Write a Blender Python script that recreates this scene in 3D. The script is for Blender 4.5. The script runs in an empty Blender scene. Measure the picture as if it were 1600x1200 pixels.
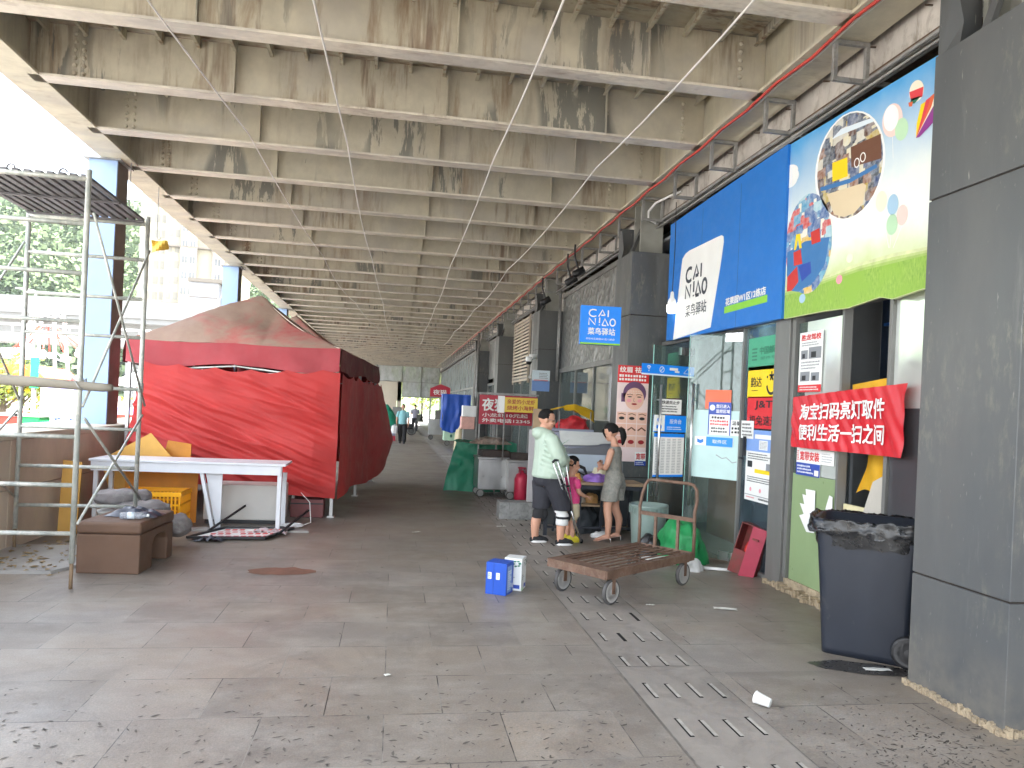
import bpy, bmesh, math, random
from mathutils import Vector as V, Matrix, noise as mnoise
random.seed(7)
SC = bpy.context.scene
COL = SC.collection
# ---------------------------------------------------------------- camera
F, YAW, ROLL, SY, EYE = 1150., .159, -.045, 38., 1.7
FW = V((math.sin(YAW), math.cos(YAW), 0)); R0 = V((math.cos(YAW), -math.sin(YAW), 0)); U0 = V((0, 0, 1))
CR, CU = R0*math.cos(ROLL)-U0*math.sin(ROLL), R0*math.sin(ROLL)+U0*math.cos(ROLL)
cam = bpy.data.cameras.new('camera'); co = bpy.data.objects.new('camera', cam); COL.objects.link(co)
cam.sensor_width = 36; cam.lens = 36*F/1600; cam.shift_y = SY/1600; cam.clip_start = .05; cam.clip_end = 3000
m3 = Matrix((CR, CU, -FW)).transposed(); m4 = m3.to_4x4(); m4.translation = (0, 0, EYE); co.matrix_world = m4
SC.camera = co
# ---------------------------------------------------------------- sky, sun, exposure
SUN_EL, SUN_AZ = math.radians(58), math.radians(102)     # azimuth clockwise from +Y: the sun stands behind the shops
w = bpy.data.worlds.new("World"); SC.world = w; w.use_nodes = True
nt = w.node_tree; bg = nt.nodes['Background']
sky = nt.nodes.new('ShaderNodeTexSky'); sky.sky_type = 'NISHITA'; sky.sun_disc = False
sky.sun_elevation = SUN_EL; sky.sun_rotation = SUN_AZ; sky.dust_density = 1.2; sky.air_density = 1.2
tc = nt.nodes.new('ShaderNodeTexCoord'); mp = nt.nodes.new('ShaderNodeMapping'); mp.inputs['Scale'].default_value = (1.3, 1.3, 3.6)
cn = nt.nodes.new('ShaderNodeTexNoise'); cn.inputs['Scale'].default_value = 1.7; cn.inputs['Detail'].default_value = 9; cn.inputs['Roughness'].default_value = .55
cr = nt.nodes.new('ShaderNodeValToRGB'); cr.color_ramp.elements[0].position = .40; cr.color_ramp.elements[1].position = .56
mx = nt.nodes.new('ShaderNodeMix'); mx.data_type = 'RGBA'; mx.inputs[7].default_value = (7.5, 7.7, 8.0, 1)
nt.links.new(tc.outputs['Generated'], mp.inputs['Vector']); nt.links.new(mp.outputs[0], cn.inputs['Vector']); nt.links.new(cn.outputs['Fac'], cr.inputs['Fac'])
nt.links.new(cr.outputs['Color'], mx.inputs[0]); nt.links.new(sky.outputs['Color'], mx.inputs[6]); nt.links.new(mx.outputs[2], bg.inputs['Color'])
bg.inputs['Strength'].default_value = .13
sl = bpy.data.lights.new('sun', 'SUN'); sl.energy = 3.6; sl.angle = math.radians(.6); sl.color = (1, .95, .87)
so = bpy.data.objects.new('sun', sl); COL.objects.link(so)
sd = V((math.sin(SUN_AZ)*math.cos(SUN_EL), math.cos(SUN_AZ)*math.cos(SUN_EL), math.sin(SUN_EL)))
so.rotation_euler = sd.to_track_quat('Z', 'Y').to_euler()
SC.view_settings.view_transform = 'Standard'; SC.view_settings.look = 'None'; SC.view_settings.gamma = 1
SC.view_settings.exposure = 3.0
SC.cycles.max_bounces = 10; SC.cycles.diffuse_bounces = 6; SC.cycles.transparent_max_bounces = 16
# ---------------------------------------------------------------- pixel of the photo -> point on a world plane
def ray(x, y): return FW+CR*((x-800)/F)-CU*((y-600-SY)/F)
OO = V((0, 0, EYE))
def onX(x, y, v): d = ray(x, y); return OO+d*(v/d.x)
def onY(x, y, v): d = ray(x, y); return OO+d*(v/d.y)
def onZ(x, y, v=0.): d = ray(x, y); return OO+d*((v-EYE)/d.z)
def lerp(a, b, t): return a+(b-a)*t
PI = math.pi
# ---------------------------------------------------------------- materials
MATS = {}
def s2l(c): return tuple((v/12.92 if v <= .04045 else ((v+.055)/1.055)**2.4) for v in c)
def hx(h): return s2l(tuple(int(h[i:i+2], 16)/255 for i in (0, 2, 4)))
class NT:
    def __init__(s, name):
        s.m = bpy.data.materials.new(name); s.m.use_nodes = True; s.t = s.m.node_tree
        s.b = s.t.nodes['Principled BSDF']; s.geo = None
    def n(s, typ, **kw):
        n = s.t.nodes.new(typ)
        for k, v in kw.items():
            if k in n.inputs: n.inputs[k].default_value = v
            else: setattr(n, k, v)
        return n
    def l(s, a, b): s.t.links.new(a, b)
    def pos(s, scale=(1, 1, 1), world=True):
        c = s.n('ShaderNodeNewGeometry').outputs['Position'] if world else s.n('ShaderNodeTexCoord').outputs['Object']
        mp = s.n('ShaderNodeMapping'); mp.inputs['Scale'].default_value = scale; s.l(c, mp.inputs['Vector']); return mp.outputs[0]
    def noise(s, scale, stretch=(1, 1, 1), detail=5, rough=.6, world=True, dist=0):
        n = s.n('ShaderNodeTexNoise'); n.inputs['Scale'].default_value = scale; n.inputs['Detail'].default_value = detail
        n.inputs['Roughness'].default_value = rough; n.inputs['Distortion'].default_value = dist
        s.l(s.pos(stretch, world), n.inputs['Vector']); return n.outputs['Fac']
    def ramp(s, fac, a, b, lo=0., hi=1.):
        r = s.n('ShaderNodeMapRange'); r.inputs['From Min'].default_value = a; r.inputs['From Max'].default_value = b
        r.inputs['To Min'].default_value = lo; r.inputs['To Max'].default_value = hi; s.l(fac, r.inputs['Value']); return r.outputs[0]
    def mix(s, fac, a, b, mode='MIX'):
        m = s.n('ShaderNodeMix', data_type='RGBA', blend_type=mode)
        for i, v in ((0, fac), (6, a), (7, b)):
            if hasattr(v, 'is_output') or isinstance(v, bpy.types.NodeSocket): s.l(v, m.inputs[i])
            elif i == 0: m.inputs[0].default_value = v
            else: m.inputs[i].default_value = (*v, 1)
        return m.outputs[2]
    def mul(s, a, b):
        m = s.n('ShaderNodeMath', operation='MULTIPLY')
        for i, v in ((0, a), (1, b)):
            if isinstance(v, bpy.types.NodeSocket): s.l(v, m.inputs[i])
            else: m.inputs[i].default_value = v
        return m.outputs[0]
    def col(s, c):
        if isinstance(c, bpy.types.NodeSocket): s.l(c, s.b.inputs['Base Color'])
        else: s.b.inputs['Base Color'].default_value = (*c, 1)
    def bump(s, h, strength=.3, dist=.01):
        b = s.n('ShaderNodeBump'); b.inputs['Strength'].default_value = strength; b.inputs['Distance'].default_value = dist
        s.l(h, b.inputs['Height']); s.l(b.outputs[0], s.b.inputs['Normal'])
def M(name, c=(.5, .5, .5), rough=.6, metal=0., var=.25, scale=6., stretch=(1, 1, 1), bump=.0, dirt=None, dirt_amt=.45, spec=.5, emit=0, world=True, bscale=None, fine=.0):
    """worn surface: base colour with large soft mottling, optional dirt patches of their own shape"""
    if name in MATS: return MATS[name]
    t = NT(name); c = tuple(c)
    if var > 0:
        f = t.noise(scale, stretch, world=world)
        k = t.ramp(f, .3, .7)
        cc = t.mix(k, tuple(v*(1-var) for v in c), tuple(min(1, v*(1+var*.6)) for v in c))
    else: cc = None
    if dirt:
        f2 = t.noise(scale*2.3, stretch, 8, .7, world, .6)
        cc = t.mix(t.ramp(f2, 1-dirt_amt-.12, 1-dirt_amt+.14), cc if cc is not None else c, dirt)
    t.col(cc if cc is not None else c)
    t.b.inputs['Metallic'].default_value = metal; t.b.inputs['Specular IOR Level'].default_value = spec
    if rough < .95 and var > 0:
        fr = t.noise(scale*3, stretch, world=world); rr = t.ramp(fr, .25, .75, max(.03, rough-.1), min(1, rough+.12)); t.l(rr, t.b.inputs['Roughness'])
    else: t.b.inputs['Roughness'].default_value = rough
    if bump > 0: t.bump(t.noise(bscale or scale*6, (1, 1, 1) if bscale else stretch, 6, .65, world), bump, .01)
    if emit:
        t.b.inputs['Emission Color'].default_value = (*c, 1); t.b.inputs['Emission Strength'].default_value = emit
    MATS[name] = t.m; return t.m
def glass_mat(name, tint=(.8, .92, .9), op=.12, rough=.03, film=None, refl=.9):
    """window glass as a thin sheet: mostly see-through, mirror-like at a slant, a faint dusty film"""
    if name in MATS: return MATS[name]
    t = NT(name); out = t.t.nodes['Material Output']
    tr = t.n('ShaderNodeBsdfTransparent'); tr.inputs[0].default_value = (*tint, 1)
    gl = t.n('ShaderNodeBsdfGlossy'); gl.inputs['Roughness'].default_value = rough
    fr = t.n('ShaderNodeFresnel'); fr.inputs[0].default_value = 1.52
    m1 = t.n('ShaderNodeMixShader'); t.l(t.mul(fr.outputs[0], refl), m1.inputs[0]); t.l(tr.outputs[0], m1.inputs[1]); t.l(gl.outputs[0], m1.inputs[2])
    df = t.n('ShaderNodeBsdfDiffuse'); df.inputs[0].default_value = (*(film or (.55, .6, .58)), 1)
    m2 = t.n('ShaderNodeMixShader'); t.l(t.ramp(t.noise(2.2, (1, 1, .6)), .3, .75, op*.5, op*1.6), m2.inputs[0])
    t.l(m1.outputs[0], m2.inputs[1]); t.l(df.outputs[0], m2.inputs[2]); t.l(m2.outputs[0], out.inputs['Surface'])
    MATS[name] = t.m; return t.m
# ---------------------------------------------------------------- objects
def tag(o, label=None, cat=None, group=None, kind=None):
    if label: o['label'] = label
    if cat: o['category'] = cat
    if group: o['group'] = group
    if kind: o['kind'] = kind
    return o
def thing(name, label, cat, loc=(0, 0, 0), rz=0., group=None):
    o = bpy.data.objects.new(name, None); COL.objects.link(o); o.location = loc; o.rotation_euler = (0, 0, rz); o.empty_display_size = .1
    return tag(o, label, cat, group)
def copy_tree(o, loc, rz=None, label=None):
    c = o.copy(); COL.objects.link(c); c.location = loc
    if rz is not None: c.rotation_euler = (0, 0, rz)
    if label: c['label'] = label
    for ch in o.children:
        d = ch.copy(); COL.objects.link(d); d.parent = c
        for g in ch.children:
            e = g.copy(); COL.objects.link(e); e.parent = d
    return c
_TX = {}
def text_geo(s):
    """flat outline of a string from the built-in font: (verts 2D scaled to height 1, faces, width)"""
    if s in _TX: return _TX[s]
    cu = bpy.data.curves.new('t', 'FONT'); cu.body = s; cu.resolution_u = 2
    ob = bpy.data.objects.new('t', cu); COL.objects.link(ob)
    dg = bpy.context.evaluated_depsgraph_get(); me = bpy.data.meshes.new_from_object(ob.evaluated_get(dg))
    vs = [(v.co.x, v.co.y) for v in me.vertices]; fs = [tuple(p.vertices) for p in me.polygons]
    bpy.data.objects.remove(ob); bpy.data.curves.remove(cu); bpy.data.meshes.remove(me)
    if vs:
        x0 = min(v[0] for v in vs); x1 = max(v[0] for v in vs); y0 = min(v[1] for v in vs); y1 = max(v[1] for v in vs); h = max(y1-y0, 1e-6)
        vs = [((a-x0)/h, (b-y0)/h) for a, b in vs]; wd = (x1-x0)/h
    else: wd = 1
    _TX[s] = (vs, fs, wd); return _TX[s]
class MB:
    def __init__(s): s.v = []; s.f = []; s.mi = []; s.mats = []; s.cur = 0
    def m(s, mat):
        if mat not in s.mats: s.mats.append(mat)
        s.cur = s.mats.index(mat); return s
    def add(s, vs, fs):
        b = len(s.v); s.v += [tuple(v) for v in vs]; s.f += [tuple(i+b for i in f) for f in fs]; s.mi += [s.cur]*len(fs); return s
    def box(s, c, d, R=None):
        hx_, hy, hz = d[0]/2, d[1]/2, d[2]/2; c = V(c)
        vs = [V((x*hx_, y*hy, z*hz)) for z in (-1, 1) for y in (-1, 1) for x in (-1, 1)]
        if R is not None: vs = [R @ v for v in vs]
        return s.add([v+c for v in vs], [(0, 2, 3, 1), (4, 5, 7, 6), (0, 1, 5, 4), (2, 6, 7, 3), (0, 4, 6, 2), (1, 3, 7, 5)])
    def bx(s, x0, x1, y0, y1, z0, z1): return s.box(((x0+x1)/2, (y0+y1)/2, (z0+z1)/2), (abs(x1-x0), abs(y1-y0), abs(z1-z0)))
    def beam(s, a, b, w, h, up=(0, 0, 1)):
        a, b = V(a), V(b); t = (b-a); L = t.length; t.normalize(); up = V(up)
        if abs(t.dot(up)) > .98: up = V((1, 0, 0))
        sd_ = t.cross(up).normalized(); u = sd_.cross(t)
        return s.box((a+b)/2, (L, w, h), Matrix((t, sd_, u)).transposed())
    def tube(s, pts, r, n=8, cap=True, closed=False):
        pts = [V(p) for p in pts]; k = len(pts); rs = r if isinstance(r, (list, tuple)) else [r]*k
        vs = []; fs = []; ref = None
        for i, p in enumerate(pts):
            if closed: t = pts[(i+1) % k]-pts[i-1]
            else: t = pts[min(i+1, k-1)]-pts[max(i-1, 0)]
            t.normalize()
            if ref is None: ref = V((0, 0, 1)) if abs(t.z) < .9 else V((1, 0, 0))
            a = t.cross(ref).normalized(); ref = a.cross(t).normalized()
            for j in range(n):
                th = 2*PI*j/n; vs.append(p+(a*math.cos(th)+ref*math.sin(th))*rs[i])
        for i in range(k if closed else k-1):
            i2 = (i+1) % k
            for j in range(n): fs.append((i*n+j, i*n+(j+1) % n, i2*n+(j+1) % n, i2*n+j))
        if cap and not closed: fs += [tuple(range(n-1, -1, -1)), tuple(range((k-1)*n, k*n))]
        return s.add(vs, fs)
    def lathe(s, c, prof, n=24, axis='Z'):
        vs = []; fs = []; c = V(c)
        for r_, z in prof:
            for j in range(n):
                th = 2*PI*j/n; q = (r_*math.cos(th), r_*math.sin(th), z)
                if axis == 'X': q = (q[2], q[0], q[1])
                if axis == 'Y': q = (q[0], q[2], q[1])
                vs.append(c+V(q))
        for i in range(len(prof)-1):
            for j in range(n): fs.append((i*n+j, i*n+(j+1) % n, (i+1)*n+(j+1) % n, (i+1)*n+j))
        if prof[0][0] > 1e-5: fs.append(tuple(range(n-1, -1, -1)))
        if prof[-1][0] > 1e-5: fs.append(tuple(range((len(prof)-1)*n, len(prof)*n)))
        return s.add(vs, fs)
    def loft(s, rings, cap=True):
        """rings: list of (centre, a-vector, b-vector); elliptical sections"""
        n = 14; vs = []; fs = []
        for c, a, b in rings:
            for j in range(n):
                th = 2*PI*j/n; vs.append(V(c)+V(a)*math.cos(th)+V(b)*math.sin(th))
        for i in range(len(rings)-1):
            for j in range(n): fs.append((i*n+j, i*n+(j+1) % n, (i+1)*n+(j+1) % n, (i+1)*n+j))
        if cap: fs += [tuple(range(n-1, -1, -1)), tuple(range((len(rings)-1)*n, len(rings)*n))]
        return s.add(vs, fs)
    def grid(s, fn, nu, nv):
        vs = [fn(i/nu, j/nv) for j in range(nv+1) for i in range(nu+1)]; W = nu+1
        return s.add(vs, [(j*W+i, j*W+i+1, (j+1)*W+i+1, (j+1)*W+i) for j in range(nv) for i in range(nu)])
    def prism(s, poly, fr, t):
        """2D outline in frame fr=(o,u,v), thickness t along the frame's normal"""
        o, u, v = fr; nn = u.cross(v).normalized(); n = len(poly)
        vs = [o+u*x+v*y for x, y in poly]+[o+u*x+v*y+nn*t for x, y in poly]
        return s.add(vs, [tuple(range(n-1, -1, -1)), tuple(range(n, 2*n))]+[(i, (i+1) % n, n+(i+1) % n, n+i) for i in range(n)])
    def sheet(s, fr, x0, y0, x1, y1, z, t=0):
        o, u, v = fr; nn = u.cross(v).normalized()
        if t: return s.prism([(x0, y0), (x1, y0), (x1, y1), (x0, y1)], (o+nn*z, u, v), t)
        return s.add([o+u*a+v*b+nn*z for a, b in ((x0, y0), (x1, y0), (x1, y1), (x0, y1))], [(0, 1, 2, 3)])
    def poly(s, fr, pts, z):
        o, u, v = fr; nn = u.cross(v).normalized()
        return s.add([o+u*a+v*b+nn*z for a, b in pts], [tuple(range(len(pts)))])
    def disc(s, fr, cx, cy, r, z, n=28, ry=None): return s.poly(fr, [(cx+r*math.cos(2*PI*i/n), cy+(ry or r)*math.sin(2*PI*i/n)) for i in range(n)], z)
    def stroke(s, fr, pts, wd, z):
        o, u, v = fr; nn = u.cross(v).normalized(); P = [V((a, b)) for a, b in pts]
        L = []; Rr = []
        for i, p in enumerate(P):
            t = (P[min(i+1, len(P)-1)]-P[max(i-1, 0)]); t.normalize(); q = V((-t.y, t.x))*wd/2; L.append(p+q); Rr.append(p-q)
        vs = [o+u*p.x+v*p.y+nn*z for p in L]+[o+u*p.x+v*p.y+nn*z for p in Rr]; k = len(P)
        return s.add(vs, [(k+i, k+i+1, i+1, i) for i in range(k-1)])
    def text(s, fr, st, x, y, h, w_=None, z=.004, bold=0., t=0., warp=None):
        """string with its lower left corner at x,y; height h; squeezed to width w_ if given; bold = extra offset copies"""
        vs, fs, wd = text_geo(st); o, u, v = fr; nn = u.cross(v).normalized(); sx = (w_/wd) if w_ else h
        for k, (dx, dy) in enumerate([(0, 0), (bold, 0), (0, bold*.7), (bold, bold*.7)] if bold else [(0, 0)]):
            q = []
            for a, b in vs:
                px, py = x+a*sx+dx, y+b*h+dy; q.append((warp(px, py) if warp else o+u*px+v*py)+nn*(z+k*.0004))
            s.add(q, fs)
        return s
    def build(s, name, mat=None, parent=None, smooth=False, bev=0., loc=None, sub=0, seg=2):
        me = bpy.data.meshes.new(name); me.from_pydata(s.v, [], s.f); me.update()
        ms = s.mats if s.mats else ([mat] if mat else [])
        for m_ in ms: me.materials.append(m_)
        if s.mats and len(s.mats) > 1: me.polygons.foreach_set('material_index', s.mi)
        if smooth: me.polygons.foreach_set('use_smooth', [True]*len(me.polygons))
        o = bpy.data.objects.new(name, me); COL.objects.link(o)
        if parent is not None: o.parent = parent
        if loc is not None: o.location = loc
        if bev:
            b = o.modifiers.new('bevel', 'BEVEL'); b.width = bev; b.segments = seg; b.limit_method = 'ANGLE'; b.angle_limit = .6
        if sub: m_ = o.modifiers.new('sub', 'SUBSURF'); m_.levels = sub; m_.render_levels = sub
        return o
def recalc(o):
    bm = bmesh.new(); bm.from_mesh(o.data); bmesh.ops.recalc_face_normals(bm, faces=bm.faces); bm.to_mesh(o.data); bm.free(); return o
def fr_of(o, u, v): return (V(o), V(u).normalized(), V(v).normalized())
def nz(x, y=0., z=0.): return mnoise.noise(V((x, y, z)))
# ================================================================ the setting
def floor_mat():
    t = NT('granite_paving')
    br = t.n('ShaderNodeTexBrick'); br.offset = .5; br.offset_frequency = 2
    br.inputs['Scale'].default_value = 1; br.inputs['Mortar Size'].default_value = .0035; br.inputs['Mortar Smooth'].default_value = .3
    br.inputs['Brick Width'].default_value = .64; br.inputs['Row Height'].default_value = .57; br.inputs['Bias'].default_value = 0
    br.inputs['Color1'].default_value = (.80, .80, .80, 1); br.inputs['Color2'].default_value = (1.10, 1.10, 1.10, 1); br.inputs['Mortar'].default_value = (.95, .95, .95, 1)
    mp = t.n('ShaderNodeMapping'); mp.inputs['Location'].default_value = (-.02, .50, 0)
    t.l(t.n('ShaderNodeNewGeometry').outputs['Position'], mp.inputs['Vector']); t.l(mp.outputs[0], br.inputs['Vector'])
    big = t.ramp(t.noise(.35, (1, 2.2, 1), 4), .35, .65)
    base = t.mix(big, (.250, .224, .198), (.300, .250, .198))
    base = t.mix(1., base, br.outputs['Color'], 'MULTIPLY')
    base = t.mix(t.ramp(t.noise(2.2, (1, 1.6, 1), 7, .7), .45, .75, 0, .75), base, (.38, .35, .31))
    base = t.mix(t.ramp(t.noise(1.1, (1, .8, 1), 8, .75, True, .8), .52, .70, 0, .65), base, (.15, .13, .115))
    base = t.mix(t.ramp(t.noise(90, (1, 1, 1), 2), .3, .7, 0, .35), base, (.10, .095, .09))
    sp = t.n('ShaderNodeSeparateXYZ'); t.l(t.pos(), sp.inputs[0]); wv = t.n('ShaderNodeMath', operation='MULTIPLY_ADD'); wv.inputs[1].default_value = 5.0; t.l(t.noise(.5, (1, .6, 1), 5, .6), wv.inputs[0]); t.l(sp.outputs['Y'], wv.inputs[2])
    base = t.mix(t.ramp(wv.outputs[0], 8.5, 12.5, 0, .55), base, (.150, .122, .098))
    wx = t.n('ShaderNodeMath', operation='MULTIPLY_ADD'); wx.inputs[1].default_value = 2.2; t.l(t.noise(.9, (1, 1, 1), 6, .7), wx.inputs[0]); t.l(sp.outputs['X'], wx.inputs[2])
    base = t.mix(t.ramp(wx.outputs[0], 3.6, 4.6, 0, .55), base, (.20, .165, .125))      # grime along the shop fronts
    seam = t.ramp(t.noise(2.7, (1, 1, 1), 4, .6), .42, .56)            # some joints open and dark, some packed with grit
    jm = t.mix(seam, (.035, .032, .03), (.23, .215, .19))
    base = t.mix(br.outputs['Fac'], base, jm)
    rust = t.ramp(t.noise(1.4, (1, 1, 1), 6, .7, True, .4), .70, .80, 0, .35)
    base = t.mix(rust, base, (.20, .10, .06)); t.col(base)
    t.l(t.ramp(t.noise(1.3, (1, 1, 1), 6), .3, .7, .34, .62), t.b.inputs['Roughness'])
    h = t.n('ShaderNodeMath', operation='SUBTRACT'); t.l(t.noise(60, (1, 1, 1), 4), h.inputs[0]); t.l(br.outputs['Fac'], h.inputs[1])
    t.bump(h.outputs[0], .25, .006); return t.m
def steel_mat(name, c, rust, slate, grey=.4, seed=0.):
    """old cream paint: grey bare areas, vertical rust runs and dark slate patches where the paint has come off"""
    t = NT(name)
    def nz_(scale, st, d=6, r=.65, dist=0.):
        n = t.n('ShaderNodeTexNoise'); n.inputs['Scale'].default_value = scale; n.inputs['Detail'].default_value = d; n.inputs['Roughness'].default_value = r; n.inputs['Distortion'].default_value = dist
        mp = t.n('ShaderNodeMapping'); mp.inputs['Scale'].default_value = st; mp.inputs['Location'].default_value = (seed*3.7, seed*1.9, 0)
        t.l(t.n('ShaderNodeNewGeometry').outputs['Position'], mp.inputs['Vector']); t.l(mp.outputs[0], n.inputs['Vector']); return n.outputs['Fac']
    col = t.mix(t.ramp(nz_(3, (1, 1, .8)), .35, .65), tuple(v*.86 for v in c), tuple(min(1, v*1.08) for v in c))
    col = t.mix(t.ramp(nz_(.55, (1, 3.6, 1), 5), .5, .60, 0, grey), col, (.40, .38, .36))
    pv = t.n('ShaderNodeVectorMath', operation='DISTANCE'); t.l(t.n('ShaderNodeNewGeometry').outputs['Position'], pv.inputs[0]); pv.inputs[1].default_value = (1.1, 5.6, 5.4)   # the worst leak
    leak = t.ramp(pv.outputs['Value'], .6, 2.6, .16, 0)
    rg = t.n('ShaderNodeMath', operation='ADD'); t.l(nz_(.42, (1, 3.3, .3), 3), rg.inputs[0]); t.l(leak, rg.inputs[1])
    reg = t.ramp(rg.outputs[0], .46, .60)                 # damp areas of the roof
    run = t.ramp(nz_(3.0, (1, 3.1, .13), 7, .7, .3), .50, .64)
    col = t.mix(t.mul(t.mul(reg, run), rust), col, (.235, .15, .085))
    run2 = t.ramp(nz_(6.0, (1, 2.3, .10), 5, .6), .55, .66)
    col = t.mix(t.mul(t.mul(reg, run2), rust*.8), col, (.12, .055, .03))
    reg2 = t.ramp(nz_(.6, (1, 6.3, .25), 3), .57, .60)
    pat = t.ramp(nz_(4.6, (1, 2.7, .16), 8, .7, .4), .50, .525)
    col = t.mix(t.mul(t.mul(reg2, pat), slate), col, (.155, .158, .145)); t.col(col)
    t.b.inputs['Roughness'].default_value = .62; t.bump(nz_(14, (1, 1, .7)), .25, .006); return t.m
def slate_mat():
    t = NT('slate_paint')
    col = t.mix(t.ramp(t.noise(1.2, (1, 1, .3), 5), .35, .7), (.072, .077, .081), (.108, .109, .106))
    col = t.mix(t.ramp(t.noise(7, (1, 1, .10), 7, .7), .60, .80, 0, .55), col, (.22, .215, .20))
    col = t.mix(t.ramp(t.noise(28, (1, 1, .4), 4, .7), .66, .75, 0, .6), col, (.30, .29, .27))
    g = t.n('ShaderNodeSeparateXYZ'); t.l(t.pos(), g.inputs[0])
    col = t.mix(t.mul(t.ramp(t.noise(1.3, (1, 1, .8), 6), .52, .66), t.ramp(t.noise(16, (1, 1, .35), 7, .75), .50, .70)), col, (.20, .19, .15))
    col = t.mix(t.ramp(t.noise(42, (1, 1, .12), 3, .6), .70, .76, 0, .7), col, (.34, .33, .30))
    low = t.mul(t.ramp(g.outputs['Z'], 0., .5, .8, 0.), t.ramp(t.noise(6, (1, 1, 1), 6), .35, .65))
    col = t.mix(low, col, (.17, .155, .13)); t.col(col)
    t.l(t.ramp(t.noise(5, (1, 1, .3)), .3, .7, .36, .55), t.b.inputs['Roughness']); t.bump(t.noise(4, (1, 1, .4), 3), .12, .02); return t.m
M_floor = floor_mat()
M_web = steel_mat('cream_beam_paint', (.53, .49, .385), .85, .8)
M_flange = steel_mat('flange_paint', (.66, .605, .51), .35, .15, .55, 2.)
M_girder = steel_mat('girder_paint', (.56, .52, .40), .35, .10, .35, 4.)
M_deck = steel_mat('deck_paint', (.42, .385, .29), .9, .75, .3, 6.)
M_slate = slate_mat()
M_colblue = M('blue_grey_column_paint', hx('8fa9cf'), .5, 0, .08, 1.5, (1, 1, .4), .05)
M_colback = M('brown_column_paint', (.16, .125, .105), .6, 0, .2, 2)
M_conc = M('speckled_concrete', (.50, .47, .43), .85, 0, .22, 3, (1, 1, .5), .3, (.20, .17, .14), .40)
M_rustdark = M('dark_rusty_edge', (.09, .06, .04), .8, 0, .5, 5, (1, 1, 1), .4, (.22, .12, .06), .4)
M_galv = M('galvanised_steel', (.30, .30, .29), .5, .35, .25, 8, (1, 1, 1), .1, (.17, .14, .11), .35)
M_alu = M('grey_frame_aluminium', (.20, .20, .19), .45, .3, .15, 3, (1, 1, .2))
M_steel = M('brushed_steel', (.62, .62, .62), .28, .9, .1, 6, (1, 1, .1))
M_white = M('white_paint', (.78, .78, .77), .5, 0, .06, 5)
M_black = M('black_plastic', (.012, .012, .014), .5, 0, .2, 8)
M_dark = M('dark_void', (.02, .021, .023), .8, 0, .3, 2)
M_grit = M('tan_grout', (.42, .34, .23), .95, 0, .35, 9, (1, 1, 1), .8, (.16, .12, .08), .4)
# ---- ground and paving
mb = MB()
for x0, x1, y0, y1 in ((-8.6, 1.535, -12, 72), (2.145, 4.9, -12, 72)): mb.sheet(fr_of((0, 0, 0), (1, 0, 0), (0, 1, 0)), x0, y0, x1, y1, 0)
tag(mb.build('pavement', M_floor), kind='structure')
M_out = M('park_paving', (.38, .36, .33), .9, 0, .15, .3)
mb = MB(); mb.sheet(fr_of((0, 0, 0), (1, 0, 0), (0, 1, 0)), -1500, -400, 1500, 2500, -.35)
tag(mb.build('ground', M_out), kind='structure')
# ---- slotted drain covers let into the paving
M_drain = M('drain_stone', (.275, .250, .222), .6, 0, .25, 1.3, (1, 1, 1), .2, (.19, .17, .15), .40)
M_grime = M('slot_sediment', (.40, .38, .34), .9, 0, .25, 14)
M_slot = M('slot_shadow_gap', (.012, .011, .01), .9, 0, 0)
mb = MB(); fz = fr_of((0, 0, 0), (1, 0, 0), (0, 1, 0))
mb.m(M_drain); mb.sheet(fz, 1.54, -12, 2.14, 40, .001)
mb.m(M_grime)
M_edge = M('drain_edge_grit', (.30, .28, .25), .9, 0, .5, 2.2, (1, 1, 1), 0, (.12, .11, .10), .5); mb.m(M_edge)
for x in (1.538, 2.142): mb.sheet(fz, x-.004, -12, x+.004, 40, .004)
y = 2.2
while y < 26:
    for i in range(4):
        x = 1.64+i*.14+random.uniform(-.008, .008); yy = y+random.uniform(-.015, .015); L = .105+random.uniform(-.01, .01)
        mb.m(M_slot); mb.sheet(fz, x-.017, yy-L-.006, x+.010, yy+L+.006, .0035)
        if random.random() < .95:
            mb.m(M_grime); a, b = sorted((random.uniform(-1.03, -.85), random.uniform(.85, 1.03))); mb.sheet(fz, x-.008, yy+L*a, x+.014, yy+L*b, .0055)
    y += .53 if y < 9 else .5
mb.m(M_edge)
for yy in (4.74, 8.0, 1.6): mb.sheet(fz, 1.54, yy-.005, 2.14, yy+.005, .0045)
tag(mb.build('drain_strip'), kind='structure')
# ---- dark flecks left on the near paving
M_fleck = M('dark_fleck', (.125, .112, .098), .8, 0, .3, 3)
mb = MB()
def flecks(n, fx, fy):
    for _ in range(n):
        x, y_ = fx(), fy(); a = random.gauss(.5, .5)+PI*.5*(random.random() < .25); L = random.uniform(.006, .020)*random.choice((1, 1, 1.4)); W = L*random.uniform(.16, .34)
        ca, sa = math.cos(a), math.sin(a); bend = random.uniform(-.3, .3)*L
        pts = [(-L, 0), (-L*.3, -W+bend*.5), (L*.5, -W*.7+bend*.3), (L, 0), (L*.3, W+bend*.4), (-L*.4, W*.8+bend*.5)]
        if 1.52 < x < 2.16: continue
        mb.add([(x+p*ca-q*sa, y_+p*sa+q*ca, .003) for p, q in pts], [tuple(range(6))])
flecks(1500, lambda: random.uniform(-2.6, 1.5), lambda: 2.7+abs(random.gauss(0, .8)))
flecks(1100, lambda: random.gauss(2.9, .42), lambda: 2.8+abs(random.gauss(0, .55)))
flecks(160, lambda: random.uniform(-3.2, 3.4), lambda: random.uniform(3, 8.5))
tag(mb.build('paving_flecks', M_fleck), 'small dark flecks scattered over the near paving', kind='stuff')
M_spill = M('rusty_spill', (.17, .075, .045), .75, 0, .3, 6)
mb = MB(); c = onZ(440, 893)
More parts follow.
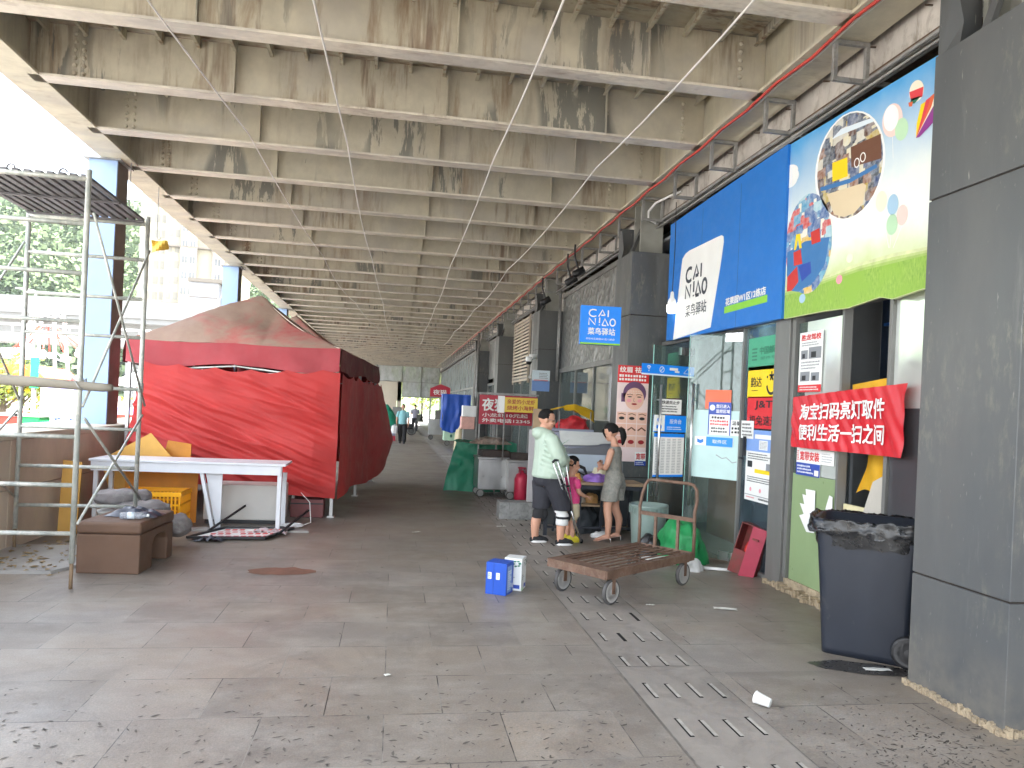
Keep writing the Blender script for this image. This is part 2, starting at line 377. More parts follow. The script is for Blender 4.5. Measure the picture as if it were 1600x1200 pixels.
mb.add([(c.x+(.33+.1*nz(i*.9, 3))*math.cos(i*.2618), c.y+(.16+.07*nz(i*1.1, 9))*math.sin(i*.2618), .0035) for i in range(24)], [tuple(range(24))])
tag(mb.build('spill_stain', M_spill), kind='structure')

# ================================================================ steel canopy
BY = [8.6+1.53*k for k in range(-5, 39)]
ZF, ZT = 5.0, 5.62
canopy = thing('steel_canopy', 'cream painted steel canopy of cross beams with rust runs and peeling paint', 'canopy', (0, 0, 0))
mb = MB(); mb.bx(-4.3, 4.5, -.6, 68, ZT, ZT+.16)
x = -3.82
while x < 3.6: mb.bx(x-.006, x+.006, -.6, 68, ZT-.10, ZT); mb.bx(x-.03, x+.006, -.6, 68, ZT-.112, ZT-.10); x += .385
mb.build('deck', M_deck, canopy)
def beam_mesh():
    wb = MB(); wb.bx(-4.0, 3.60, -.007, .007, .03, ZT-ZF-.02)
    for x in (-1.9, .45, 2.35): wb.bx(x-.006, x+.006, -.085, -.007, .03, .56)
    fl = MB()
    n = 44
    for i in range(n):
        a, b = lerp(-3.98, 3.58, i/n), lerp(-3.98, 3.58, (i+1)/n); j = .004*nz(i*1.7)
        fl.bx(a, b, -.10+j, .10, 0, .026)
    bt = wb
    for x0 in (-3.55, 3.33):
        for k in range(2 if x0 < 0 else 1):
            for i in range(6): bt.lathe((x0+k*.09, -.007, .09+i*.085), [(.0, -.03), (.014, -.028), (.022, -.018), (.024, 0)], 10, 'Y')
    return wb, fl, bt
wb, fl, bt = beam_mesh()
b0 = wb.build('beam', M_web, canopy); f0 = fl.build('flange', M_flange, b0); t0 = None
for o_ in (b0, f0): recalc(o_)
b0.location = (0, BY[0], ZF)
for y in BY[1:]:
    b = b0.copy(); COL.objects.link(b); b.location = (random.uniform(-.01, .01), y, ZF)
    for ch in (f0,):
        c_ = ch.copy(); COL.objects.link(c_); c_.parent = b
mb = MB(); mb.bx(-4.06, -4.04, -.6, 68, 5.03, 5.95); mb.bx(-4.26, -3.86, -.6, 68, 5.0, 5.03); mb.bx(-4.26, -3.86, -.6, 68, 5.95, 5.98)
for y in BY: mb.bx(-4.24, -4.06, y-.006, y+.006, 5.03, 5.95)
mb.build('edge_girder', M_girder, canopy)
mb = MB(); mb.bx(3.62, 3.64, -.6, 68, 5.03, 5.62); mb.bx(3.50, 3.92, -.6, 68, 5.0, 5.03)
for y in BY: mb.bx(3.55, 3.62, y+.10, y+.115, 5.03, 5.6)
mb.build('inner_girder', M_girder, canopy)
# columns of the canopy
def column_parts(root):
    mb = MB(); mb.bx(-.19, .19, 0, .03, 0, 3.77); mb.build('front_plate', M_colblue, root)
    mb = MB(); mb.bx(.165, .195, .03, .42, 0, 3.77); mb.bx(-.195, -.165, .03, .42, 0, 3.77); mb.bx(-.165, .165, .39, .42, 0, 3.77); mb.build('side_plate', M_colback, root)
    mb = MB(); mb.bx(-.25, .25, -.06, .48, 3.77, 3.79); mb.build('cap_plate', M_galv, root)
L_ = ['blue grey steel column behind the scaffold tower', 'blue grey steel column rising behind the tent peak beside the pale tower', 'third blue grey steel column, seen over the tent roof']
k0 = thing('steel_column', L_[0], 'column', (-4.24, 11.3, 1.21), 0, 'steel columns along the open side'); column_parts(k0)
for i, y in enumerate((19.6, 28.1)): copy_tree(k0, (-4.24, y, 1.21), None, L_[i+1])
# hooks hanging from the edge girder
def wire_hook(pt, L, lab):
    o = thing('wire_hook', lab, 'hook', pt)
    MB().tube([(0, 0, 0), (0, 0, -L), (.02, 0, -L-.05), (.05, 0, -L-.04), (.06, 0, -L)], .006, 6).build('wire', M_galv, o); return o
wire_hook((-3.9, 11.4, 5.0), .62, 'bent wire hook hanging bare from the canopy edge')
h = wire_hook((-3.88, 12.6, 5.0), .8, 'thin wire holding a scrap of yellow cloth under the canopy edge')
M_yscrap = M('yellow_scrap', (.62, .40, .05), .7)
mb = MB(); mb.grid(lambda u, v: V((u*.26-.08, .05*math.sin(u*5+v*3), -.86-.22*v+.1*u*v)), 6, 5); mb.build('cloth_scrap', M_yscrap, h)
# strings under the ceiling
M_string = M('white_string', (.75, .73, .70), .7, 0, .1, 4)
for X0, X1, lab in ((-2.42, -.6, 'white string crossing the ceiling above the scaffold and the tent'), (-.85, -.3, 'white string along the ceiling, second from the open side'),
                    (1.12, 1.25, 'white string along the ceiling over the middle of the drain covers'), (2.53, 2.5, 'white string along the ceiling nearest the shops')):
    o = thing('string', lab, 'string', (X0, 2.0, 4.97))
    pts = []
    for i in range(41):
        y = 38*i/40; f = i/40; s_ = (i % 8)/8; pts.append((lerp(0, X1-X0, f)+(.12*math.sin(f*9) if X0 < -2 else .02*math.sin(f*14)), y, -.11*4*s_*(1-s_)))
    MB().tube(pts, .0095, 6).build('line', M_string, o)

# ================================================================ clad pillars on the shop side
M_colin = M('inner_column_grey', (.26, .26, .23), .6, 0, .2, 3)
M_joint = M('panel_joint', (.03, .024, .02), .9, 0, .2)
def pillar_parts(root):
    zs = (.0, .74, 3.19, 4.15)
    for a, b in zip(zs, zs[1:]):
        mb = MB(); mb.bx(0, .78, 0, .78, a+(.006 if a else 0), b-.006); mb.build('panel', M_slate, root, bev=.004)
    mb = MB(); mb.bx(.012, .77, .012, .77, .02, 4.13); mb.build('joint', M_joint, root)
    mb = MB(); mb.bx(.22, .58, .30, .34, 4.1, 5.2); mb.bx(.22, .58, .60, .64, 4.1, 5.2); mb.bx(.38, .42, .34, .6, 4.1, 5.2); mb.build('inner_column', M_colin, root)
    mb = MB(); mb.add([(.02, .60, 4.1), (.02, .78, 4.1), (.02, .78, 4.62), (.03, .66, 4.60), (.05, .6, 4.3)], [(0, 1, 2, 3, 4)]); mb.bx(.02, .32, .765, .78, 4.1, 4.66)
    mb.beam((.10, .5, 4.1), (.46, .62, 4.95), .05, .05); mb.build('torn_top', M_slate, root)
    mb = MB(); n = 64
    for sgn in range(2):
        for i in range(n):
            a = i/n*.82-.02; wd = .022+.04*abs(nz(i*.31+sgn*50))+.008*nz(i*2.1); hh = .025+.06*abs(nz(i*.22, 4+sgn*9))+.008*nz(i*1.9, 3)
            if sgn == 0: mb.bx(-wd, .0, a, a+.82/n, 0, hh)
            else: mb.bx(a, a+.82/n, -wd, .0, 0, hh)
    mb.build('base_grout', M_grit, root)
PL = [(3.6, 'large dark slate clad pillar at the near edge, behind the wheelie bin'), (10.65, 'dark slate clad pillar between the blue parcel sign and the dimpled metal wall'),
      (17.75, 'slate clad pillar carrying the white dome camera, by the louvre'), (24.85, 'slate clad pillar just beyond the louvre panel'), (31.9, 'slate clad pillar beyond the louvre, further down the row, with a thin white downpipe')]
p0 = thing('clad_pillar', PL[0][1], 'pillar', (3.43, 3.6, 0), 0, 'slate clad pillars of the shop front'); pillar_parts(p0)
for y, lab in PL[1:]: copy_tree(p0, (3.43, y, 0), None, lab)
# ================================================================ shop building behind
bld = thing('shop_building', 'long row of shop units with a concrete ring beam and grey metal wall panels', 'building', (4.0, 0, 0))
mb = MB(); mb.bx(.02, .6, -5.2, 70, 4.78, 6.4); mb.build('ring_beam', M_conc, bld)
mb = MB()
for i in range(150):
    a = -5.2+i*.5; d = .06*abs(nz(i*.8)); mb.bx(-.01, .3, a, a+.5, 4.70-d*.5, 4.775)
mb.build('ring_beam_edge', M_rustdark, bld)
M_spike = M('rusty_peg', (.12, .09, .07), .8, .3)
mb = MB()
for i in range(120):
    y = 4.5+i*.23; z = 5.0+.22*(i % 3)+.05*nz(i); mb.tube([(.02, y, z), (-.05, y-.01, z-.01)], .008, 5)
mb.build('form_pegs', M_spike, bld)
mb = MB()
for y0, y1 in ((-5.2, 3.6), (17.75, 18.5), (24.85, 25.6), (31.9, 32.7)): mb.bx(.03, .25, y0, y1, 0, 4.7)
mb.bx(4.6, 4.8, -5.2, 70, 0, 6.4);  mb.bx(0, 9, -5.2, 70, 6.42, 6.6); mb.bx(.3, 4.6, 11.2, 11.35, 0, 4.7)
mb.build('wall', M_conc, bld)
M_indark = M('dim_interior_wall', (.17, .18, .19), .8, 0, .15, 1.5)
M_infloor = M('interior_floor', (.25, .24, .23), .4, 0, .2, 2)
mb = MB(); mb.bx(.0, 4.6, -5, 70, -.02, .012); mb.build('shop_floor', M_infloor, bld)
mb = MB(); mb.bx(.05, 4.6, -5, 70, 4.4, 4.45); mb.bx(4.5, 4.59, -5, 70, .013, 4.4); mb.bx(.1, 4.5, 7.08, 7.14, .013, 4.4); mb.build('interior_partition', M_indark, bld)
# dimpled metal wall panels over the glazing
def metal_mat():
    t = NT('dimpled_grey_metal')
    col = t.mix(t.ramp(t.noise(1.2, (1, 1, .5)), .35, .65), (.20, .205, .20), (.30, .305, .295)); t.col(col)
    vo = t.n('ShaderNodeTexVoronoi'); vo.inputs['Scale'].default_value = 7; t.l(t.pos((1, 1, 1)), vo.inputs['Vector'])
    t.b.inputs['Metallic'].default_value = .55; t.b.inputs['Roughness'].default_value = .36
    t.bump(vo.outputs['Distance'], .8, .03); return t.m
M_metal = metal_mat()
def wallpanels(y0, y1, z0, z1, n):
    for i in range(n):
        mb = MB(); a, b = lerp(y0, y1, i/n), lerp(y0, y1, (i+1)/n); mb.bx(0, .04, a+.008, b-.008, z0, z1); mb.build('metal_panel', M_metal, bld, bev=.006)
wallpanels(11.45, 17.7, 2.72, 4.45, 6); wallpanels(18.55, 21.9, 2.6, 4.45, 3); wallpanels(25.65, 31.85, 2.9, 4.5, 5)
mb = MB()
for y0, y1 in ((11.45, 17.7), (18.55, 24.8), (25.65, 31.85), (32.75, 66)):
    mb.bx(-.03, .06, y0, y1, 2.62, 2.72); mb.bx(-.02, .06, y0, y1, 4.45, 4.55)
    n = max(2, round((y1-y0)/1.55))
    for i in range(n+1):
        yy = lerp(y0+.03, y1-.03, i/n); mb.bx(-.02, .05, yy-.03, yy+.03, 0, 2.62 if y1 < 32 else 4.45)
mb.build('window_frame', M_alu, bld, bev=.004)
G_win = glass_mat('shop_glass', (.50, .60, .58), .10, .03, (.42, .48, .46), 1.)
G_far = glass_mat('bright_shop_glass', (.45, .52, .52), .35, .08, (.50, .56, .56), 1.)
for y0, y1 in ((11.45, 17.7), (18.55, 24.8), (25.65, 31.85), (32.75, 66)):
    n = max(2, round((y1-y0)/1.55))
    for i in range(n):
        mb = MB(); mb.bx(.01, .018, lerp(y0+.03, y1-.03, i/n)+.03, lerp(y0+.03, y1-.03, (i+1)/n)-.03, .02, 2.62 if y1 < 32 else 4.45)
        mb.build('glass_pane', G_win if y1 < 32 else G_far, bld)
# beige louvre panel
M_louv = M('beige_louvre_paint', (.50, .43, .34), .6, 0, .2, 4)
mb = MB(); y0, y1 = 21.95, 24.8
for i in range(19): mb.beam((-.06, y0, 2.6+i*.105), (-.06, y1, 2.6+i*.105), .02, .06)
for yy in (y0, (y0+y1)/2, y1-.02): mb.bx(-.06, 0, yy, yy+.04, 2.5, 4.6)
mb.build('louvre', M_louv, bld)
mb = MB(); mb.tube([(-.5, 31.8, 0), (-.5, 31.8, 4.9)], .05, 10); mb.tube([(-.12, 17.6, 2.4), (-.12, 17.6, 4.6)], .02, 6); mb.tube([(-.12, 17.45, 2.4), (-.12, 17.45, 4.6)], .02, 6); mb.build('downpipe', M_galv, bld, True)
# ceiling runs of pipe along the top of the signs
mb = MB()
for i, (dx, dz, r) in enumerate(((-.05, 4.62, .022), (-.03, 4.68, .018), (-.10, 4.60, .014), (-.12, 4.655, .02))):
    mb.tube([(dx+.01*nz(k, i), -2+k*2., dz+.012*nz(k*.9, i+5)) for k in range(34)], r, 7)
mb.build('conduits', M_galv, bld, True)
# cables along the girder
M_redc = M('red_cable', (.50, .05, .035), .5, 0, .15, 5); M_whc = M('white_cable', (.68, .65, .60), .5, 0, .1, 5)
for nm, m_, dx, dz, r, lab in (('cable', M_redc, 0, 0, .016, 'thick red cable clipped along the girder above the shop signs'), ('cable', M_whc, .05, .015, .012, 'off white cable running just beside the red one along the girder')):
    o = thing(nm, lab, 'cable', (3.52+dx, 3.0, 4.985+dz))
    pts = [(.02*nz(i*.7, dx*30), i*.61, -.02-.03*abs(math.sin(i*.61*PI/1.22))+.01*nz(i, 3)) for i in range(74)]
    pts[0] = (.25, -.2, .12); pts[1] = (.12, .5, .04)
    MB().tube(pts, r, 7).build('sheath', m_, o, True)
# bracket frames of square tube
def bracket(root):
    mb = MB(); s = .038
    mb.bx(-.0, s, 0, s, -.36, 0); mb.bx(.30, .30+s, 0, s, -.33, -.04); mb.bx(s, .30+s, 0, s, -.04, -.002); mb.bx(s, .58, 0, s, -.36, -.36+s); mb.build('tube_frame', M_galv, root, bev=.003)
br0 = None; BL = ['square steel bracket over the balloon mural, nearest the big pillar', 'square steel bracket over the middle of the balloon mural', 'square steel bracket at the corner between mural and blue sign', 'square steel bracket over the middle of the blue sign', 'square steel bracket over the far end of the blue sign, carrying white hose']
for i in range(44):
    y = 5.80+1.22*i; lab = BL[i] if i < 5 else 'one of the small steel brackets in the far row under the girder'
    if br0 is None: br0 = thing('sign_bracket', lab, 'bracket', (3.58, y, 4.99), 0, 'steel brackets under the girder'); bracket(br0)
    else: copy_tree(br0, (3.58+random.uniform(-.02, .02), y, 4.99), None, lab)
o = thing('hose', 'loop of white hose hung over a bracket above the blue sign', 'hose', onX(1018, 325, 3.7))
MB().tube([(.30, -.4, .16), (.22, -.2, .15), (.06, .0, .08), (.0, .12, -.02), (.02, .18, -.12), (.14, .16, -.18)], .018, 8).build('tube', M_white, o, True)
# far end of the walkway
endw = thing('end_screen', 'glazed end screen closing the far end of the walkway over a bright opening', 'screen wall', (0, 66, 0))
M_tan = M('tan_panel', (.55, .49, .40), .7, 0, .1, 1)
mb = MB(); mb.bx(-4, .6, 0, .2, 1.9, 3.6); mb.bx(-4, .2, .3, .5, 0, 1.9); mb.bx(.25, .6, 0, .3, 0, 3.6); mb.build('panel', M_tan, endw)
G_tr = glass_mat('frosted_end_glass', (.62, .64, .66), .75, .25, (.50, .51, .52), .6)
for a, b in ((-4, -1.6), (-1.6, .6), (.6, 2.3), (2.3, 4.)):
    mb = MB(); mb.bx(a+.04, b-.04, .05, .07, 3.65 if b < .7 else 2.35, 5.0); mb.build('glass_pane', G_tr, endw)
mb = MB()
for x in (-1.6, .6, 2.3, 3.9): mb.bx(x-.04, x+.04, -.02, .1, 2.3 if x > .7 else 3.6, 5.1)
mb.bx(-4, 4, -.02, .1, 3.6, 3.65); mb.bx(.6, 4, -.02, .1, 2.28, 2.35); mb.build('frame', M_alu, endw)
rail = thing('railing', 'pale metal railing across the bright opening at the far end', 'railing', (.7, 70, 0))
mb = MB(); mb.bx(0, 3.6, 0, .05, 1.05, 1.1); mb.bx(0, 3.6, 0, .05, .1, .14)
for i in range(25): mb.bx(i*.15, i*.15+.02, .01, .03, .14, 1.05)
mb.build('bars', M_white, rail)
# ================================================================ parapet
M_par = M('brown_granite_panel', (.52, .43, .34), .65, 0, .22, 1.8, (1, 1, .5), .1, (.52, .48, .31), .32)
M_parcap = M('beige_cap_stone', (.50, .43, .34), .75, 0, .15, 2)
par = thing('parapet_wall', 'low brown stone clad wall with a wide beige cap along the open side', 'wall', (-3.88, 0, 0))
i = 0; y = -5.2
while y < 66:
    mb = MB(); mb.bx(-.9, 0, y+.004, y+1.496, 0, .62); mb.bx(-.9, .004, y+.004, y+1.496, .628, 1.14); mb.build('stone_panel', M_par, par, bev=.004); y += 1.5
mb = MB(); mb.bx(-1.0, .03, -5.2, 66, 1.145, 1.21); mb.build('cap', M_parcap, par, bev=.01)
# ================================================================ signs and posters
def ink(name, h, **k): return M('ink_'+name, hx(h), k.pop('rough', .45), 0, k.pop('var', .05), k.pop('scale', 3), **k)
I_blue = ink('blue', '1870c4'); I_blue2 = ink('bright_blue', '0a86f0'); I_white = ink('white', 'e9e9e6'); I_navy = ink('navy', '2b3340'); I_red = ink('red', 'd3282f'); I_green = ink('green', '45a07c')
I_dkgreen = ink('dark_green', '2c7259'); I_yellow = ink('yellow', 'f4cf16'); I_black = ink('black', '1d1d22'); I_lime = ink('lime', '86c83a'); I_grey = ink('grey_text', '8a8d92'); I_pale = ink('pale_blue', 'd9e6ee'); I_orange = ink('orange', 'd9633a'); I_royal = ink('royal', '2a49a5'); I_pink = ink('pink', 'e79aa6')
I_lblue = ink('light_blue', '7d9fd8'); I_dkred = ink('dark_red', '9b1c26')
XF = 3.955
def wf(px0, py, X=XF): p = onX(px0, py, X); return p
class WallPoster:
    """poster lying on a plane: corner pixels are turned into metres on that plane once, then everything is local"""
    def __init__(s, plane, tl, br, name, label, cat, base, t=.004, group=None, outline=None):
        s.plane = plane; a, b = plane(*tl), plane(*br)
        if getattr(plane, 'u', None) is not None: u = plane.u
        else: u = V((0, -1, 0))
        s.u = u; s.v = V((0, 0, 1)); s.o = V((a.x, a.y, b.z)); s.w = (b-a).dot(u); s.h = a.z-b.z
        s.root_loc = s.o; s.fr = (V((0, 0, 0)), u, s.v); s.mb = MB(); s.name = name; s.meta = (label, cat, group)
        s.mb.m(base)
        if outline: s.mb.prism([s.L(*q) for q in outline], s.fr, t)
        else: s.mb.prism([(0, 0), (s.w, 0), (s.w, s.h), (0, s.h)], s.fr, t)
        s.z = t+.0012
    def L(s, px, py): p = s.plane(px, py)-s.o; return (p.dot(s.u), p.z)
    def rect(s, m_, x0, y0, x1, y1, dz=0): s.mb.m(m_); s.mb.sheet(s.fr, x0*s.w, y0*s.h, x1*s.w, y1*s.h, s.z+dz); return s
    def text(s, m_, st, x0, y0, x1, y1, dz=.001, bold=.0): s.mb.m(m_); s.mb.text(s.fr, st, x0*s.w, y0*s.h, (y1-y0)*s.h, (x1-x0)*s.w, s.z+dz, bold); return s
    def lines(s, m_, x0, y0, x1, y1, n, fill=.55, jag=.25, dz=.0008):
        """rows of small print: broken dashes of uneven length"""
        s.mb.m(m_); dy = (y1-y0)/n
        for i in range(n):
            y = y0+dy*(n-1-i)+dy*(1-fill)/2; x = x0; xe = x1-random.random()*jag*(x1-x0); cw = dy*fill*s.h/s.w
            while x < xe:
                g = cw*random.uniform(.65, .95); 
                s.mb.sheet(s.fr, x*s.w, (y+random.uniform(0, .15)*dy*fill)*s.h, min(x+g, x1)*s.w, (y+dy*fill*random.uniform(.8, 1))*s.h, s.z+dz); x += cw*1.15
        return s
    def pix(s, m_, pts, dz=0): s.mb.m(m_); s.mb.poly(s.fr, [s.L(*q) for q in pts], s.z+dz); return s
    def disc(s, m_, cx, cy, r, dz=0, ry=None): s.mb.m(m_); s.mb.disc(s.fr, cx*s.w, cy*s.h, r*s.h, s.z+dz, 30, ry*s.h if ry else None); return s
    def stroke(s, m_, pts, wd, dz=.001): s.mb.m(m_); s.mb.stroke(s.fr, [(a*s.w, b*s.h) for a, b in pts], wd*s.h, s.z+dz); return s
    def done(s):
        o = s.mb.build(s.name, None, None, loc=s.o); tag(o, *s.meta[:2], group=s.meta[2]); return o
def planeX(X):
    f = lambda x, y: onX(x, y, X); return f
class PlaneV:
    """vertical plane through p0 with horizontal direction u (reading direction)"""
    def __init__(s, p0, u): s.p0 = V(p0); s.u = V(u).normalized(); s.n = s.u.cross(V((0, 0, 1)))
    def __call__(s, x, y): d = ray(x, y); t = (s.p0-OO).dot(s.n)/d.dot(s.n); return OO+d*t
def logo(P, m_, x0, y0, x1, y1, wd):
    """the two rows of thin line letters of the parcel shop, in fractions of the poster"""
    def S(pts, dz=.0012): P.stroke(m_, [(x0+(x1-x0)*a, y0+(y1-y0)*b) for a, b in pts], wd, dz)
    S([(.27, .96), (.20, 1.0), (.12, 1.0), (.04, .94), (0, .82), (0, .73), (.04, .62), (.12, .56), (.20, .56), (.27, .60)])
    S([(.36, .56), (.50, 1.0), (.60, .66)]); S([(.46, .66), (.60, .66)]); S([(.72, 1.0), (.72, .56)])
    S([(0, 0), (0, .44), (.24, .02), (.24, .44)]); S([(.40, .50), (.40, .14)]); S([(.40, .05), (.40, 0)])
    S([(.50, 0), (.58, .44), (.73, 0), (.52, .0)]) if False else (S([(.50, .0), (.60, .44), (.74, .0)]), S([(.50, .0), (.66, .0)]))
    S([(.90+.10*math.cos(i*PI/10), .22+.22*math.sin(i*PI/10)) for i in range(21)])
# warm the font cache while the scene is still small
for st in ('菜鸟驿站', '花果园W1区12栋店', '淘宝扫码亮灯取件', '便利生活一扫之间', '韵达', 'J&T', '极兔速递', '中国邮政', '宽带安装', '胜龙驾校', '纹眉 祛痣', '夜猫', '快递员止步', '温馨提示', '您已进入', '监控区域', '取件区', '出库区', '宽带', '小龙虾10元起', '外卖电话12345', '亲爱的小龙虾', '烧烤小海鲜', '贵阳市花果园W1区12栋店', 'B', '日', '其他垃圾', '邮件号', '服务台', '儿童乐园'): text_geo(st)
# ---- big blue sign board
P = WallPoster(planeX(3.90), (1054, 352), (1236, 500), 'sign_board', 'long blue shop sign with a big white logo tag and a lime underline', 'sign', I_blue, .06,
               outline=[(1054.5, 352), (1240, 226), (1229, 498), (1047, 533)])
P.pix(I_white, [(1058, 531.5), (1071, 420), (1073, 405), (1078, 397), (1084, 392), (1128, 371), (1135, 368), (1138, 370), (1138.5, 378), (1134, 410), (1117.5, 512)])
def PB(px0, py0, px1, py1):
    a, b = P.L(px0, py0), P.L(px1, py1); return (a[0]/P.w, a[1]/P.h, b[0]/P.w, b[1]/P.h)
q = PB(1077.5, 468, 1113, 407); logo(P, I_navy, q[0], q[1], q[2], q[3], .026)
q = PB(1077, 497, 1111, 468); P.text(I_navy, '菜鸟驿站', *q, bold=.006)
q = PB(1141, 479, 1205, 448); P.text(I_white, '花果园W1区12栋店', *q, bold=.008)
a, b = P.L(1139, 488), P.L(1207, 472); P.mb.m(I_lime); P.mb.sheet(P.fr, a[0], a[1]-.02, b[0], a[1]+.06, P.z)
P.mb.m(I_navy)
for px in (1107, 1166): a = P.L(px, 300); P.mb.sheet(P.fr, a[0]-.003, .03, a[0]+.003, P.h*.97, P.z-.0004)
P.done()
# ---- balloon mural
def mural_mat():
    t = NT('mural_print'); g = t.n('ShaderNodeSeparateXYZ'); t.l(t.n('ShaderNodeTexCoord').outputs['Object'], g.inputs[0])
    n = t.noise(1.6, world=False); a = t.n('ShaderNodeMath', operation='MULTIPLY_ADD'); a.inputs[1].default_value = .5; t.l(n, a.inputs[0]); t.l(g.outputs['Z'], a.inputs[2])
    c = t.mix(t.ramp(a.outputs[0], 1.15, 2.0), hx('e8ede6'), hx('4f9fd8')); c = t.mix(t.ramp(a.outputs[0], .55, .85, 1, 0), c, hx('c9d59a'))
    t.col(c); t.b.inputs['Roughness'].default_value = .42; t.bump(t.noise(5, (1, .4, 1), world=False), .08, .02); return t.m
def grass_mat():
    t = NT('mural_grass_print'); c = t.mix(t.ramp(t.noise(60, (1, 1, .3), world=False), .3, .7), hx('6f9a35'), hx('a5c55c'))
    t.col(t.mix(t.ramp(t.noise(3, world=False), .4, .6), c, hx('8db445'))); t.b.inputs['Roughness'].default_value = .45; return t.m
def collage_mat(name, cols, sc):
    t = NT(name); vo = t.n('ShaderNodeTexVoronoi'); vo.inputs['Scale'].default_value = sc; vo.distance = 'CHEBYCHEV'; vo.inputs['Randomness'].default_value = .85
    t.l(t.pos((1, 1, 1.3), False), vo.inputs['Vector']); sp = t.n('ShaderNodeSeparateColor'); t.l(vo.outputs['Color'], sp.inputs[0])
    r = t.n('ShaderNodeValToRGB'); r.color_ramp.interpolation = 'CONSTANT'; el = r.color_ramp.elements
    while len(el) < len(cols): el.new(.5)
    for i, c in enumerate(cols): el[i].position = i/len(cols); el[i].color = (*hx(c), 1)
    t.l(sp.outputs[0], r.inputs[0]); t.col(t.mix(t.ramp(t.noise(22, world=False), .35, .7, 0, .5), r.outputs[0], hx('d8dde0'))); t.b.inputs['Roughness'].default_value = .42; return t.m
M_mur = mural_mat(); M_gr = grass_mat()
def Zm(x, y): return (1200+x/2.857, 80+y/2.857)
P = WallPoster(planeX(3.90), (1240, 226), (1448, 455), 'mural_board', 'mural board printed with balloons, round photos and grass over the green glass shop', 'sign', M_mur, .03,
               outline=[(1240, 226), (1500, 70), (1492, 448), (1448, 452), (1400, 468), (1380, 465), (1330, 482), (1290, 487), (1229, 499)])
for dy_, hc in ((-13, 'd3dba6'), (-8, 'bccd86'), (-4, 'a3bf66')):
    P.pix(ink('grass_fade_%s' % hc, hc, var=.2, scale=9), [(1230.5, 470), (1231, 462+dy_), (1262, 455+dy_*1.2), (1300, 440+dy_*.8), (1345, 425+dy_), (1400, 412+dy_*1.2), (1450, 400+dy_), (1494, 392+dy_), (1493, 420), (1345, 440)], .0004+.0001*(13+dy_)/4)
P.pix(M_gr, [(1229.5, 498), (1231, 462), (1262, 455), (1300, 440), (1345, 425), (1400, 412), (1450, 400), (1494, 392), (1492, 448), (1448, 451), (1400, 467), (1380, 464), (1330, 481), (1290, 486)], .001)
def mell(m_, cx, cy, rx, ry, dz, n=32):
    """ellipse drawn on the print: centre and radii taken off the photo, laid down on the board's plane"""
    P.mb.m(m_); P.mb.poly(P.fr, [P.L(*Zm(cx+rx*math.cos(2*PI*i/n)-.0*i, cy+ry*math.sin(2*PI*i/n)-rx*.33*math.cos(2*PI*i/n))) for i in range(n)][::-1], P.z+dz)
C1 = collage_mat('photo_collage_indoor', ['25304a', '1d2433', 'd7cfae', 'b59b2b', '27406e', '5b3a2c', 'c9c4b4', '3a4d66', '8a5a3c'], 9)
C2 = collage_mat('photo_collage_play', ['5fa6c4', '3d78ad', 'c83b34', 'e8e2cf', '4b97bd', '2d5c9a', 'd9b13a', '9cc4cf', '306aa8'], 8)
I_sand = ink('sand', 'd8c6a6'); I_brown = ink('brown', '6b4634'); I_play = ink('play_blue', '3a74ad'); I_cloud = ink('cloud', 'eef0ee'); I_palegreen = ink('pale_green', 'b9dcb8'); I_palepink = ink('pale_pink', 'ecd0c8'); I_bred = ink('balloon_red', 'd8424a'); I_purple = ink('purple', '8d3a8c'); I_cream = ink('cream', 'efe6cf'); I_lbl = ink('balloon_blue', 'a5c6de')
mell(I_cloud, 382, 515, 158, 242, .0015); mell(C1, 382, 512, 148, 232, .0022)
P.pix(I_sand, [Zm(*q) for q in ((278, 640), (440, 590), (455, 600), (440, 680), (400, 725), (355, 742), (310, 730))], .003)
P.pix(I_yellow, [Zm(*q) for q in ((302, 500), (370, 475), (372, 560), (303, 585))], .0032); P.pix(I_brown, [Zm(*q) for q in ((385, 430), (520, 370), (524, 480), (388, 520))], .0030)
P.pix(I_pale, [Zm(*q) for q in ((300, 395), (340, 350), (420, 320), (480, 300), (490, 315), (430, 340), (350, 372))], .0032); P.pix(I_play, [Zm(*q) for q in ((248, 610), (380, 570), (500, 505), (505, 520), (380, 590), (250, 628))], .0034)
for cx, cy in ((440, 475), (413, 500)): mell(I_white, cx, cy, 13, 22, .0036); mell(I_brown, cx, cy, 9, 17, .004)
mell(C2, 196, 860, 104, 222, .0022)
P.pix(I_play, [Zm(*q) for q in ((100, 900), (180, 850), (290, 830), (270, 950), (220, 1030), (150, 1075), (110, 1070), (98, 1000))], .0028)
I_toy = ink('toy_red', 'c5332f')
for pts in (((100, 1010), (145, 960), (150, 1030), (120, 1070), (98, 1075)), ((128, 900), (160, 885), (168, 950), (130, 960)), ((205, 810), (245, 790), (250, 850), (210, 865))): P.pix(I_toy, [Zm(*q) for q in pts], .0032)
P.pix(I_royal, [Zm(*q) for q in ((150, 960), (205, 940), (208, 990), (165, 1030))], .0033); P.pix(I_yellow, [Zm(*q) for q in ((130, 890), (140, 820), (158, 815), (165, 880), (155, 882), (148, 840), (140, 885))], .0033)
mell(I_palepink, 572, 310, 46, 74, .0016); mell(I_cloud, 566, 300, 34, 58, .0022); mell(I_palegreen, 613, 350, 30, 50, .0018)
for cx, cy, m_ in ((522, 672, I_cream), (574, 686, I_lbl), (616, 733, I_palepink), (570, 775, I_palegreen)): mell(m_, cx, cy, 25, 46, .0018)
for (x, y), (x2, y2) in (((572, 384), (575, 480)), ((574, 732), (560, 880)), ((616, 775), (575, 880)), ((524, 716), (556, 880))):
    a, b = P.L(*Zm(x, y)), P.L(*Zm(x2, y2)); P.mb.m(I_cloud); P.mb.stroke(P.fr, [a, b], .006, P.z+.0014)
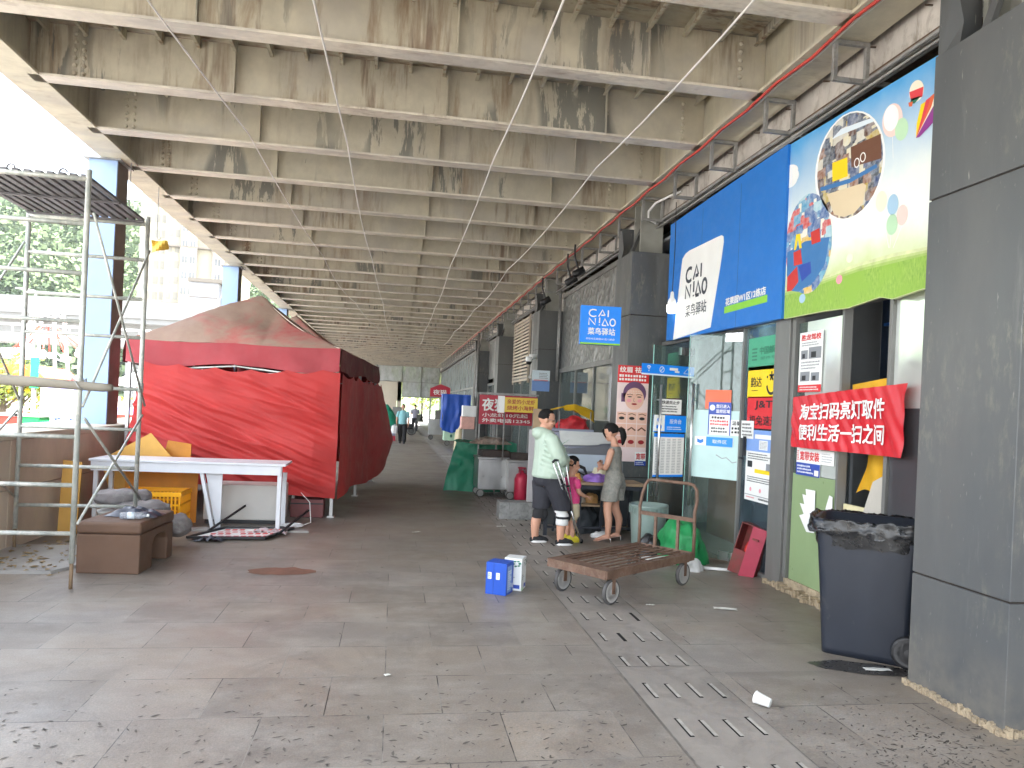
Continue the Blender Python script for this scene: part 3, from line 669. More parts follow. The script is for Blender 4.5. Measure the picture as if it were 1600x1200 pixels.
for i, m_ in enumerate((I_yellow, I_bred, I_orange, I_cream, I_purple)):            # striped balloon at the edge
    x0 = 676+i*22; P.pix(m_, [Zm(*q) for q in ((x0+4, 330-i*26), (x0+24, 240-i*18), (x0+46, 225-i*20), (x0+30, 320-i*10), (694, 385), (678, 390))], .0016+i*.0003)
mell(I_cream, 680, 180, 33, 48, .0016); P.pix(I_bred, [Zm(*q) for q in ((648, 185), (712, 160), (706, 205), (655, 225))], .0022); P.pix(I_dkgreen, [Zm(*q) for q in ((655, 215), (702, 200), (672, 235), (652, 238))], .0022)
for q in ((645, 232), (664, 228), (660, 248), (646, 250)): pass
P.pix(I_orange, [Zm(*q) for q in ((644, 232), (664, 226), (660, 248), (647, 250))], .0023)
mell(I_cloud, 108, 540, 40, 30, .0016); mell(I_cloud, 112, 575, 34, 36, .0017); mell(I_cloud, 128, 558, 24, 30, .0018)
for cx, cy, m_ in ((333, 1020, I_pink), (167, 1105, I_lbl), (380, 925, I_cream)): mell(m_, cx, cy, 14, 20, .0022)
P.done()
# ---- projecting blue square sign
pl = PlaneV((3.05, 12.0, 2.5), (1, -.08, 0)); pl.p0 = V((3.2, 10.42, 2.5))
P = WallPoster(pl, (907, 478), (966, 541), 'hanging_sign', 'square bright blue projecting sign with white logo lettering and a green lower edge', 'sign', I_blue2, .10)
P.rect(I_lime, 0, 0, 1, .045); logo(P, I_white, .20, .50, .86, .90, .032); P.text(I_white, '菜鸟驿站', .18, .25, .86, .43, bold=.004); P.text(I_white, '贵阳市花果园W1区12栋店', .14, .12, .86, .17)
o = P.done()
mb = MB(); mb.tube([(.30, .05, .46), (.62, .26, .46)], .022, 8); mb.build('mount_arm', M_galv, o); MB().tube([(.30, .05, .12), (.62, .26, .12)], .02, 8).build('mount_arm', M_galv, o)
# ---- red banner
M_bred = M('red_banner_cloth', hx('c8202c'), .38, 0, .10, 4, spec=.5); bf = planeX(3.90); b0_ = bf(1238, 697)
bz = lambda x, y: .022*math.sin(x*4.3+y*2)*math.sin(y*5+1)+.016*math.sin(x*21+y*9)*max(0, (x-1.3))*2+.006*math.sin(x*40+y*30)
bw, bh = 1.62, .50; BT = fr_of(b0_, (0, -1, 0), (0, 0, 1))
def bpt(x, y, dz=0.):
    t = x/bw; zt = y/bh; zz = lerp(-.005-.045*math.sin(t*PI)*0, .0, t)+y*lerp(.98, 1.16, t)+.03*t*(1-zt)*0
    return V((-.012-bz(x, y)-dz, -x-.01*math.sin(y*14)*(1 if t > .95 else 0), zz))
mb = MB(); mb.m(M_bred); mb.grid(lambda u, v: bpt(u*bw, v*bh), 70, 22)
for s_, y0 in (('淘宝扫码亮灯取件', .265), ('便利生活一扫之间', .075)):
    mb.m(I_white); mb.text(fr_of((0, 0, 0), (0, -1, 0), (0, 0, 1)), s_, .17, y0, .145, 1.22, .0, .008, warp=lambda px, py: bpt(px, py, .013))
o = tag(mb.build('banner', None, None, True, loc=b0_), 'creased red cloth banner with two lines of white lettering across the shop front', 'banner')
# ---- shop front of the parcel shop
sf = thing('parcel_storefront', 'glazed shop front under the blue sign with both glass doors standing open', 'shop front', (4.0, 7.1, 0))
def wbox(x0, x1, y0, y1, z0, z1, mb): mb.bx(x0-4.0, x1-4.0, y0-7.1, y1-7.1, z0, z1)
mb = MB(); wbox(3.93, 4.06, 6.93, 7.22, 0, 2.78, mb); wbox(3.96, 4.05, 7.985, 8.02, 0, 2.74, mb); wbox(3.96, 4.05, 9.49, 9.53, 0, 2.74, mb); wbox(3.96, 4.05, 10.58, 10.64, 0, 2.74, mb)
wbox(3.955, 4.055, 7.22, 10.64, 2.742, 2.80, mb); wbox(3.965, 4.045, 7.22, 7.985, 0.005, .05, mb); wbox(3.965, 4.045, 9.53, 10.58, 0.005, .05, mb); mb.build('frame', M_alu, sf, bev=.003)
G_door = glass_mat('door_glass', (.74, .86, .83), .05, .02, (.5, .58, .58), 1.); G_fix = glass_mat('fixed_pane_glass', (.40, .50, .52), .10, .03, (.30, .40, .48), 1.)
for y0, y1 in ((7.225, 7.98), (9.535, 10.575)):
    mb = MB(); wbox(3.995, 4.007, y0, y1, .05, 2.74, mb); mb.build('glass_pane', G_fix, sf)
def door(p0, p1, h0, h1, hside):
    p0, p1 = V(p0), V(p1); u = (p1-p0).normalized(); n = u.cross(V((0, 0, 1))); o = p0-V((4, 7.1, 0)); L = (p1-p0).length; fr = (o, u, V((0, 0, 1)))
    mb = MB(); mb.sheet(fr, 0, .03, L, h1, 0, .012); d = mb.build('door', G_door, sf)
    mb = MB()
    for k in (-1, 1):
        b = o+u*.10+n*(.055*k+.006); mb.tube([b+V((0, 0, .62)), b+V((0, 0, h0))], .017, 10)
        for z in (.8, h0-.2): mb.tube([b+V((0, 0, z)), o+u*.10+n*.006+V((0, 0, z))], .010, 8)
    mb.build('handle', M_steel, d, True)
    MB().sheet(fr, L-.22, .03, L, .13, -.012, .036).build('patch_fitting', M_steel, d); MB().sheet(fr, L-.24, h1-.10, L-.02, h1, -.012, .036).build('patch_fitting', M_steel, d)
    mb = MB(); mb.sheet(fr, -.006, .03, 0, h1, 0, .012); mb.build('glass_edge', ink('glass_edge', '8fc4b8'), d)
    return PlaneV(p0+n*.018, u)
D1 = door((3.34, 9.27, 0), (4.0, 9.50, 0), 2.1, 2.62, 0); D2 = door((3.56, 8.58, 0), (4.0, 8.02, 0), 2.1, 2.70, 0)
M_frost = M('frosted_film', hx('b9d3cf'), .6, 0, .08, 3)
# things stuck to the far door leaf
def icon_strip():
    P = WallPoster(D1, (1003, 567), (1084, 591), 'sticker_strip', 'bright blue strip of white safety icons across the far open glass door', 'sticker', I_blue2, .002)
    P.rect(I_pale, 0, 0, 1, .14)
    for i in range(4):
        cx = .13+i*.245
        if i == 0:
            for r in (.10, .19, .28): P.stroke(I_white, [(cx+r*math.cos(a)*P.h/P.w, .40+r*math.sin(a)*1.5) for a in [PI*.25+PI*.5*k/8 for k in range(9)]], .06)
            P.disc(I_white, cx, .38, .06, .001)
        elif i == 1: P.stroke(I_white, [(cx+.25*math.cos(a)*P.h/P.w, .56+.25*math.sin(a)) for a in [2*PI*k/16 for k in range(17)]], .06); P.stroke(I_white, [(cx-.16*P.h/P.w, .40), (cx+.16*P.h/P.w, .72)], .06)
        elif i == 3: P.stroke(I_white, [(cx-.07, .34), (cx, .80), (cx+.07, .34), (cx-.07, .34)], .06)
        else: P.rect(I_white, cx-.10, .55, cx+.06, .78, .001); P.rect(I_white, cx+.0, .36, cx+.09, .52, .001)
    return P.done()
icon_strip()
P = WallPoster(D1, (1031, 623), (1064, 648), 'notice', 'white notice with black lettering on the far door, just under its blue icon strip', 'notice', I_white, .002); P.text(I_black, '快递员止步', .1, .66, .9, .9, bold=.002); P.lines(I_black, .1, .1, .9, .6, 3, .6); P.done()
P = WallPoster(D1, (1022, 648), (1071, 676), 'sticker', 'blue and white sticker on the far door, between white notice and price table', 'sticker', I_blue2, .002); P.rect(I_white, 0, .05, .33, 1, .0008); P.disc(I_blue2, .16, .72, .15, .002); P.rect(I_blue2, .08, .2, .24, .4, .002); P.text(I_white, '服务台', .48, .5, .85, .78); P.lines(I_pale, .4, .12, .9, .36, 2); P.done()
P = WallPoster(D1, (1022, 677), (1066, 745), 'price_table', 'white sheet of tiny printed rows with blue head, low on the far door', 'notice', I_white, .002); P.rect(I_blue2, 0, .92, 1, 1); P.rect(I_blue2, 0, 0, 1, .05)
for c_ in range(5): P.lines(I_grey, .07+c_*.18, .08, .19+c_*.18, .89, 22, .5, .1)
P.done()
# near door leaf
P = WallPoster(D2, (1083, 640), (1158, 752), 'frosted_sheet', 'pale frosted sheet stuck across the middle of the near open glass door', 'sheet', M_frost, .0015); P.stroke(I_grey, [(.5, .35), (.62, .30), (.70, .32), (.82, .25), (.9, .27)], .012); P.done()
D2b = PlaneV(D2.p0+D2.n*.004, D2.u)
P = WallPoster(D2b, (1103, 609), (1142, 640), 'sheet', 'plain orange red sheet on the near door above the blue headed notice', 'notice', I_orange, .002); P.done()
D2c = PlaneV(D2.p0+D2.n*.009, D2.u)
P = WallPoster(D2c, (1108, 628), (1141, 681), 'notice', 'surveillance notice with navy head and red and black lines on the near glass door', 'notice', I_white, .002)
P.rect(I_royal, 0, .62, 1, 1); P.rect(I_royal, 0, 0, .05, .62); P.rect(I_royal, .95, 0, 1, .62); P.text(I_white, '您已进入', .34, .82, .94, .93, bold=.002); P.text(I_white, '监控区域', .34, .67, .94, .78, bold=.002); P.disc(I_pale, .17, .83, .09, .001)
P.lines(I_black, .15, .48, .85, .58, 1, .8); P.lines(I_red, .1, .28, .9, .47, 2, .7); P.lines(I_black, .15, .06, .85, .25, 2, .7); P.done()
P = WallPoster(D2c, (1086, 681), (1144, 699), 'sticker', 'blue sticker with a white parcel icon, low on the near glass door', 'sticker', I_blue2, .002); P.rect(I_white, 0, 0, .31, 1, .0008); P.mb.m(I_blue); P.mb.poly(P.fr, [(a*P.w, b*P.h) for a, b in ((.07, .75), (.155, .6), (.24, .75), (.24, .35), (.155, .2), (.07, .35))], P.z+.002); P.text(I_white, '取件区', .48, .3, .86, .72); P.done()
P = WallPoster(D2c, (1142, 656), (1159, 682), 'notice', 'white paper notice with bold black heading at the edge of the near glass door', 'notice', I_white, .002); P.text(I_black, '温馨', .12, .66, .9, .92, bold=.002); P.lines(I_black, .1, .1, .9, .6, 2, .7); P.done()
# poster column on the fixed pane
pane = planeX(3.975)
def carrier_column(dy, tail, grp):
    """four courier posters one above the other, moved along the shop front by dy"""
    def mv(o):
        o.location.y += dy; return o
    P = WallPoster(pane, (1171, 530), (1221, 575), 'poster', 'green postal poster with dark lettering'+tail, 'poster', I_green, .003); P.text(I_dkgreen, '中国邮政', .36, .46, .92, .70, bold=.002); P.text(I_dkgreen, '邮件号', .4, .3, .85, .40)
    for k in range(4): P.rect(I_dkgreen, .12, .30+k*.11, .28, .35+k*.11)
    mv(P.done())
    P = WallPoster(pane, (1170, 574), (1220, 621), 'poster', 'yellow courier poster with a smiling face mark'+tail, 'poster', I_yellow, .003); P.text(I_black, '韵达', .10, .34, .44, .66, bold=.004); P.lines(I_black, .14, .2, .36, .26, 1)
    cx = .73; k = P.h/P.w
    P.stroke(I_black, [(cx+.27*k*math.cos(a), .42+.30*math.sin(a)) for a in [PI*1.05+PI*.9*i/14 for i in range(15)]], .085)
    for i in range(5): a = PI/2+i*2*PI/5; P.stroke(I_black, [(cx, .66), (cx+.15*k*math.cos(a), .66+.15*math.sin(a))], .07)
    P.disc(I_black, cx-.26*k, .64, .04, .001); P.disc(I_black, cx+.28*k, .64, .04, .001); mv(P.done())
    P = WallPoster(pane, (1169, 620), (1219, 672), 'poster', 'red courier poster with black italic lettering'+tail, 'poster', I_red, .003); P.text(I_black, 'J&T', .24, .58, .76, .86, bold=.006); P.text(I_black, '极兔速递', .08, .10, .92, .40, bold=.004); mv(P.done())
    if dy: return
    P = WallPoster(pane, (1168, 671), (1218, 794), 'poster', 'tall white instruction poster with blue top'+tail, 'poster', I_white, .003); P.rect(I_lblue, 0, .70, 1, 1); P.rect(I_white, .25, .88, .85, .94, .0006); P.rect(I_red, .12, .89, .2, .93, .0006); P.rect(I_white, .38, .73, .62, .86, .0006); P.lines(I_grey, .40, .74, .60, .85, 6, .6, 0)
    P.lines(I_black, .06, .58, .8, .68, 3, .5); P.lines(I_black, .06, .26, .8, .35, 3, .5); P.rect(I_black, .06, .47, .2, .56, .001); P.rect(I_grey, .6, .45, .82, .55, .001); P.rect(I_black, .88, .43, .97, .55, .001); P.rect(I_yellow, .28, .40, .8, .455, .001)
    for k in range(3): P.disc(I_pink, .18+.28*k, .16, .03, .001)
    P.rect(I_grey, .0, .075, 1, .085); P.lines(I_red, .06, .03, .3, .06, 1); P.lines(I_black, .42, .025, .92, .065, 1, .7, .05); P.done()
carrier_column(0, ' on the pane beside the grey post', None)
carrier_column(2.52, ' on the pane behind the far open door', None)
P = WallPoster(planeX(3.965), (1159, 657), (1177, 686), 'notice', 'small white notice taped over the red courier poster, at the door side', 'notice', I_white, .002); P.lines(I_black, .1, .1, .9, .9, 4, .6); P.done()
mb = MB(); mb.bx(0, .03, 0, .025, 0, .22); mb.bx(-.03, 0, -.02, .05, -.04, -.015); mb.build('pull', M_black, None); o = bpy.data.objects['pull']; o.name = 'door_lock'; o.location = onX(1161, 712, 3.93); tag(o, 'small black lock box on the door edge beside the poster column', 'lock')
# light fitting and bulb
M_lit = M('lit_bulb', (1, .97, .9), .5, 0, 0, emit=1.6); M_lit2 = M('lit_tube', (1, .98, .93), .5, 0, 0, emit=14)
o = thing('light_bulb', 'lit white bulb hanging on a wire in front of the blue sign', 'lamp', onX(1049, 490, 3.75))
mb = MB(); mb.lathe((0, 0, 0), [(.0, 0), (.045, .006), (.066, .03), (.068, .09), (.066, .12)], 20); mb.build('bulb', M_lit, o, True)
mb = MB(); mb.lathe((0, 0, 0), [(.066, .121), (.05, .19), (.03, .22), (.022, .30), (.0, .31)], 20); mb.build('lamp_cap', M_white, o, True)
MB().tube([(0, 0, .3), (.01, 0, .9), (0, 0, 1.55)], .006, 6).build('wire', M_black, o)
o = thing('ceiling_lamp', 'white round ceiling lamp just inside the glass beside the post', 'lamp', (4.3, 7.6, 2.62)); mb = MB(); mb.lathe((0, 0, 0), [(0, 0), (.16, .01), (.19, .05), (.19, .06)], 24); mb.build('diffuser', M_lit2, o, True); MB().tube([(0, 0, .06), (0, 0, 1.78)], .012, 6).build('stem', M_white, o)
# ---- what stands inside the parcel shop
M_oak = M('brown_counter_wood', hx('8a5733'), .5, 0, .15, 2, (1, 1, .25)); M_shelf = M('grey_shelf', (.24, .26, .28), .5, .2, .1, 3); M_card = M('cardboard', hx('a9835a'), .8, 0, .2, 4)
o = thing('service_counter', 'brown wooden counter inside the doorway of the parcel shop', 'counter', (4.6, 8.3, .012))
mb = MB(); mb.bx(0, .06, 0, 1.9, 0, .98); mb.bx(.06, .55, 0, .04, 0, .98); mb.build('panel', M_oak, o, bev=.004); mb = MB(); mb.bx(-.03, .6, -.03, 1.95, .983, 1.02); mb.build('top', M_white, o, bev=.004)
def shelf(loc, lab, W=.45, L=2.0):
    o = thing('parcel_shelf', lab, 'shelf', loc)
    mb = MB()
    for x in (0, W):
        for y in (0, L/2, L): mb.bx(x-.015, x+.015, y-.015, y+.015, 0, 2.2)
    mb.build('post', M_shelf, o)
    for k in range(5): mb = MB(); mb.bx(0, W, 0, L, .2+k*.45, .225+k*.45); mb.build('board', M_shelf, o)
    return o
SB = [(ink('box_%d' % i, h, var=.12), h) for i, h in enumerate(('a9835a', 'b8946a', 'd8d8d4', '38537a', '9a3a34', '5d7c6a', 'c6a94a'))]
def parcels(base, lab, W=.45, L=2.0, seed=1):
    rnd = random.Random(seed); n = 0
    for k in range(5):
        y = .05
        while y < L-.2:
            w_ = rnd.uniform(.15, .35); h_ = rnd.uniform(.12, .32); mb = MB(); mb.bx(.04, .04+rnd.uniform(.25, W-.06), y, y+w_, 0, h_)
            ob = mb.build('parcel', rnd.choice(SB)[0], None, bev=.006); ob.location = (base[0], base[1], base[2]+.2265+k*.45); tag(ob, lab, 'parcel', 'parcels on the shop shelves'); y += w_+rnd.uniform(.01, .2); n += 1
shelf((6.2, 7.3, .012), 'grey parcel rack deep inside the shop, facing the doorway'); parcels((6.2, 7.3, .012), 'parcel on the rack deep inside behind the glass', seed=3)
shelf((5.6, 9.3, .012), 'grey parcel rack inside the shop behind the far door'); parcels((5.6, 9.3, .012), 'parcel on the rack inside behind the far door', seed=5)
# ---- green glass shop front beside it
gs = thing('green_storefront', 'shop front with green film on the lower glass and an open middle bay', 'shop front', (4.0, 4.42, 0))
def gbox(x0, x1, y0, y1, z0, z1, mb): mb.bx(x0-4.0, x1-4.0, y0-4.42, y1-4.42, z0, z1)
M_gfilm = M('green_film', hx('8a9f74'), .35, 0, .14, 1.6, (1, 1, .6)); M_mirror = M('pale_reflection_film', (.78, .82, .79), .12, .55, .06, 1.5, bump=.05, bscale=2.)  # whitish pane colour paints in the bright reflection of the outdoors
mb = MB(); gbox(3.95, 4.05, 6.86, 6.92, .12, 2.85, mb); gbox(3.95, 4.05, 5.40, 5.44, .12, 2.85, mb); gbox(3.95, 4.05, 4.42, 4.46, .12, 2.85, mb); gbox(3.955, 4.045, 5.44, 6.86, 2.75, 2.83, mb); gbox(3.955, 4.045, 6.06, 6.09, .12, 2.75, mb); mb.build('frame', M_alu, gs, bev=.003)
mb = MB(); gbox(3.985, 3.995, 6.10, 6.85, .12, 1.18, mb); mb.build('film_panel', M_gfilm, gs)
mb = MB(); gbox(3.985, 3.995, 6.10, 6.70, 1.184, 2.68, mb); mb.build('mirror_pane', M_mirror, gs)
mb = MB(); gbox(3.985, 3.995, 6.71, 6.85, 1.184, 2.68, mb); mb.build('glass_pane', G_win, gs)
M_dimpane = M('dark_reflective_pane', (.13, .13, .14), .12, .5, .25, 1.3, (1, 1, .5), bump=.04, bscale=2.)
mb = MB(); gbox(3.985, 3.995, 4.46, 5.40, 1.84, 2.85, mb); mb.build('mirror_pane', M_mirror, gs); mb = MB(); gbox(3.98, 3.995, 4.46, 5.40, .12, 1.836, mb); mb.build('dark_panel', M_dimpane, gs)
M_ply = M('cream_board', hx('d9cfa4'), .7, 0, .08, 2); M_greyb = M('pale_grey_board', hx('b9b3a8'), .7, 0, .08, 2); M_yfab = M('yellow_fabric', hx('d9a520'), .7, 0, .15, 5)
mb = MB(); gbox(4.02, 4.05, 5.45, 6.05, .12, .98, mb); mb.build('lower_board', M_ply, gs)
mb = MB(); mb.prism([(.0, .12), (.62, .12), (.62, 1.30), (.45, 1.22)], fr_of((.0, 6.06-4.42, 0), (0, -1, 0), (0, 0, 1)), .012); mb.build('leaning_board', M_greyb, gs)
mb = MB(); mb.grid(lambda u, v: V((.14+.10*v+.03*math.sin(u*9+v*3), 1.63-u*.62, lerp(1.08+.16*u, 1.44+.05*math.sin(u*8), v)+.02*math.sin(u*14+v*5))), 24, 10); mb.build('awning_cloth', M_yfab, gs, True)
mb = MB(); mb.grid(lambda u, v: V((.06, 1.63-u*.62, 1.98+.07*v+.06*u)), 8, 2); mb.build('yellow_strip', M_yfab, gs)
mb = MB(); gbox(5.0, 5.06, 4.5, 7.0, .013, 4.3, mb); mb.build('inner_wall', M('navy_inner_wall', (.02, .035, .07), .5, 0, .2, 2), gs)
mb = MB()
for z in (2.14, 2.72): gbox(4.95, 5.0, 4.6, 6.9, z, z+.03, mb)
for y in (5.3, 5.8, 6.3): gbox(4.96, 4.995, y, y+.02, 1.3, 2.74, mb)
mb.build('inner_rail', M('blue_rail', hx('2b62b5'), .5), gs)
o = tag(MB().bx(0, .35, 0, .5, 0, .22).build('box', M_card, None, bev=.005, loc=(4.55, 5.65, 1.9)), 'brown carton standing high inside the open middle bay', 'box')
o = tag(MB().bx(0, .5, 0, 1.5, 0, .03).bx(0, .03, 0, .03, -1.85, 0).bx(.46, .5, 0, .03, -1.85, 0).bx(0, .03, 1.46, 1.5, -1.85, 0).bx(.46, .5, 1.46, 1.5, -1.85, 0).build('inner_shelf', M_shelf, None, loc=(4.48, 5.2, 1.868)), 'plain shelf on legs inside the open middle bay', 'shelf')
mb = MB(); n = 140
for i in range(n): y = 4.38+2.85*i/n; wd = .04+.10*abs(nz(i*.21, 2))+.01*nz(i*1.7); mb.bx(3.95-wd-4, .02, y-4.42, y+2.85/n-4.42, 0, .03+.075*abs(nz(i*.26, 7))+.008*nz(i*1.5, 4))
mb.bx(-.03, .04, 0, 2.5, .0, .12); mb.build('threshold', M_grit, gs)
gf = planeX(3.97)
P = WallPoster(gf, (1251, 521), (1283, 612), 'poster', 'tall white driving school poster with red heading and small grey photos', 'poster', I_white, .003); P.text(I_red, '胜龙驾校', .08, .86, .92, .96, bold=.004); P.lines(I_grey, .1, .76, .9, .84, 2)
for x0, y0, x1, y1 in ((.08, .55, .38, .70), (.42, .55, .95, .74), (.08, .18, .5, .34), (.55, .18, .9, .32)): P.rect(I_grey, x0, y0, x1, y1); P.rect(I_black, lerp(x0, x1, .2), lerp(y0, y1, .1), lerp(x0, x1, .6), lerp(y0, y1, .6), .0008)
P.lines(I_grey, .1, .37, .9, .52, 3); P.rect(I_red, 0, .0, 1, .12); P.lines(I_white, .08, .02, .92, .10, 2); P.done()
P = WallPoster(gf, (1246, 699), (1281, 747), 'sticker', 'white and blue broadband sticker with red lettering under the red banner', 'sticker', I_white, .003); P.rect(I_royal, 0, 0, 1, .46); P.text(I_red, '宽带安装', .14, .55, .95, .88, bold=.005); P.lines(I_red, .03, .52, .11, .92, 5, .7, 0); P.lines(I_white, .05, .06, .75, .40, 3, .6); P.rect(I_white, .78, .04, .95, .24, .001); P.done()
P = WallPoster(gf, (1283, 704), (1303, 729), 'notice', 'small white handwritten notice beside the broadband sticker', 'notice', I_white, .003); P.lines(I_grey, .1, .15, .9, .85, 4, .35); P.done()
for pts, lab in (([(1260, 831), (1249, 805), (1256, 803), (1250, 786), (1257, 788), (1254, 772), (1260, 774), (1259, 764), (1274, 767), (1272, 833)], 'larger torn scrap of white paper left on the green film'), ([(1289, 808), (1290, 795), (1296, 774), (1301, 777), (1300, 812)], 'narrow torn scrap of white paper left on the green film')):
    xs = [q[0] for q in pts]; ys = [q[1] for q in pts]; P = WallPoster(gf, (min(xs), min(ys)), (max(xs), max(ys)), 'paper_scrap', lab, 'paper', I_white, .002, outline=pts); recalc(P.done())
# posters on the second pillar's near face
pf = PlaneV((3.43, 10.63, 0), (1, 0, 0))
M_skin_p = ink('printed_skin', 'e3b7a4'); M_hair_p = ink('printed_hair', '6b4a6e')
P = WallPoster(pf, (966, 570), (1008, 722), 'poster', 'tall beauty poster with a printed face above rows of eyes and lips', 'poster', ink('poster_pink', 'e9d3d2'), .004); P.rect(I_red, 0, .82, 1, 1); P.text(I_white, '纹眉 祛痣', .06, .925, .95, .985, bold=.004); P.lines(I_white, .05, .835, .95, .91, 2, .7, .05)
P.disc(M_hair_p, .56, .71, .125, .0004); P.rect(M_hair_p, .14, .62, .3, .71, .0004); P.mb.m(M_skin_p); P.mb.disc(P.fr, .56*P.w, .655*P.h, .235*P.w*1.3, P.z+.001, 30, .115*P.h)
for sx in (-1, 1): P.mb.m(I_black); P.mb.disc(P.fr, (.56+sx*.15)*P.w, .675*P.h, .07*P.w, P.z+.002, 16, .006*P.h); P.stroke(I_brown, [(.56+sx*.05, .695), (.56+sx*.14, .703), (.56+sx*.25, .694)], .006, .002)
P.mb.m(I_dkred); P.mb.disc(P.fr, .56*P.w, .60*P.h, .09*P.w, P.z+.002, 18, .010*P.h); P.stroke(M_hair_p, [(.55, .665), (.53, .63), (.58, .625)], .004, .002)
for k in range(16): P.mb.m(I_white); P.mb.disc(P.fr, (.36+.052*(k % 8))*P.w, (.735-.022*(k//8))*P.h, .010*P.w, P.z+.0022, 8, .0055*P.h)
for sx in (-1, 1): P.mb.m(I_pink); P.mb.disc(P.fr, (.56+sx*.17)*P.w, .635*P.h, .07*P.w, P.z+.0018, 16, .018*P.h)
for r in range(3):
    for c_ in range(3):
        x0 = .03+c_*.325; y0 = .40-r*.125; P.rect(M_skin_p, x0, y0, x0+.30, y0+.115, .0006)
        if r == 0: P.mb.m(I_black); P.mb.disc(P.fr, (x0+.15)*P.w, (y0+.05)*P.h, .09*P.w, P.z+.002, 16, .016*P.h); P.stroke(I_brown, [(x0+.04, y0+.09), (x0+.15, y0+.10), (x0+.27, y0+.085)], .008, .002)
        elif r == 1: P.stroke(I_brown, [(x0+.03, y0+.05), (x0+.15, y0+.08), (x0+.28, y0+.05)], .016, .002)
        else: P.mb.m(I_dkred); P.mb.disc(P.fr, (x0+.15)*P.w, (y0+.055)*P.h, .10*P.w, P.z+.002, 16, .022*P.h)
P.done()
P = WallPoster(pf, (992, 706), (1008, 728), 'sticker', 'white broadband sticker with red letters on the pillar under the beauty poster', 'sticker', I_white, .009); P.rect(I_royal, 0, 0, 1, .35); P.text(I_red, '宽带', .08, .45, .92, .9, bold=.004); P.lines(I_white, .1, .05, .9, .3, 2); P.done()
# dome camera and speakers
o = thing('dome_camera', 'white dome camera on the pillar beside the louvre', 'camera', (3.40, 17.9, 2.95)); mb = MB(); mb.bx(-.16, .03, -.05, .05, .0, .10); mb.lathe((-.16, 0, -.02), [(.02, -.10), (.06, -.09), (.085, -.03), (.085, .06), (.0, .07)], 18); mb.build('body', M_white, o, True); mb = MB(); mb.lathe((-.16, 0, -.02), [(.0, -.14), (.05, -.125), (.072, -.08), (.075, -.045)], 18); mb.build('dome', M_black, o, True)
P = WallPoster(PlaneV((3.43, 17.73, 0), (1, 0, 0)), (832, 578), (858, 612), 'poster', 'pale blue and white poster on the pillar under the dome camera', 'poster', I_pale, .004); P.rect(I_lblue, 0, 0, 1, .5); P.rect(I_pink, .1, .48, .9, .55); P.lines(I_grey, .4, .6, .9, .9, 4); P.done()
def spot(loc, rz, lab):
    o = thing('spotlight', lab, 'spotlight', loc, rz, 'black spotlights under the girder'); mb = MB(); mb.lathe((0, 0, 0), [(.05, -.12), (.075, -.11), (.075, .10), (.06, .14), (.0, .15)], 16, 'X'); ob = mb.build('body', M_black, o, True); ob.rotation_euler = (0, .5, 0); MB().tube([(0, 0, 0), (.1, 0, .3), (.1, 0, .55)], .02, 8).build('arm', M_black, o)
spot(onX(893, 438, 3.5), 2.6, 'black spotlight clamped under the girder, nearest the hanging blue sign'); spot(onX(905, 425, 3.55), 2.9, 'second black spotlight, angled beside the first above the metal wall'); spot(onX(853, 470, 3.5), 2.7, 'black spotlight further along, above the dimpled metal wall')
# ================================================================ beyond the parapet
def forest_mat():
    t = NT('forest_leaves'); c = t.mix(t.ramp(t.noise(.05, (1, 1, 1), 6), .35, .65), (.045, .085, .030), (.11, .16, .065))
    t.col(t.mix(t.ramp(t.noise(.5, (1, 1, 1), 4), .4, .65, 0, .7), c, (.16, .20, .10))); t.b.inputs['Roughness'].default_value = .8; return t.m
M_for = forest_mat()
def hill_z(x, y):
    r = max(0, (y-150)/190); base = 92*(1-.38*min(1, max(0, (x+85)/50)))*(1-math.exp(-r*1.9))*(1+.10*math.sin(x*.011+1)+.06*math.sin(x*.031)); return base+5*nz(x*.02, y*.02)-2
mb = MB(); mb.grid(lambda u, v: V((lerp(-420, 260, u), lerp(145, 560, v), hill_z(lerp(-420, 260, u), lerp(145, 560, v)))), 60, 40)
tag(mb.build('hill', M_for, None, True), kind='structure')
rf = random.Random(11); mb = MB()
for _ in range(7000):
    y = 150+abs(rf.gauss(0, 105)); x = rf.uniform(-.56, -.10)*y+rf.uniform(-6, 6); z = hill_z(x, y); r = rf.uniform(1.3, 3.0)*(.7+y/500)
    for k in range(9):
        c = V((x+rf.gauss(0, r*.55), y+rf.gauss(0, r*.5), z+rf.uniform(.1, 1.5)*r)); a = V((rf.gauss(0, 1), rf.gauss(0, 1), rf.gauss(0, 1)+.6)).normalized(); b = a.orthogonal().normalized(); d = a.cross(b); s_ = r*rf.uniform(.18, .36)
        mb.add([c+b*s_, c+d*s_*.7, c-b*s_*.8, c-d*s_], [(0, 1, 2, 3)])
tag(mb.build('hillside_forest', M_for), 'pale green forest covering the hillside beyond the park', kind='stuff')
# tower block
M_tw = M('cream_tower_wall', (.33, .30, .22), .8, 0, .06, .3); M_twl = M('tower_line', (.12, .105, .085), .8, 0, .05); M_twin = M('tower_window', (.09, .095, .095), .3, 0, .2, .2)
tb = thing('tower_block', 'tall cream apartment tower with columns of small windows behind the canopy edge', 'apartment block', (-44.6, 150, -.3), .10)
mb = MB(); mb.bx(0, 14, 0, 18, 0, 100); mb.bx(-5.0, 0, 2.5, 16, 0, 96); mb.bx(2.9, 5.9, -1.2, 0, 0, 100); mb.bx(8.6, 11, -.8, 0, 0, 100); mb.build('wall', M_tw, tb)
mb = MB()
for k in range(9): mb.bx(-.05, 14.05, -1.26, -.004, 8+k*11, 8.25+k*11)
for x in (2.9, 5.9, 8.6, 11): mb.bx(x-.06, x+.06, -1.25, -.7, 0, 100)
mb.build('ledge', M_twl, tb)
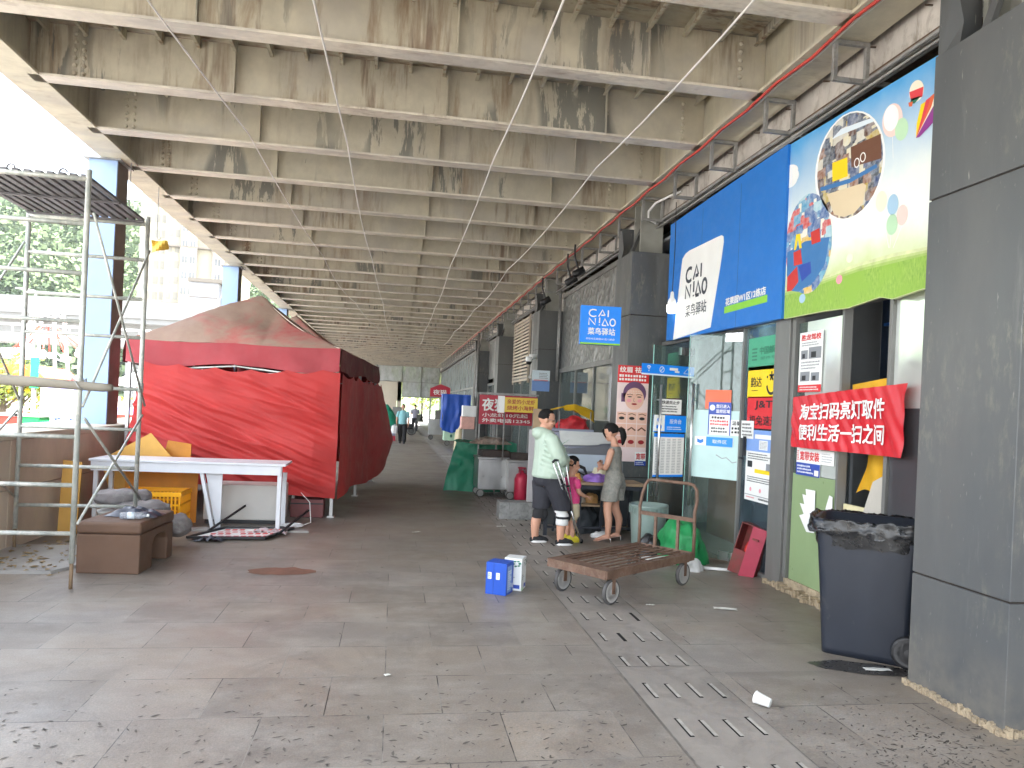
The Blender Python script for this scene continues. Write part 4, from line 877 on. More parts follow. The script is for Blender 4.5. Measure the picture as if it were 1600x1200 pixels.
for col in (3.2, 4.6, 9.1):
    for k in range(20):
        mb = MB(); yf = -1.25 if col < 6 else -.85; mb.bx(col, col+.45, yf, yf+.2, 9+k*3.0, 10.3+k*3.0); mb.bx(col+.6, col+1.0, yf, yf+.2, 9+k*3.0, 10.3+k*3.0); mb.build('window', M_twin, tb)
mb = MB()
for k in range(30):
    for x in (-5.2, -3.9, -2.5, -1.2): mb.bx(x, x+.9, 2.44, 2.6, 5+k*3, 6.5+k*3)
    for x in (.4, 1.7, 11.4, 12.8): mb.bx(x, x+.8, -.05, .05, 5+k*3, 6.4+k*3)
mb.build('bay_windows', M('tower_window_pale', (.19, .175, .14), .4, 0, .15, .2), tb)['kind'] = 'stuff'
ob = thing('office_block', 'slim white block with dark floor lines standing before the cream tower', 'building', (-23.9, 90, -.3), .05)
mb = MB(); mb.bx(0, 3.1, 0, 5, 0, 15.0); mb.bx(3.1, 3.9, 1, 5, 0, 14.4); mb.build('wall', M('white_block_wall', (.26, .26, .275), .7, 0, .06, .3), ob)
mb = MB(); mb.bx(-.2, 4.1, -.3, 5.2, 15.0, 15.4)
for k in range(9): mb.bx(-.04, 3.14, -.05, -.004, 1.2+k*1.5, 1.3+k*1.5)
mb.build('floor_line', M_twl, ob)
for k in range(8): mb = MB(); mb.bx(3.3, 3.65, .94, 1.1, 2.+k*1.5, 2.9+k*1.5); mb.build('window', M_twin, ob)
# viaduct
M_via = M('pale_concrete', (.20, .20, .195), .8, 0, .1, .2)
vd = thing('viaduct', 'pale concrete road viaduct on piers crossing behind the park', 'bridge', (-130, 85, -.3), -.10)
mb = MB(); mb.bx(-40, 118, 0, 9, 8.4, 9.8); mb.bx(-40, 118, 1.5, 7.5, 7.2, 8.4); mb.build('deck', M_via, vd); mb = MB(); mb.bx(-40, 118, -.25, 0, 8.9, 10.5); mb.build('side_barrier', M_via, vd)
for x in (10, 38, 62, 86, 108): mb = MB(); mb.bx(x-1, x+1, 3, 6, 0, 6.2); mb.prism([(-1, 0), (1, 0), (2.6, 1), (-2.6, 1)], (V((x, 6.0, 6.2)), V((1, 0, 0)), V((0, 0, 1))), 3.0); mb.build('pier', M_via, vd)
v2 = thing('footbridge', 'thin white footbridge span lower down, in front of the viaduct', 'bridge', (-70, 62, -.3), -.06); mb = MB(); mb.bx(0, 60, 0, 3, 5.3, 5.8); mb.build('deck', M_via, v2); mb = MB(); mb.bx(0, 60, 0, .1, 6.5, 6.65); mb.bx(0, 60, 0, .08, 5.8, 5.95)
for i in range(60): mb.bx(i, i+.08, .0, .07, 5.95, 6.5)
mb.build('railing', M_white, v2)
for x in (8, 30, 50): MB().bx(x-.3, x+.3, 1, 2, 0, 5.29).build('post', M_via, v2)
# lamp posts
for i, (px, py, Y_, lab) in enumerate(((39, 480, 70, 'thin white lamp post before the hill, the shorter of the pair'), (56, 455, 66, 'thin white lamp post before the hill, the taller of the pair'))):
    p = onY(px, py, Y_); o = thing('street_lamp', lab, 'street lamp', (p.x, p.y, -.345)); H_ = p.z+.35
    MB().tube([(0, 0, 0), (0, 0, H_*.6), (0, 0, H_)], [.14, .11, .07], 8).build('pole', M_white, o, True); mb = MB(); mb.tube([(0, 0, H_), (-.9, 0, H_+.15)], .05, 6); mb.bx(-1.5, -.8, -.12, .12, H_+.1, H_+.2); mb.build('lamp_head', M_white, o)
# amusement park bits behind the parapet
def spotY(px, Y_): p = onY(px, 605, Y_); return p.x
I_pgreen = ink('park_green', '22c06a'); I_lilac = ink('lilac', 'b9b3ea'); I_ppink = ink('park_pink', 'f0bcd6'); I_pred = ink('park_red', 'e2412f'); I_porange = ink('park_orange', 'ef8a3c')
o = thing('hoarding', 'lilac and pink hoarding standing in the park behind the parapet', 'hoarding', (spotY(68, 24), 24, -.345)); mb = MB(); mb.bx(0, 1.0, 0, .08, .9, 2.05); mb.build('lilac_panel', I_lilac, o); mb = MB(); mb.bx(1.004, 2.0, 0, .08, .9, 2.05); mb.build('pink_panel', I_ppink, o)
for x in (.1, 1.0, 1.9): MB().bx(x-.04, x+.04, .085, .15, 0, 2.0).build('post', M_galv, o)
fr = fr_of((spotY(52, 20), 20, .60), (1, 0, 0), (0, 0, 1)); mb = MB(); mb.m(I_white); mb.prism([(0, -.94), (1.65, -.94), (1.65, .45), (0, .45)], (V((0, 0, 0)), fr[1], fr[2]), .03); mb.m(I_royal); mb.text((V((0, 0, 0)), fr[1], fr[2]), '儿童乐园', .06, .10, .26, 1.5, .034, .012); mb.m(I_ppink); mb.sheet((V((0, 0, 0)), fr[1], fr[2]), .7, -.10, 1.6, .06, .033)
tag(mb.build('fence_banner', None, None, loc=fr[0]), 'white banner with blue lettering along the park fence', 'banner')
for px, m_, lab in ((0, I_pred, 'red and white box stall top just over the parapet'), (30, I_pgreen, 'green and white box stall top beside the red one over the parapet')):
    o = thing('stall_box', lab, 'stall', (spotY(px, 17), 17, -.345)); mb = MB(); mb.bx(0, .42, 0, .5, 0, 1.40); mb.build('body', m_, o, bev=.02); mb = MB(); mb.bx(.06, .36, -.02, -.002, .9, 1.2); mb.build('label', I_white, o); mb = MB(); mb.bx(-.05, .47, -.06, .55, 1.405, 1.47); mb.build('lid', I_white, o, bev=.01)
o = thing('sign_pole', 'upright bright green sign post in the park', 'sign', (spotY(49, 26), 26, -.345)); MB().bx(0, .10, 0, .12, 0, 2.0).build('post', M_galv, o); MB().bx(-.05, .15, -.02, .14, 2.004, 3.0).build('panel', I_pgreen, o)
o = thing('mushroom_ride', 'white round mushroom canopy of a ride in the park', 'ride', (spotY(24, 40), 40, -.345)); mb = MB(); mb.lathe((0, 0, 3.5), [(0, .45), (.6, .40), (1.1, .2), (1.25, 0), (1.1, -.05), (.2, -.12)], 24); mb.build('canopy', M_white, o, True); MB().tube([(0, 0, 0), (0, 0, 3.5)], .22, 12).build('post', M_white, o, True)
o = thing('ride_tower', 'red and white framed ride tower with hanging ornaments in the park', 'ride', (spotY(70, 36), 36, -.345))
mb = MB()
for x in (-.9, .9):
    for y in (-.9, .9): mb.tube([(x, y, 0), (x*.5, y*.5, 5.4)], .07, 6)
for k in range(6): s_ = .9-.07*k; mb.tube([(-s_, -s_, .9*k+.5), (s_, -s_, .9*k+.9), (s_, s_, .9*k+.5), (-s_, s_, .9*k+.9)], .035, 5, closed=True)
mb.build('frame', M_white, o)
for k in range(10): a = k*PI/5; mb = MB(); mb.lathe((1.3*math.cos(a), 1.3*math.sin(a), 3.6+.25*math.sin(k*2.)), [(0, -.16), (.13, -.06), (.14, .06), (0, .16)], 10); mb.build('ornament', (I_ppink, M_white)[k % 2], o, True)
mb = MB()
for k in range(10): a = k*PI/5; mb.tube([(.3*math.cos(a), .3*math.sin(a), 4.8), (1.3*math.cos(a), 1.3*math.sin(a), 3.8+.25*math.sin(k*2.))], .03, 5)
mb.build('arm', I_pred, o)
for i, (px, Y_, m_, m2, lab) in enumerate(((-6, 30, I_porange, M_white, 'orange and white game stall in the park'), (26, 33, I_pred, I_porange, 'red game stall with an orange front in the park'), (100, 48, M_white, I_lilac, 'white roofed stall behind the lilac hoarding'), (180, 34, M_white, I_pred, 'white roofed stall with a red front seen past the tent post'))):
    o = thing('game_stall', lab, 'stall', (spotY(px, Y_), Y_, -.345)); W_ = 1.6 if i < 2 else 4.
    mb = MB(); mb.bx(0, W_, 0, 1.5, 0, 1.0); mb.build('counter', m2, o); mb = MB(); mb.prism([(-.2, 0), (W_+.2, 0), (W_*.8, .5), (W_*.2, .5)], (V((0, 1.6, 2.35)), V((1, 0, 0)), V((0, 0, 1))), 1.9); mb.build('roof', m_, o)
    for x in (.05, W_-.05):
        for y in (.05, 1.4): MB().bx(x-.04, x+.04, y-.04, y+.04, 1.004, 2.35).build('post', M_white, o)
    mb = MB()
    for k in range(7): mb.lathe((.15+k*(W_-.3)/6, .1, 1.7+.2*math.sin(k*2)), [(0, -.12), (.1, 0), (0, .12)], 8)
    mb.build('prize', I_ppink if i % 2 else I_yellow, o, True)
# tree in the park
M_leafy = M('yellow_green_leaves', (.22, .27, .05), .7, 0, .35, 1.5); M_bark = M('bark', (.12, .09, .06), .9, 0, .3, 5)
def tree(loc, h, r, lab, seed, n=1300):
    o = thing('park_tree', lab, 'tree', loc); rt = random.Random(seed); mb = MB(); mb.tube([(0, 0, 0), (.05, 0, h*.3), (0, .05, h*.6), (.03, 0, h*.85)], [.16, .12, .07, .03], 8)
    for k in range(6): a = k*1.05; mb.tube([(.02, 0, h*(.35+.05*k)), (r*.6*math.cos(a), r*.6*math.sin(a), h*(.55+.05*k))], [.06, .02], 6)
    mb.build('trunk', M_bark, o, True); mb = MB(); cl = [V((rt.gauss(0, r*.45), rt.gauss(0, r*.45), h*.66+rt.gauss(0, h*.13))) for _ in range(26)]
    for _ in range(n):
        c = rt.choice(cl)+V((rt.gauss(0, .22*r), rt.gauss(0, .22*r), rt.gauss(0, .2*r))); a = V((rt.gauss(0, 1), rt.gauss(0, 1), rt.gauss(0, 1))).normalized(); b = a.orthogonal().normalized(); d = a.cross(b); s_ = rt.uniform(.06, .14)*r*.9
        mb.add([c+b*s_, c+d*s_*.5, c-b*s_, c-d*s_*.5], [(0, 1, 2, 3)])
    mb.build('crown', M_leafy, o); return o
tree((spotY(4, 30), 30, -.345), 3.2, 1.1, 'small yellow green tree behind the parapet at the edge of the park', 3); tree((spotY(28, 32), 32, -.345), 3.3, 1.0, 'second small yellow green tree beside the green sign post', 4)
# ================================================================ scaffold tower
M_scaf = M('scaffold_tube', (.40, .42, .38), .55, .3, .3, 5, (1, 1, .6), .15, (.62, .60, .54), .45); M_wood = M('grey_pole_wood', (.25, .225, .18), .85, 0, .25, 3, (.4, 1, 1), .2)
sc_ = thing('scaffold_tower', 'tall grey steel scaffold tower with a slatted deck and cross braces, spattered with plaster', 'scaffold', (-2.64, 6.75, 0), .02)
XL, YB = -1.15, 1.62; ZR = (.47, .88, 1.29, 1.72, 2.27, 2.68, 3.10)
for x, y in ((0, 0), (XL, 0), (0, YB), (XL, YB)):
    mb = MB(); mb.tube([(x, y, .22), (x, y, 3.56)], .0225, 10)
    for z in (1.74,): mb.tube([(x, y, z-.05), (x, y, z+.05)], .029, 10)
    lg = mb.build('leg', M_scaf, sc_, True); MB().tube([(x, y, 0), (x, y, .24)], .016, 8).build('foot_pin', M('rusty_pin', (.25, .17, .10), .8, .2), lg, True)
for y in (0, YB):
    for k, z in enumerate(ZR):
        if y == 0 and k == 3: continue
        mb = MB(); mb.tube([(XL, y, z), (0, y, z)], .019, 10); mb.build('rung', M_scaf, sc_, True)
    mb = MB(); mb.tube([(XL, y, 3.48), (0, y, 3.48)], .021, 10); mb.build('top_rail', M_scaf, sc_, True)
for x in (0.03, XL-.03):
    for z0, z1 in ((.55, 1.45), (1.55, 3.2), ):
        mb = MB(); mb.tube([(x, 0, z0), (x, YB, z1)], .012, 8); mb.tube([(x+.02, 0, z1), (x+.02, YB, z0)], .012, 8); mb.build('cross_brace', M_scaf, sc_, True)
mb = MB()
for i in range(13): xx = lerp(XL+.03, -.05, i/12); mb.bx(xx-.026+.004*nz(i), xx+.026, .03, YB-.03, 3.505, 3.53)
for y in (.06, .8, YB-.08): mb.bx(XL+.01, -.02, y, y+.04, 3.485, 3.502)
for x, y in ((XL+.25, 0), (XL+.55, 0), (-.2, 0)): mb.tube([(x+.03*math.cos(a*PI/6), y, 3.52+.03*math.sin(a*PI/6)) for a in range(7)], .008, 6)
mb.build('deck', M('dark_deck_steel', (.15, .145, .15), .6, .3, .3, 4), sc_)
o = thing('pole', 'rough grey wooden pole tied across the scaffold', 'pole', (-4.0, 6.70, 1.74), .03); MB().tube([(0, 0, .03), (.5, .0, .015), (1.1, 0, 0), (1.55, .0, -.02), (1.62, 0, -.02)], [.042, .05, .044, .038, .03], 10).build('shaft', M_wood, o, True)
MB().tube([(1.36+.055*math.cos(a), .045*math.sin(a)*1.2, .0+.05*math.sin(a*2)) for a in [i*PI/5 for i in range(10)]], .006, 5, closed=True).build('tie_wire', M_galv, o)
# ================================================================ tent
def tent_roof_mat():
    t = NT('dusty_red_canvas'); n1 = t.ramp(t.noise(1.1, (1, 1, 1), 5, .6, True, .6), .38, .56); c = t.mix(n1, hx('a84f4e'), hx('93796b')); t.col(t.mix(t.ramp(t.noise(9), .3, .7, 0, .3), c, hx('a6947f'))); t.b.inputs['Roughness'].default_value = .8
    t.bump(t.noise(5, (1, 1, 1), 4), .3, .02); return t.m
M_troof = tent_roof_mat(); M_tval = M('red_valance', hx('99393f'), .75, 0, .14, 2.5, bump=.15, bscale=7.); M_twall = M('red_tent_wall', hx('a8302e'), .6, 0, .12, 2.2, bump=.12, bscale=6., spec=.3); M_tpole = M('tent_pole_steel', (.48, .48, .47), .4, .5, .12, 5)
M_tshade = M('shaded_dusty_valance', hx('7d3f3f'), .8, 0, .2, 2, dirt=hx('8a7a68'), dirt_amt=.35)  # darker valance red paints in the shaded side; tan patches are dust
tent = thing('market_tent', 'faded red double peaked market tent closed with wrinkled red cloth walls', 'tent', (-.80, 10.95, 0), -.085)
def roof_z(x, y):
    yy = y % 2.55; return 2.44+.88*min(1-abs(x+1.5)/1.5, 1-abs(yy-1.275)/1.275 if 0 < y < 5.1 else 0)
mb = MB()
def rp(u, v):
    x, y = -3.0+3.0*u, 5.1*v; z = roof_z(x, min(y, 5.0999)); e = min(1, 4*min(u, 1-u, v*1.7, (1-v)*1.7))
    pk = 1-max(0, (z-2.44)/.84)**2; z += e*pk*(.05*nz(x*1.5, y*1.5)+.03*math.sin(x*5+y*3)*nz(y, x)+.02*nz(x*4+y*2, y*.8, 5))-.12*e*math.sin(PI*min(1, max(0, (roof_z(x, min(y, 5.0999))-2.44)/.84)))
    if v < .26 and u < .62: z += .16*math.sin(PI*min(1, u/.62))*math.sin(PI*min(1, v/.26))+.018*nz(u*9, v*14)      # sagging front slope billowing out
    return V((x, y, z))
mb.grid(rp, 100, 152); rf_ = mb.build('canopy', M_troof, tent, True)
M_seam = M('pale_seam', (.55, .47, .38), .8)
for pts in (((0, 0), (-1.5, 1.275)), ((0, 2.55), (-1.5, 1.275)), ((0, 5.1), (-1.5, 3.825))): MB().tube([(lerp(pts[0][0], pts[1][0], i/10), lerp(pts[0][1], pts[1][1], i/10), roof_z(lerp(pts[0][0], pts[1][0], i/10), lerp(pts[0][1], pts[1][1], i/10)-.001)+.01-.11*math.sin(PI*i/10)) for i in range(11)], .008, 5).build('seam_tape', M_seam, rf_)
def valance(p0, p1, nm, m_, drop):
    p0, p1 = V(p0), V(p1); d = (p1-p0); n = V((d.y, -d.x, 0)).normalized()
    mb = MB(); mb.grid(lambda u, v: p0+d*u+n*(.012+.07*v*nz(u*5, v)+.02*math.sin(u*19+2*math.sin(u*7))*v)+V((0, 0, 2.455-drop*v*(1+.07*math.sin(u*9)+.10*nz(u*4, 3))-.02*abs(math.sin(u*PI*2)))), 40, 6); mb.build(nm, m_, tent, True)
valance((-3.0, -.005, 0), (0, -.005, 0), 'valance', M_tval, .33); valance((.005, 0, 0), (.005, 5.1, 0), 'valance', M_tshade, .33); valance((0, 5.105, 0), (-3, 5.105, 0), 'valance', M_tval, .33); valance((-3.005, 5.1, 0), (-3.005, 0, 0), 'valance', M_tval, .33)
for x in (-.04, -2.96):
    for y in (.04, 2.55, 5.06): mb = MB(); mb.bx(x-.022, x+.022, y-.022, y+.022, .02, 2.42); mb.bx(x-.05, x+.05, y-.05, y+.05, 0, .018); mb.build('leg', M_tpole, tent)
mb = MB()
for y in (.04, 5.06):
    mb.beam((-2.95, y, 2.12), (-1.5, y, 2.0), .025, .02); mb.beam((-1.5, y, 2.0), (-.05, y, 2.12), .025, .02); mb.beam((-2.95, y+.03, 2.0), (-1.5, y+.03, 2.13), .025, .02); mb.beam((-1.5, y+.03, 2.13), (-.05, y+.03, 2.0), .025, .02)
mb.build('scissor_truss', M_tpole, tent)
mb = MB()
for i in range(9): mb.lathe((-2.5+i*.28, .0, 2.02+.03*math.sin(i)), [(0, -.02), (.02, 0), (0, .02)], 8)
mb.build('hooks', M_white, tent, True)
def fold(a, b):
    """wrinkles pulled from the upper right corner down to the lower left"""
    t = a*.36+b; s_ = a-b*.36
    r1 = nz(t*3.2+.4*nz(s_*.7), s_*.45); r2 = nz(t*9+1.2*nz(s_*.9, 4), s_*.8, 3.); r3 = nz(t*20, s_*1.5, 8.)
    return .13*(1-abs(r1)*2)*.5+.060*(.5-abs(r2))+.014*r3
def fw(u, v):
    x = lerp(-2.75-.18*(1-v), .02, u); top = 2.15-.05*abs(math.sin(u*PI*5.5))-.06*math.sin(u*PI); bot = lerp(.52, .28, u); z = lerp(bot, top, v)
    env = min(1, 6*(1-v)+.25)*min(1, 8*(1-u)+.1); k = min(1, max(0, (1.9-z)*1.2)); return V((x, -.045-fold(x, z)*env*(.6+.6*k)-.05*(1-v)*env, z))
mb = MB(); mb.grid(fw, 150, 100); mb.build('front_wall', M_twall, tent, True)
def sw(u, v):
    y = lerp(.0, 5.25, u); top = 2.10-.07*abs(math.sin(u*PI*6)); bot = .26+.06*math.sin(u*7)-.05*u; z = lerp(bot, top, v); bulge = .30*max(0, u-.62)/.38*max(0, 1-abs(z-.9)/1.25)
    return V((.045+.035*nz(y*1.1, z*.5)+.018*nz(y*2.6, z*1.6, 2)+.012*nz(y*1.5+z*5, z*2, 7)+bulge+.03*abs(math.sin(u*PI*3)), y, z))
mb = MB(); mb.grid(sw, 90, 50); mb.build('side_wall', M('deep_red_tent_wall', hx('bd3a36'), .6, 0, .12, 2, bump=.1, bscale=6.), tent, True)
mb = MB(); mb.grid(lambda u, v: V((-2.96-.03*nz(u*5, v*3), lerp(.6, 5.1, u), lerp(.4, 2.2, v))), 20, 10); mb.grid(lambda u, v: V((lerp(-2.9, 0, u), 5.08+.03*nz(u*5, v*3), lerp(.4, 2.2, v))), 20, 10); mb.build('back_wall', M_twall, tent, True)
# ================================================================ clutter in front of the tent
M_lth = M('brown_ottoman_fabric', hx('654c3b'), .7, 0, .10, 3, bump=.1, bscale=30.)
o = thing('ottoman', 'brown upholstered stool block with an arched opening, standing by the scaffold', 'stool', (-2.83, 7.32, 0), -.06)
pf_ = [(0, 0), (.32, 0), (.32, .22), (.36, .28), (.42, .30), (.60, .30), (.66, .28), (.70, .22), (.70, 0), (.86, 0), (.86, .365), (0, .365)]
recalc(MB().prism(pf_, (V((0, 0, 0)), V((0, 1, 0)), V((0, 0, 1))), .56).build('body', M_lth, o, bev=.012)); recalc(MB().bx(-.008, .568, -.008, .868, .368, .48).build('cushion', M_lth, o, bev=.03, seg=3))
M_sack = M('grey_sack', (.19, .172, .168), .75, 0, .3, 4, bump=.3, bscale=9., dirt=(.30, .30, .28), dirt_amt=.36)
def sack(loc, L, W_, H_, rz, lab, seed):
    mb = MB(); nu, nv = 30, 18
    def fn(u, v):
        a = 2*PI*u; b = PI*(v-.5); cb = abs(math.cos(b))**.75; x = L/2*math.copysign(abs(math.sin(b))**.75, math.sin(b)); k = (1+.22*nz(math.cos(a)*1.2+seed, math.sin(a)*1.2, b*1.5))*(1+.16*math.sin(a*7+seed)*abs(math.sin(b))**2+.05*math.sin(a*3+b*9+seed))
        y = W_/2*cb*math.copysign(abs(math.cos(a))**.7, math.cos(a))*k; z = H_/2*cb*math.copysign(abs(math.sin(a))**.8, math.sin(a))*k; return V((x, y, z+H_/2+.02*nz(x*9, y*9, seed)))
    mb.grid(fn, nu, nv); o = mb.build('sack', M_sack, None, True, loc=loc); o.rotation_euler = (0, 0, rz); tag(o, lab, 'sack', 'grey sacks behind the stool')
sack((-2.46, 8.60, .12), .62, .42, .24, -.15, 'large grey sack lowest in the pile behind the brown stool', 1.); sack((-2.66, 8.60, .33), .56, .38, .18, -.35, 'grey sack with a pale tied end in the middle of the pile', 2.); sack((-2.92, 8.74, .44), .58, .36, .17, .15, 'topmost pale nosed grey sack resting over the bucket', 3.)
o = thing('bucket', 'white plastic paint bucket with a red mark under the sacks', 'bucket', (-3.02, 8.78, 0)); mb = MB(); mb.lathe((0, 0, 0), [(.135, 0), (.16, .34), (.17, .345), (.17, .375), (.155, .38), (.0, .385)], 24); mb.build('body', M('bucket_white', (.58, .58, .54), .5, 0, .15, 5), o, True); mb = MB(); mb.bx(.03, .13, -.163, -.155, .20, .26); mb.build('label', I_pred, o)
# things on the stool
M_bag = M('dark_plastic_bag', (.05, .055, .075), .35, 0, .3, 7, bump=.5, bscale=14.)
mb = MB(); mb.grid(lambda u, v: V((lerp(-.24, .24, u)+.02*nz(u*5, v*4), lerp(-.15, .15, v)+.03*nz(u*4, v*5, 3), max(.006, .075*math.sin(PI*u)**.5*math.sin(PI*v)**.5+.05*nz(u*6, v*6, 1)*math.sin(PI*u)*math.sin(PI*v)))), 26, 18)
o = mb.build('plastic_bag', M_bag, None, True, loc=(-2.46, 7.72, .482)); o.rotation_euler = (0, 0, -.1); tag(o, 'crumpled dark plastic bag lying on the brown stool', 'bag')
M_clear = glass_mat('clear_plastic', (.85, .88, .92), .25, .1, (.7, .72, .75), .9); o = thing('water_bottle', 'clear plastic water bottle lying on the brown stool against the bag', 'bottle', (-2.52, 7.47, .517), .15); mb = MB(); mb.lathe((0, 0, 0), [(.0, 0), (.030, .005), (.033, .03), (.033, .17), (.027, .20), (.014, .225), (.013, .235)], 18, 'X'); mb.build('body', M_clear, o, True); mb = MB(); mb.lathe((0, 0, 0), [(.015, .236), (.015, .255), (.0, .256)], 14, 'X'); mb.build('cap', I_white, o, True); mb = MB(); mb.lathe((0, 0, 0), [(.0342, .07), (.0342, .13)], 18, 'X'); mb.build('label', I_pale, o, True)
# yellow crate
M_crate = M('yellow_crate_plastic', hx('ffb414'), .4, 0, .08, 4)
o = thing('plastic_crate', 'bright yellow slotted plastic crate under the white table', 'crate', (-3.33, 9.72, 0), .02); cw, cd, ch = .74, .52, .46
mb = MB()
for y in (0, cd):
    for i in range(17): x = i*cw/16; mb.bx(x-.008, x+.008, y-.008, y+.008, .03, ch-.03)
    for z in (.15, .30): mb.bx(0, cw, y-.01, y+.01, z-.012, z+.012)
for x in (0, cw):
    for i in range(1, 12): y = i*cd/12; mb.bx(x-.008, x+.008, y-.008, y+.008, .03, ch-.03)
    for z in (.15, .30): mb.bx(x-.01, x+.01, 0, cd, z-.0125, z+.0125)
mb.build('slats', M_crate, o)
mb = MB()
for z0, z1 in ((.0, .04), (ch-.055, ch)):
    for y in (0, cd): mb.bx(-.02, cw+.02, y-.016, y+.016, z0, z1)
    for x in (0, cw): mb.bx(x-.016, x+.016, .017, cd-.017, z0, z1)
mb.build('rim', M_crate, o, bev=.004); MB().bx(.02, cw-.02, .02, cd-.02, .008, .02).build('base', M_crate, o)
for x in (0, cw):
    for y in (0, cd): pass
# yellow boards leaning behind
M_yb = M('ochre_board', hx('c99a4a'), .7, 0, .15, 2.5); M_yb2 = M('orange_board', hx('c47f1e'), .6, 0, .18, 3)
def leaning(name, poly, loc, rz, tilt, m_, lab, cat, t=.02):
    o = MB().prism(poly, (V((0, 0, 0)), V((1, 0, 0)), V((0, math.sin(tilt), math.cos(tilt)))), t).build(name, m_, None, loc=loc); o.rotation_euler = (0, 0, rz); recalc(o); return tag(o, lab, cat)
leaning('board', [(.28, 0), (.95, 0), (1.0, .72), (.60, 1.16), (.0, .78)], (-3.78, 10.35, 0), 0, .10, M_yb, 'ochre board with a pointed top leaning on the tent behind the white table', 'board')
leaning('board', [(0, 0), (.55, 0), (.52, 1.02), (.22, 1.06)], (-3.22, 10.52, 0), 0, .08, M_yb2, 'narrower tan board showing behind the pointed ochre one', 'board')
leaning('board', [(0, 0), (.9, 0), (.9, .72), (0, .72)], (-3.42, 10.28, 0), 0, .04, M_yb2, 'orange brown board standing behind the yellow crate', 'board')
leaning('plank', [(0, 0), (.20, 0), (.20, .84), (0, .86)], (-3.80, 9.30, 0), .1, .12, M_yb, 'short tan plank leaning on the parapet behind the stool', 'plank', .03)
# white table
o = thing('table', 'long white table with a deep front apron in front of the tent', 'table', (-3.62, 9.68, 0), .0); M_tab = M('white_laminate', (.62, .64, .67), .4, 0, .07, 3, dirt=(.45, .42, .38), dirt_amt=.25)
mb = MB(); mb.bx(-.02, 2.30, -.02, .60, .832, .86); mb.build('tabletop', M_tab, o, bev=.003); mb = MB(); mb.bx(0, 2.24, 0, .02, .715, .83); mb.build('apron', M_tab, o)
for x, y in ((2.20, .0), (.02, .02), (.02, .52)): MB().bx(x, x+.05, y+.021, y+.07, 0, .83).build('leg', M_tab, o)
MB().beam((1.28, .05, .715), (1.44, .05, .0), .04, .05, (0, 1, 0)).build('leg', M_tab, o); MB().prism([(1.32, .71), (1.52, .71), (1.52, .0), (1.47, .0)], (V((0, .10, 0)), V((1, 0, 0)), V((0, 0, 1))), .02).build('side_panel', M_tab, o)
MB().prism([(2.20, .71), (2.255, .71), (2.255, 0), (2.20, 0)], (V((0, .5, 0)), V((1, 0, 0)), V((0, 0, 1))), .05).build('leg', M_tab, o)
# grey cabinet and other boxes
o = thing('cabinet', 'pale grey metal cabinet lying on its side under the white table', 'cabinet', (-2.43, 10.25, 0)); mb = MB(); mb.bx(0, 1.02, 0, .45, .05, .52); mb.build('body', M('pale_grey_cabinet', (.50, .485, .45), .5, 0, .08, 2), o, bev=.012); mb = MB(); mb.bx(.02, 1.0, .01, .44, 0, .048); mb.build('plinth', M_black, o)
o = thing('toolbox', 'dark red box behind the table leg, under the tent edge', 'box', (-1.40, 10.9, 0)); MB().bx(0, .46, 0, .3, 0, .26).build('body', M('maroon_box', (.16, .045, .045), .6, 0, .2, 4), o, bev=.01); MB().bx(.0, .46, -.012, -.002, .19, .21).build('lid_line', M_black, o); mb = MB(); mb.tube([(.02, .1, .26), (.03, .1, .36)], .02, 8); mb.build('knob', M_white, o, True)
mb = MB()
for k in range(6): mb.tube([(.11*math.cos(a)*(1+.12*k % .3)+.02*nz(a, k), .07*math.sin(a)+.02*nz(a*1.3, k, 2), .012+k*.006+.015*abs(nz(a*2, k*3.))) for a in [i*2*PI/22 for i in range(22)]], .005, 5, closed=True)
mb.tube([(.1, 0, .02), (.22, .1, .05), (.18, .25, .3), (.05, .32, .42)], .005, 5)
tag(mb.build('wire_coil', M_white, None, True, loc=(-1.25, 10.05, 0)), 'loose coil of white wire on the floor beside the table leg', 'wire')
# fallen sign frame
o = thing('folding_sign', 'fallen black folding sign frame with a white and red notice, flat on the floor', 'sign', (-2.30, 9.02, 0), .12); mb = MB()
for a, b in (((0, 0), (.86, -.06)), ((.86, -.06), (1.18, .62)), ((1.18, .62), (.34, .66)), ((.34, .66), (0, 0))): mb.beam((*a, .035), (*b, .035), .03, .028)
mb.build('frame', M_black, o); mb = MB(); pts = [(.03, .02), (.85, -.03), (1.14, .60), (.36, .63)]; mb.m(I_white).add([(x, y, .028) for x, y in pts], [(0, 1, 2, 3)]); mb.m(I_red)
for r in range(4):
    for k in range(9):
        if random.random() < .8: a = .12+.085*k; b = .06+.14*r; mb.add([(x+b*.5, y, .031) for x, y in ((a, b), (a+.06, b), (a+.07, b+.09*(.6+.4*(r % 2))), (a+.01, b+.09*(.6+.4*(r % 2))))], [(0, 1, 2, 3)])
mb.build('notice_sheet', None, o)
mb = MB(); mb.beam((.18, .38, .04), (.56, .98, .27), .022, .022); mb.build('leg', M_black, o); mb = MB(); mb.beam((1.00, .16, .04), (1.36, .80, .24), .022, .022); mb.build('leg', M_black, o)
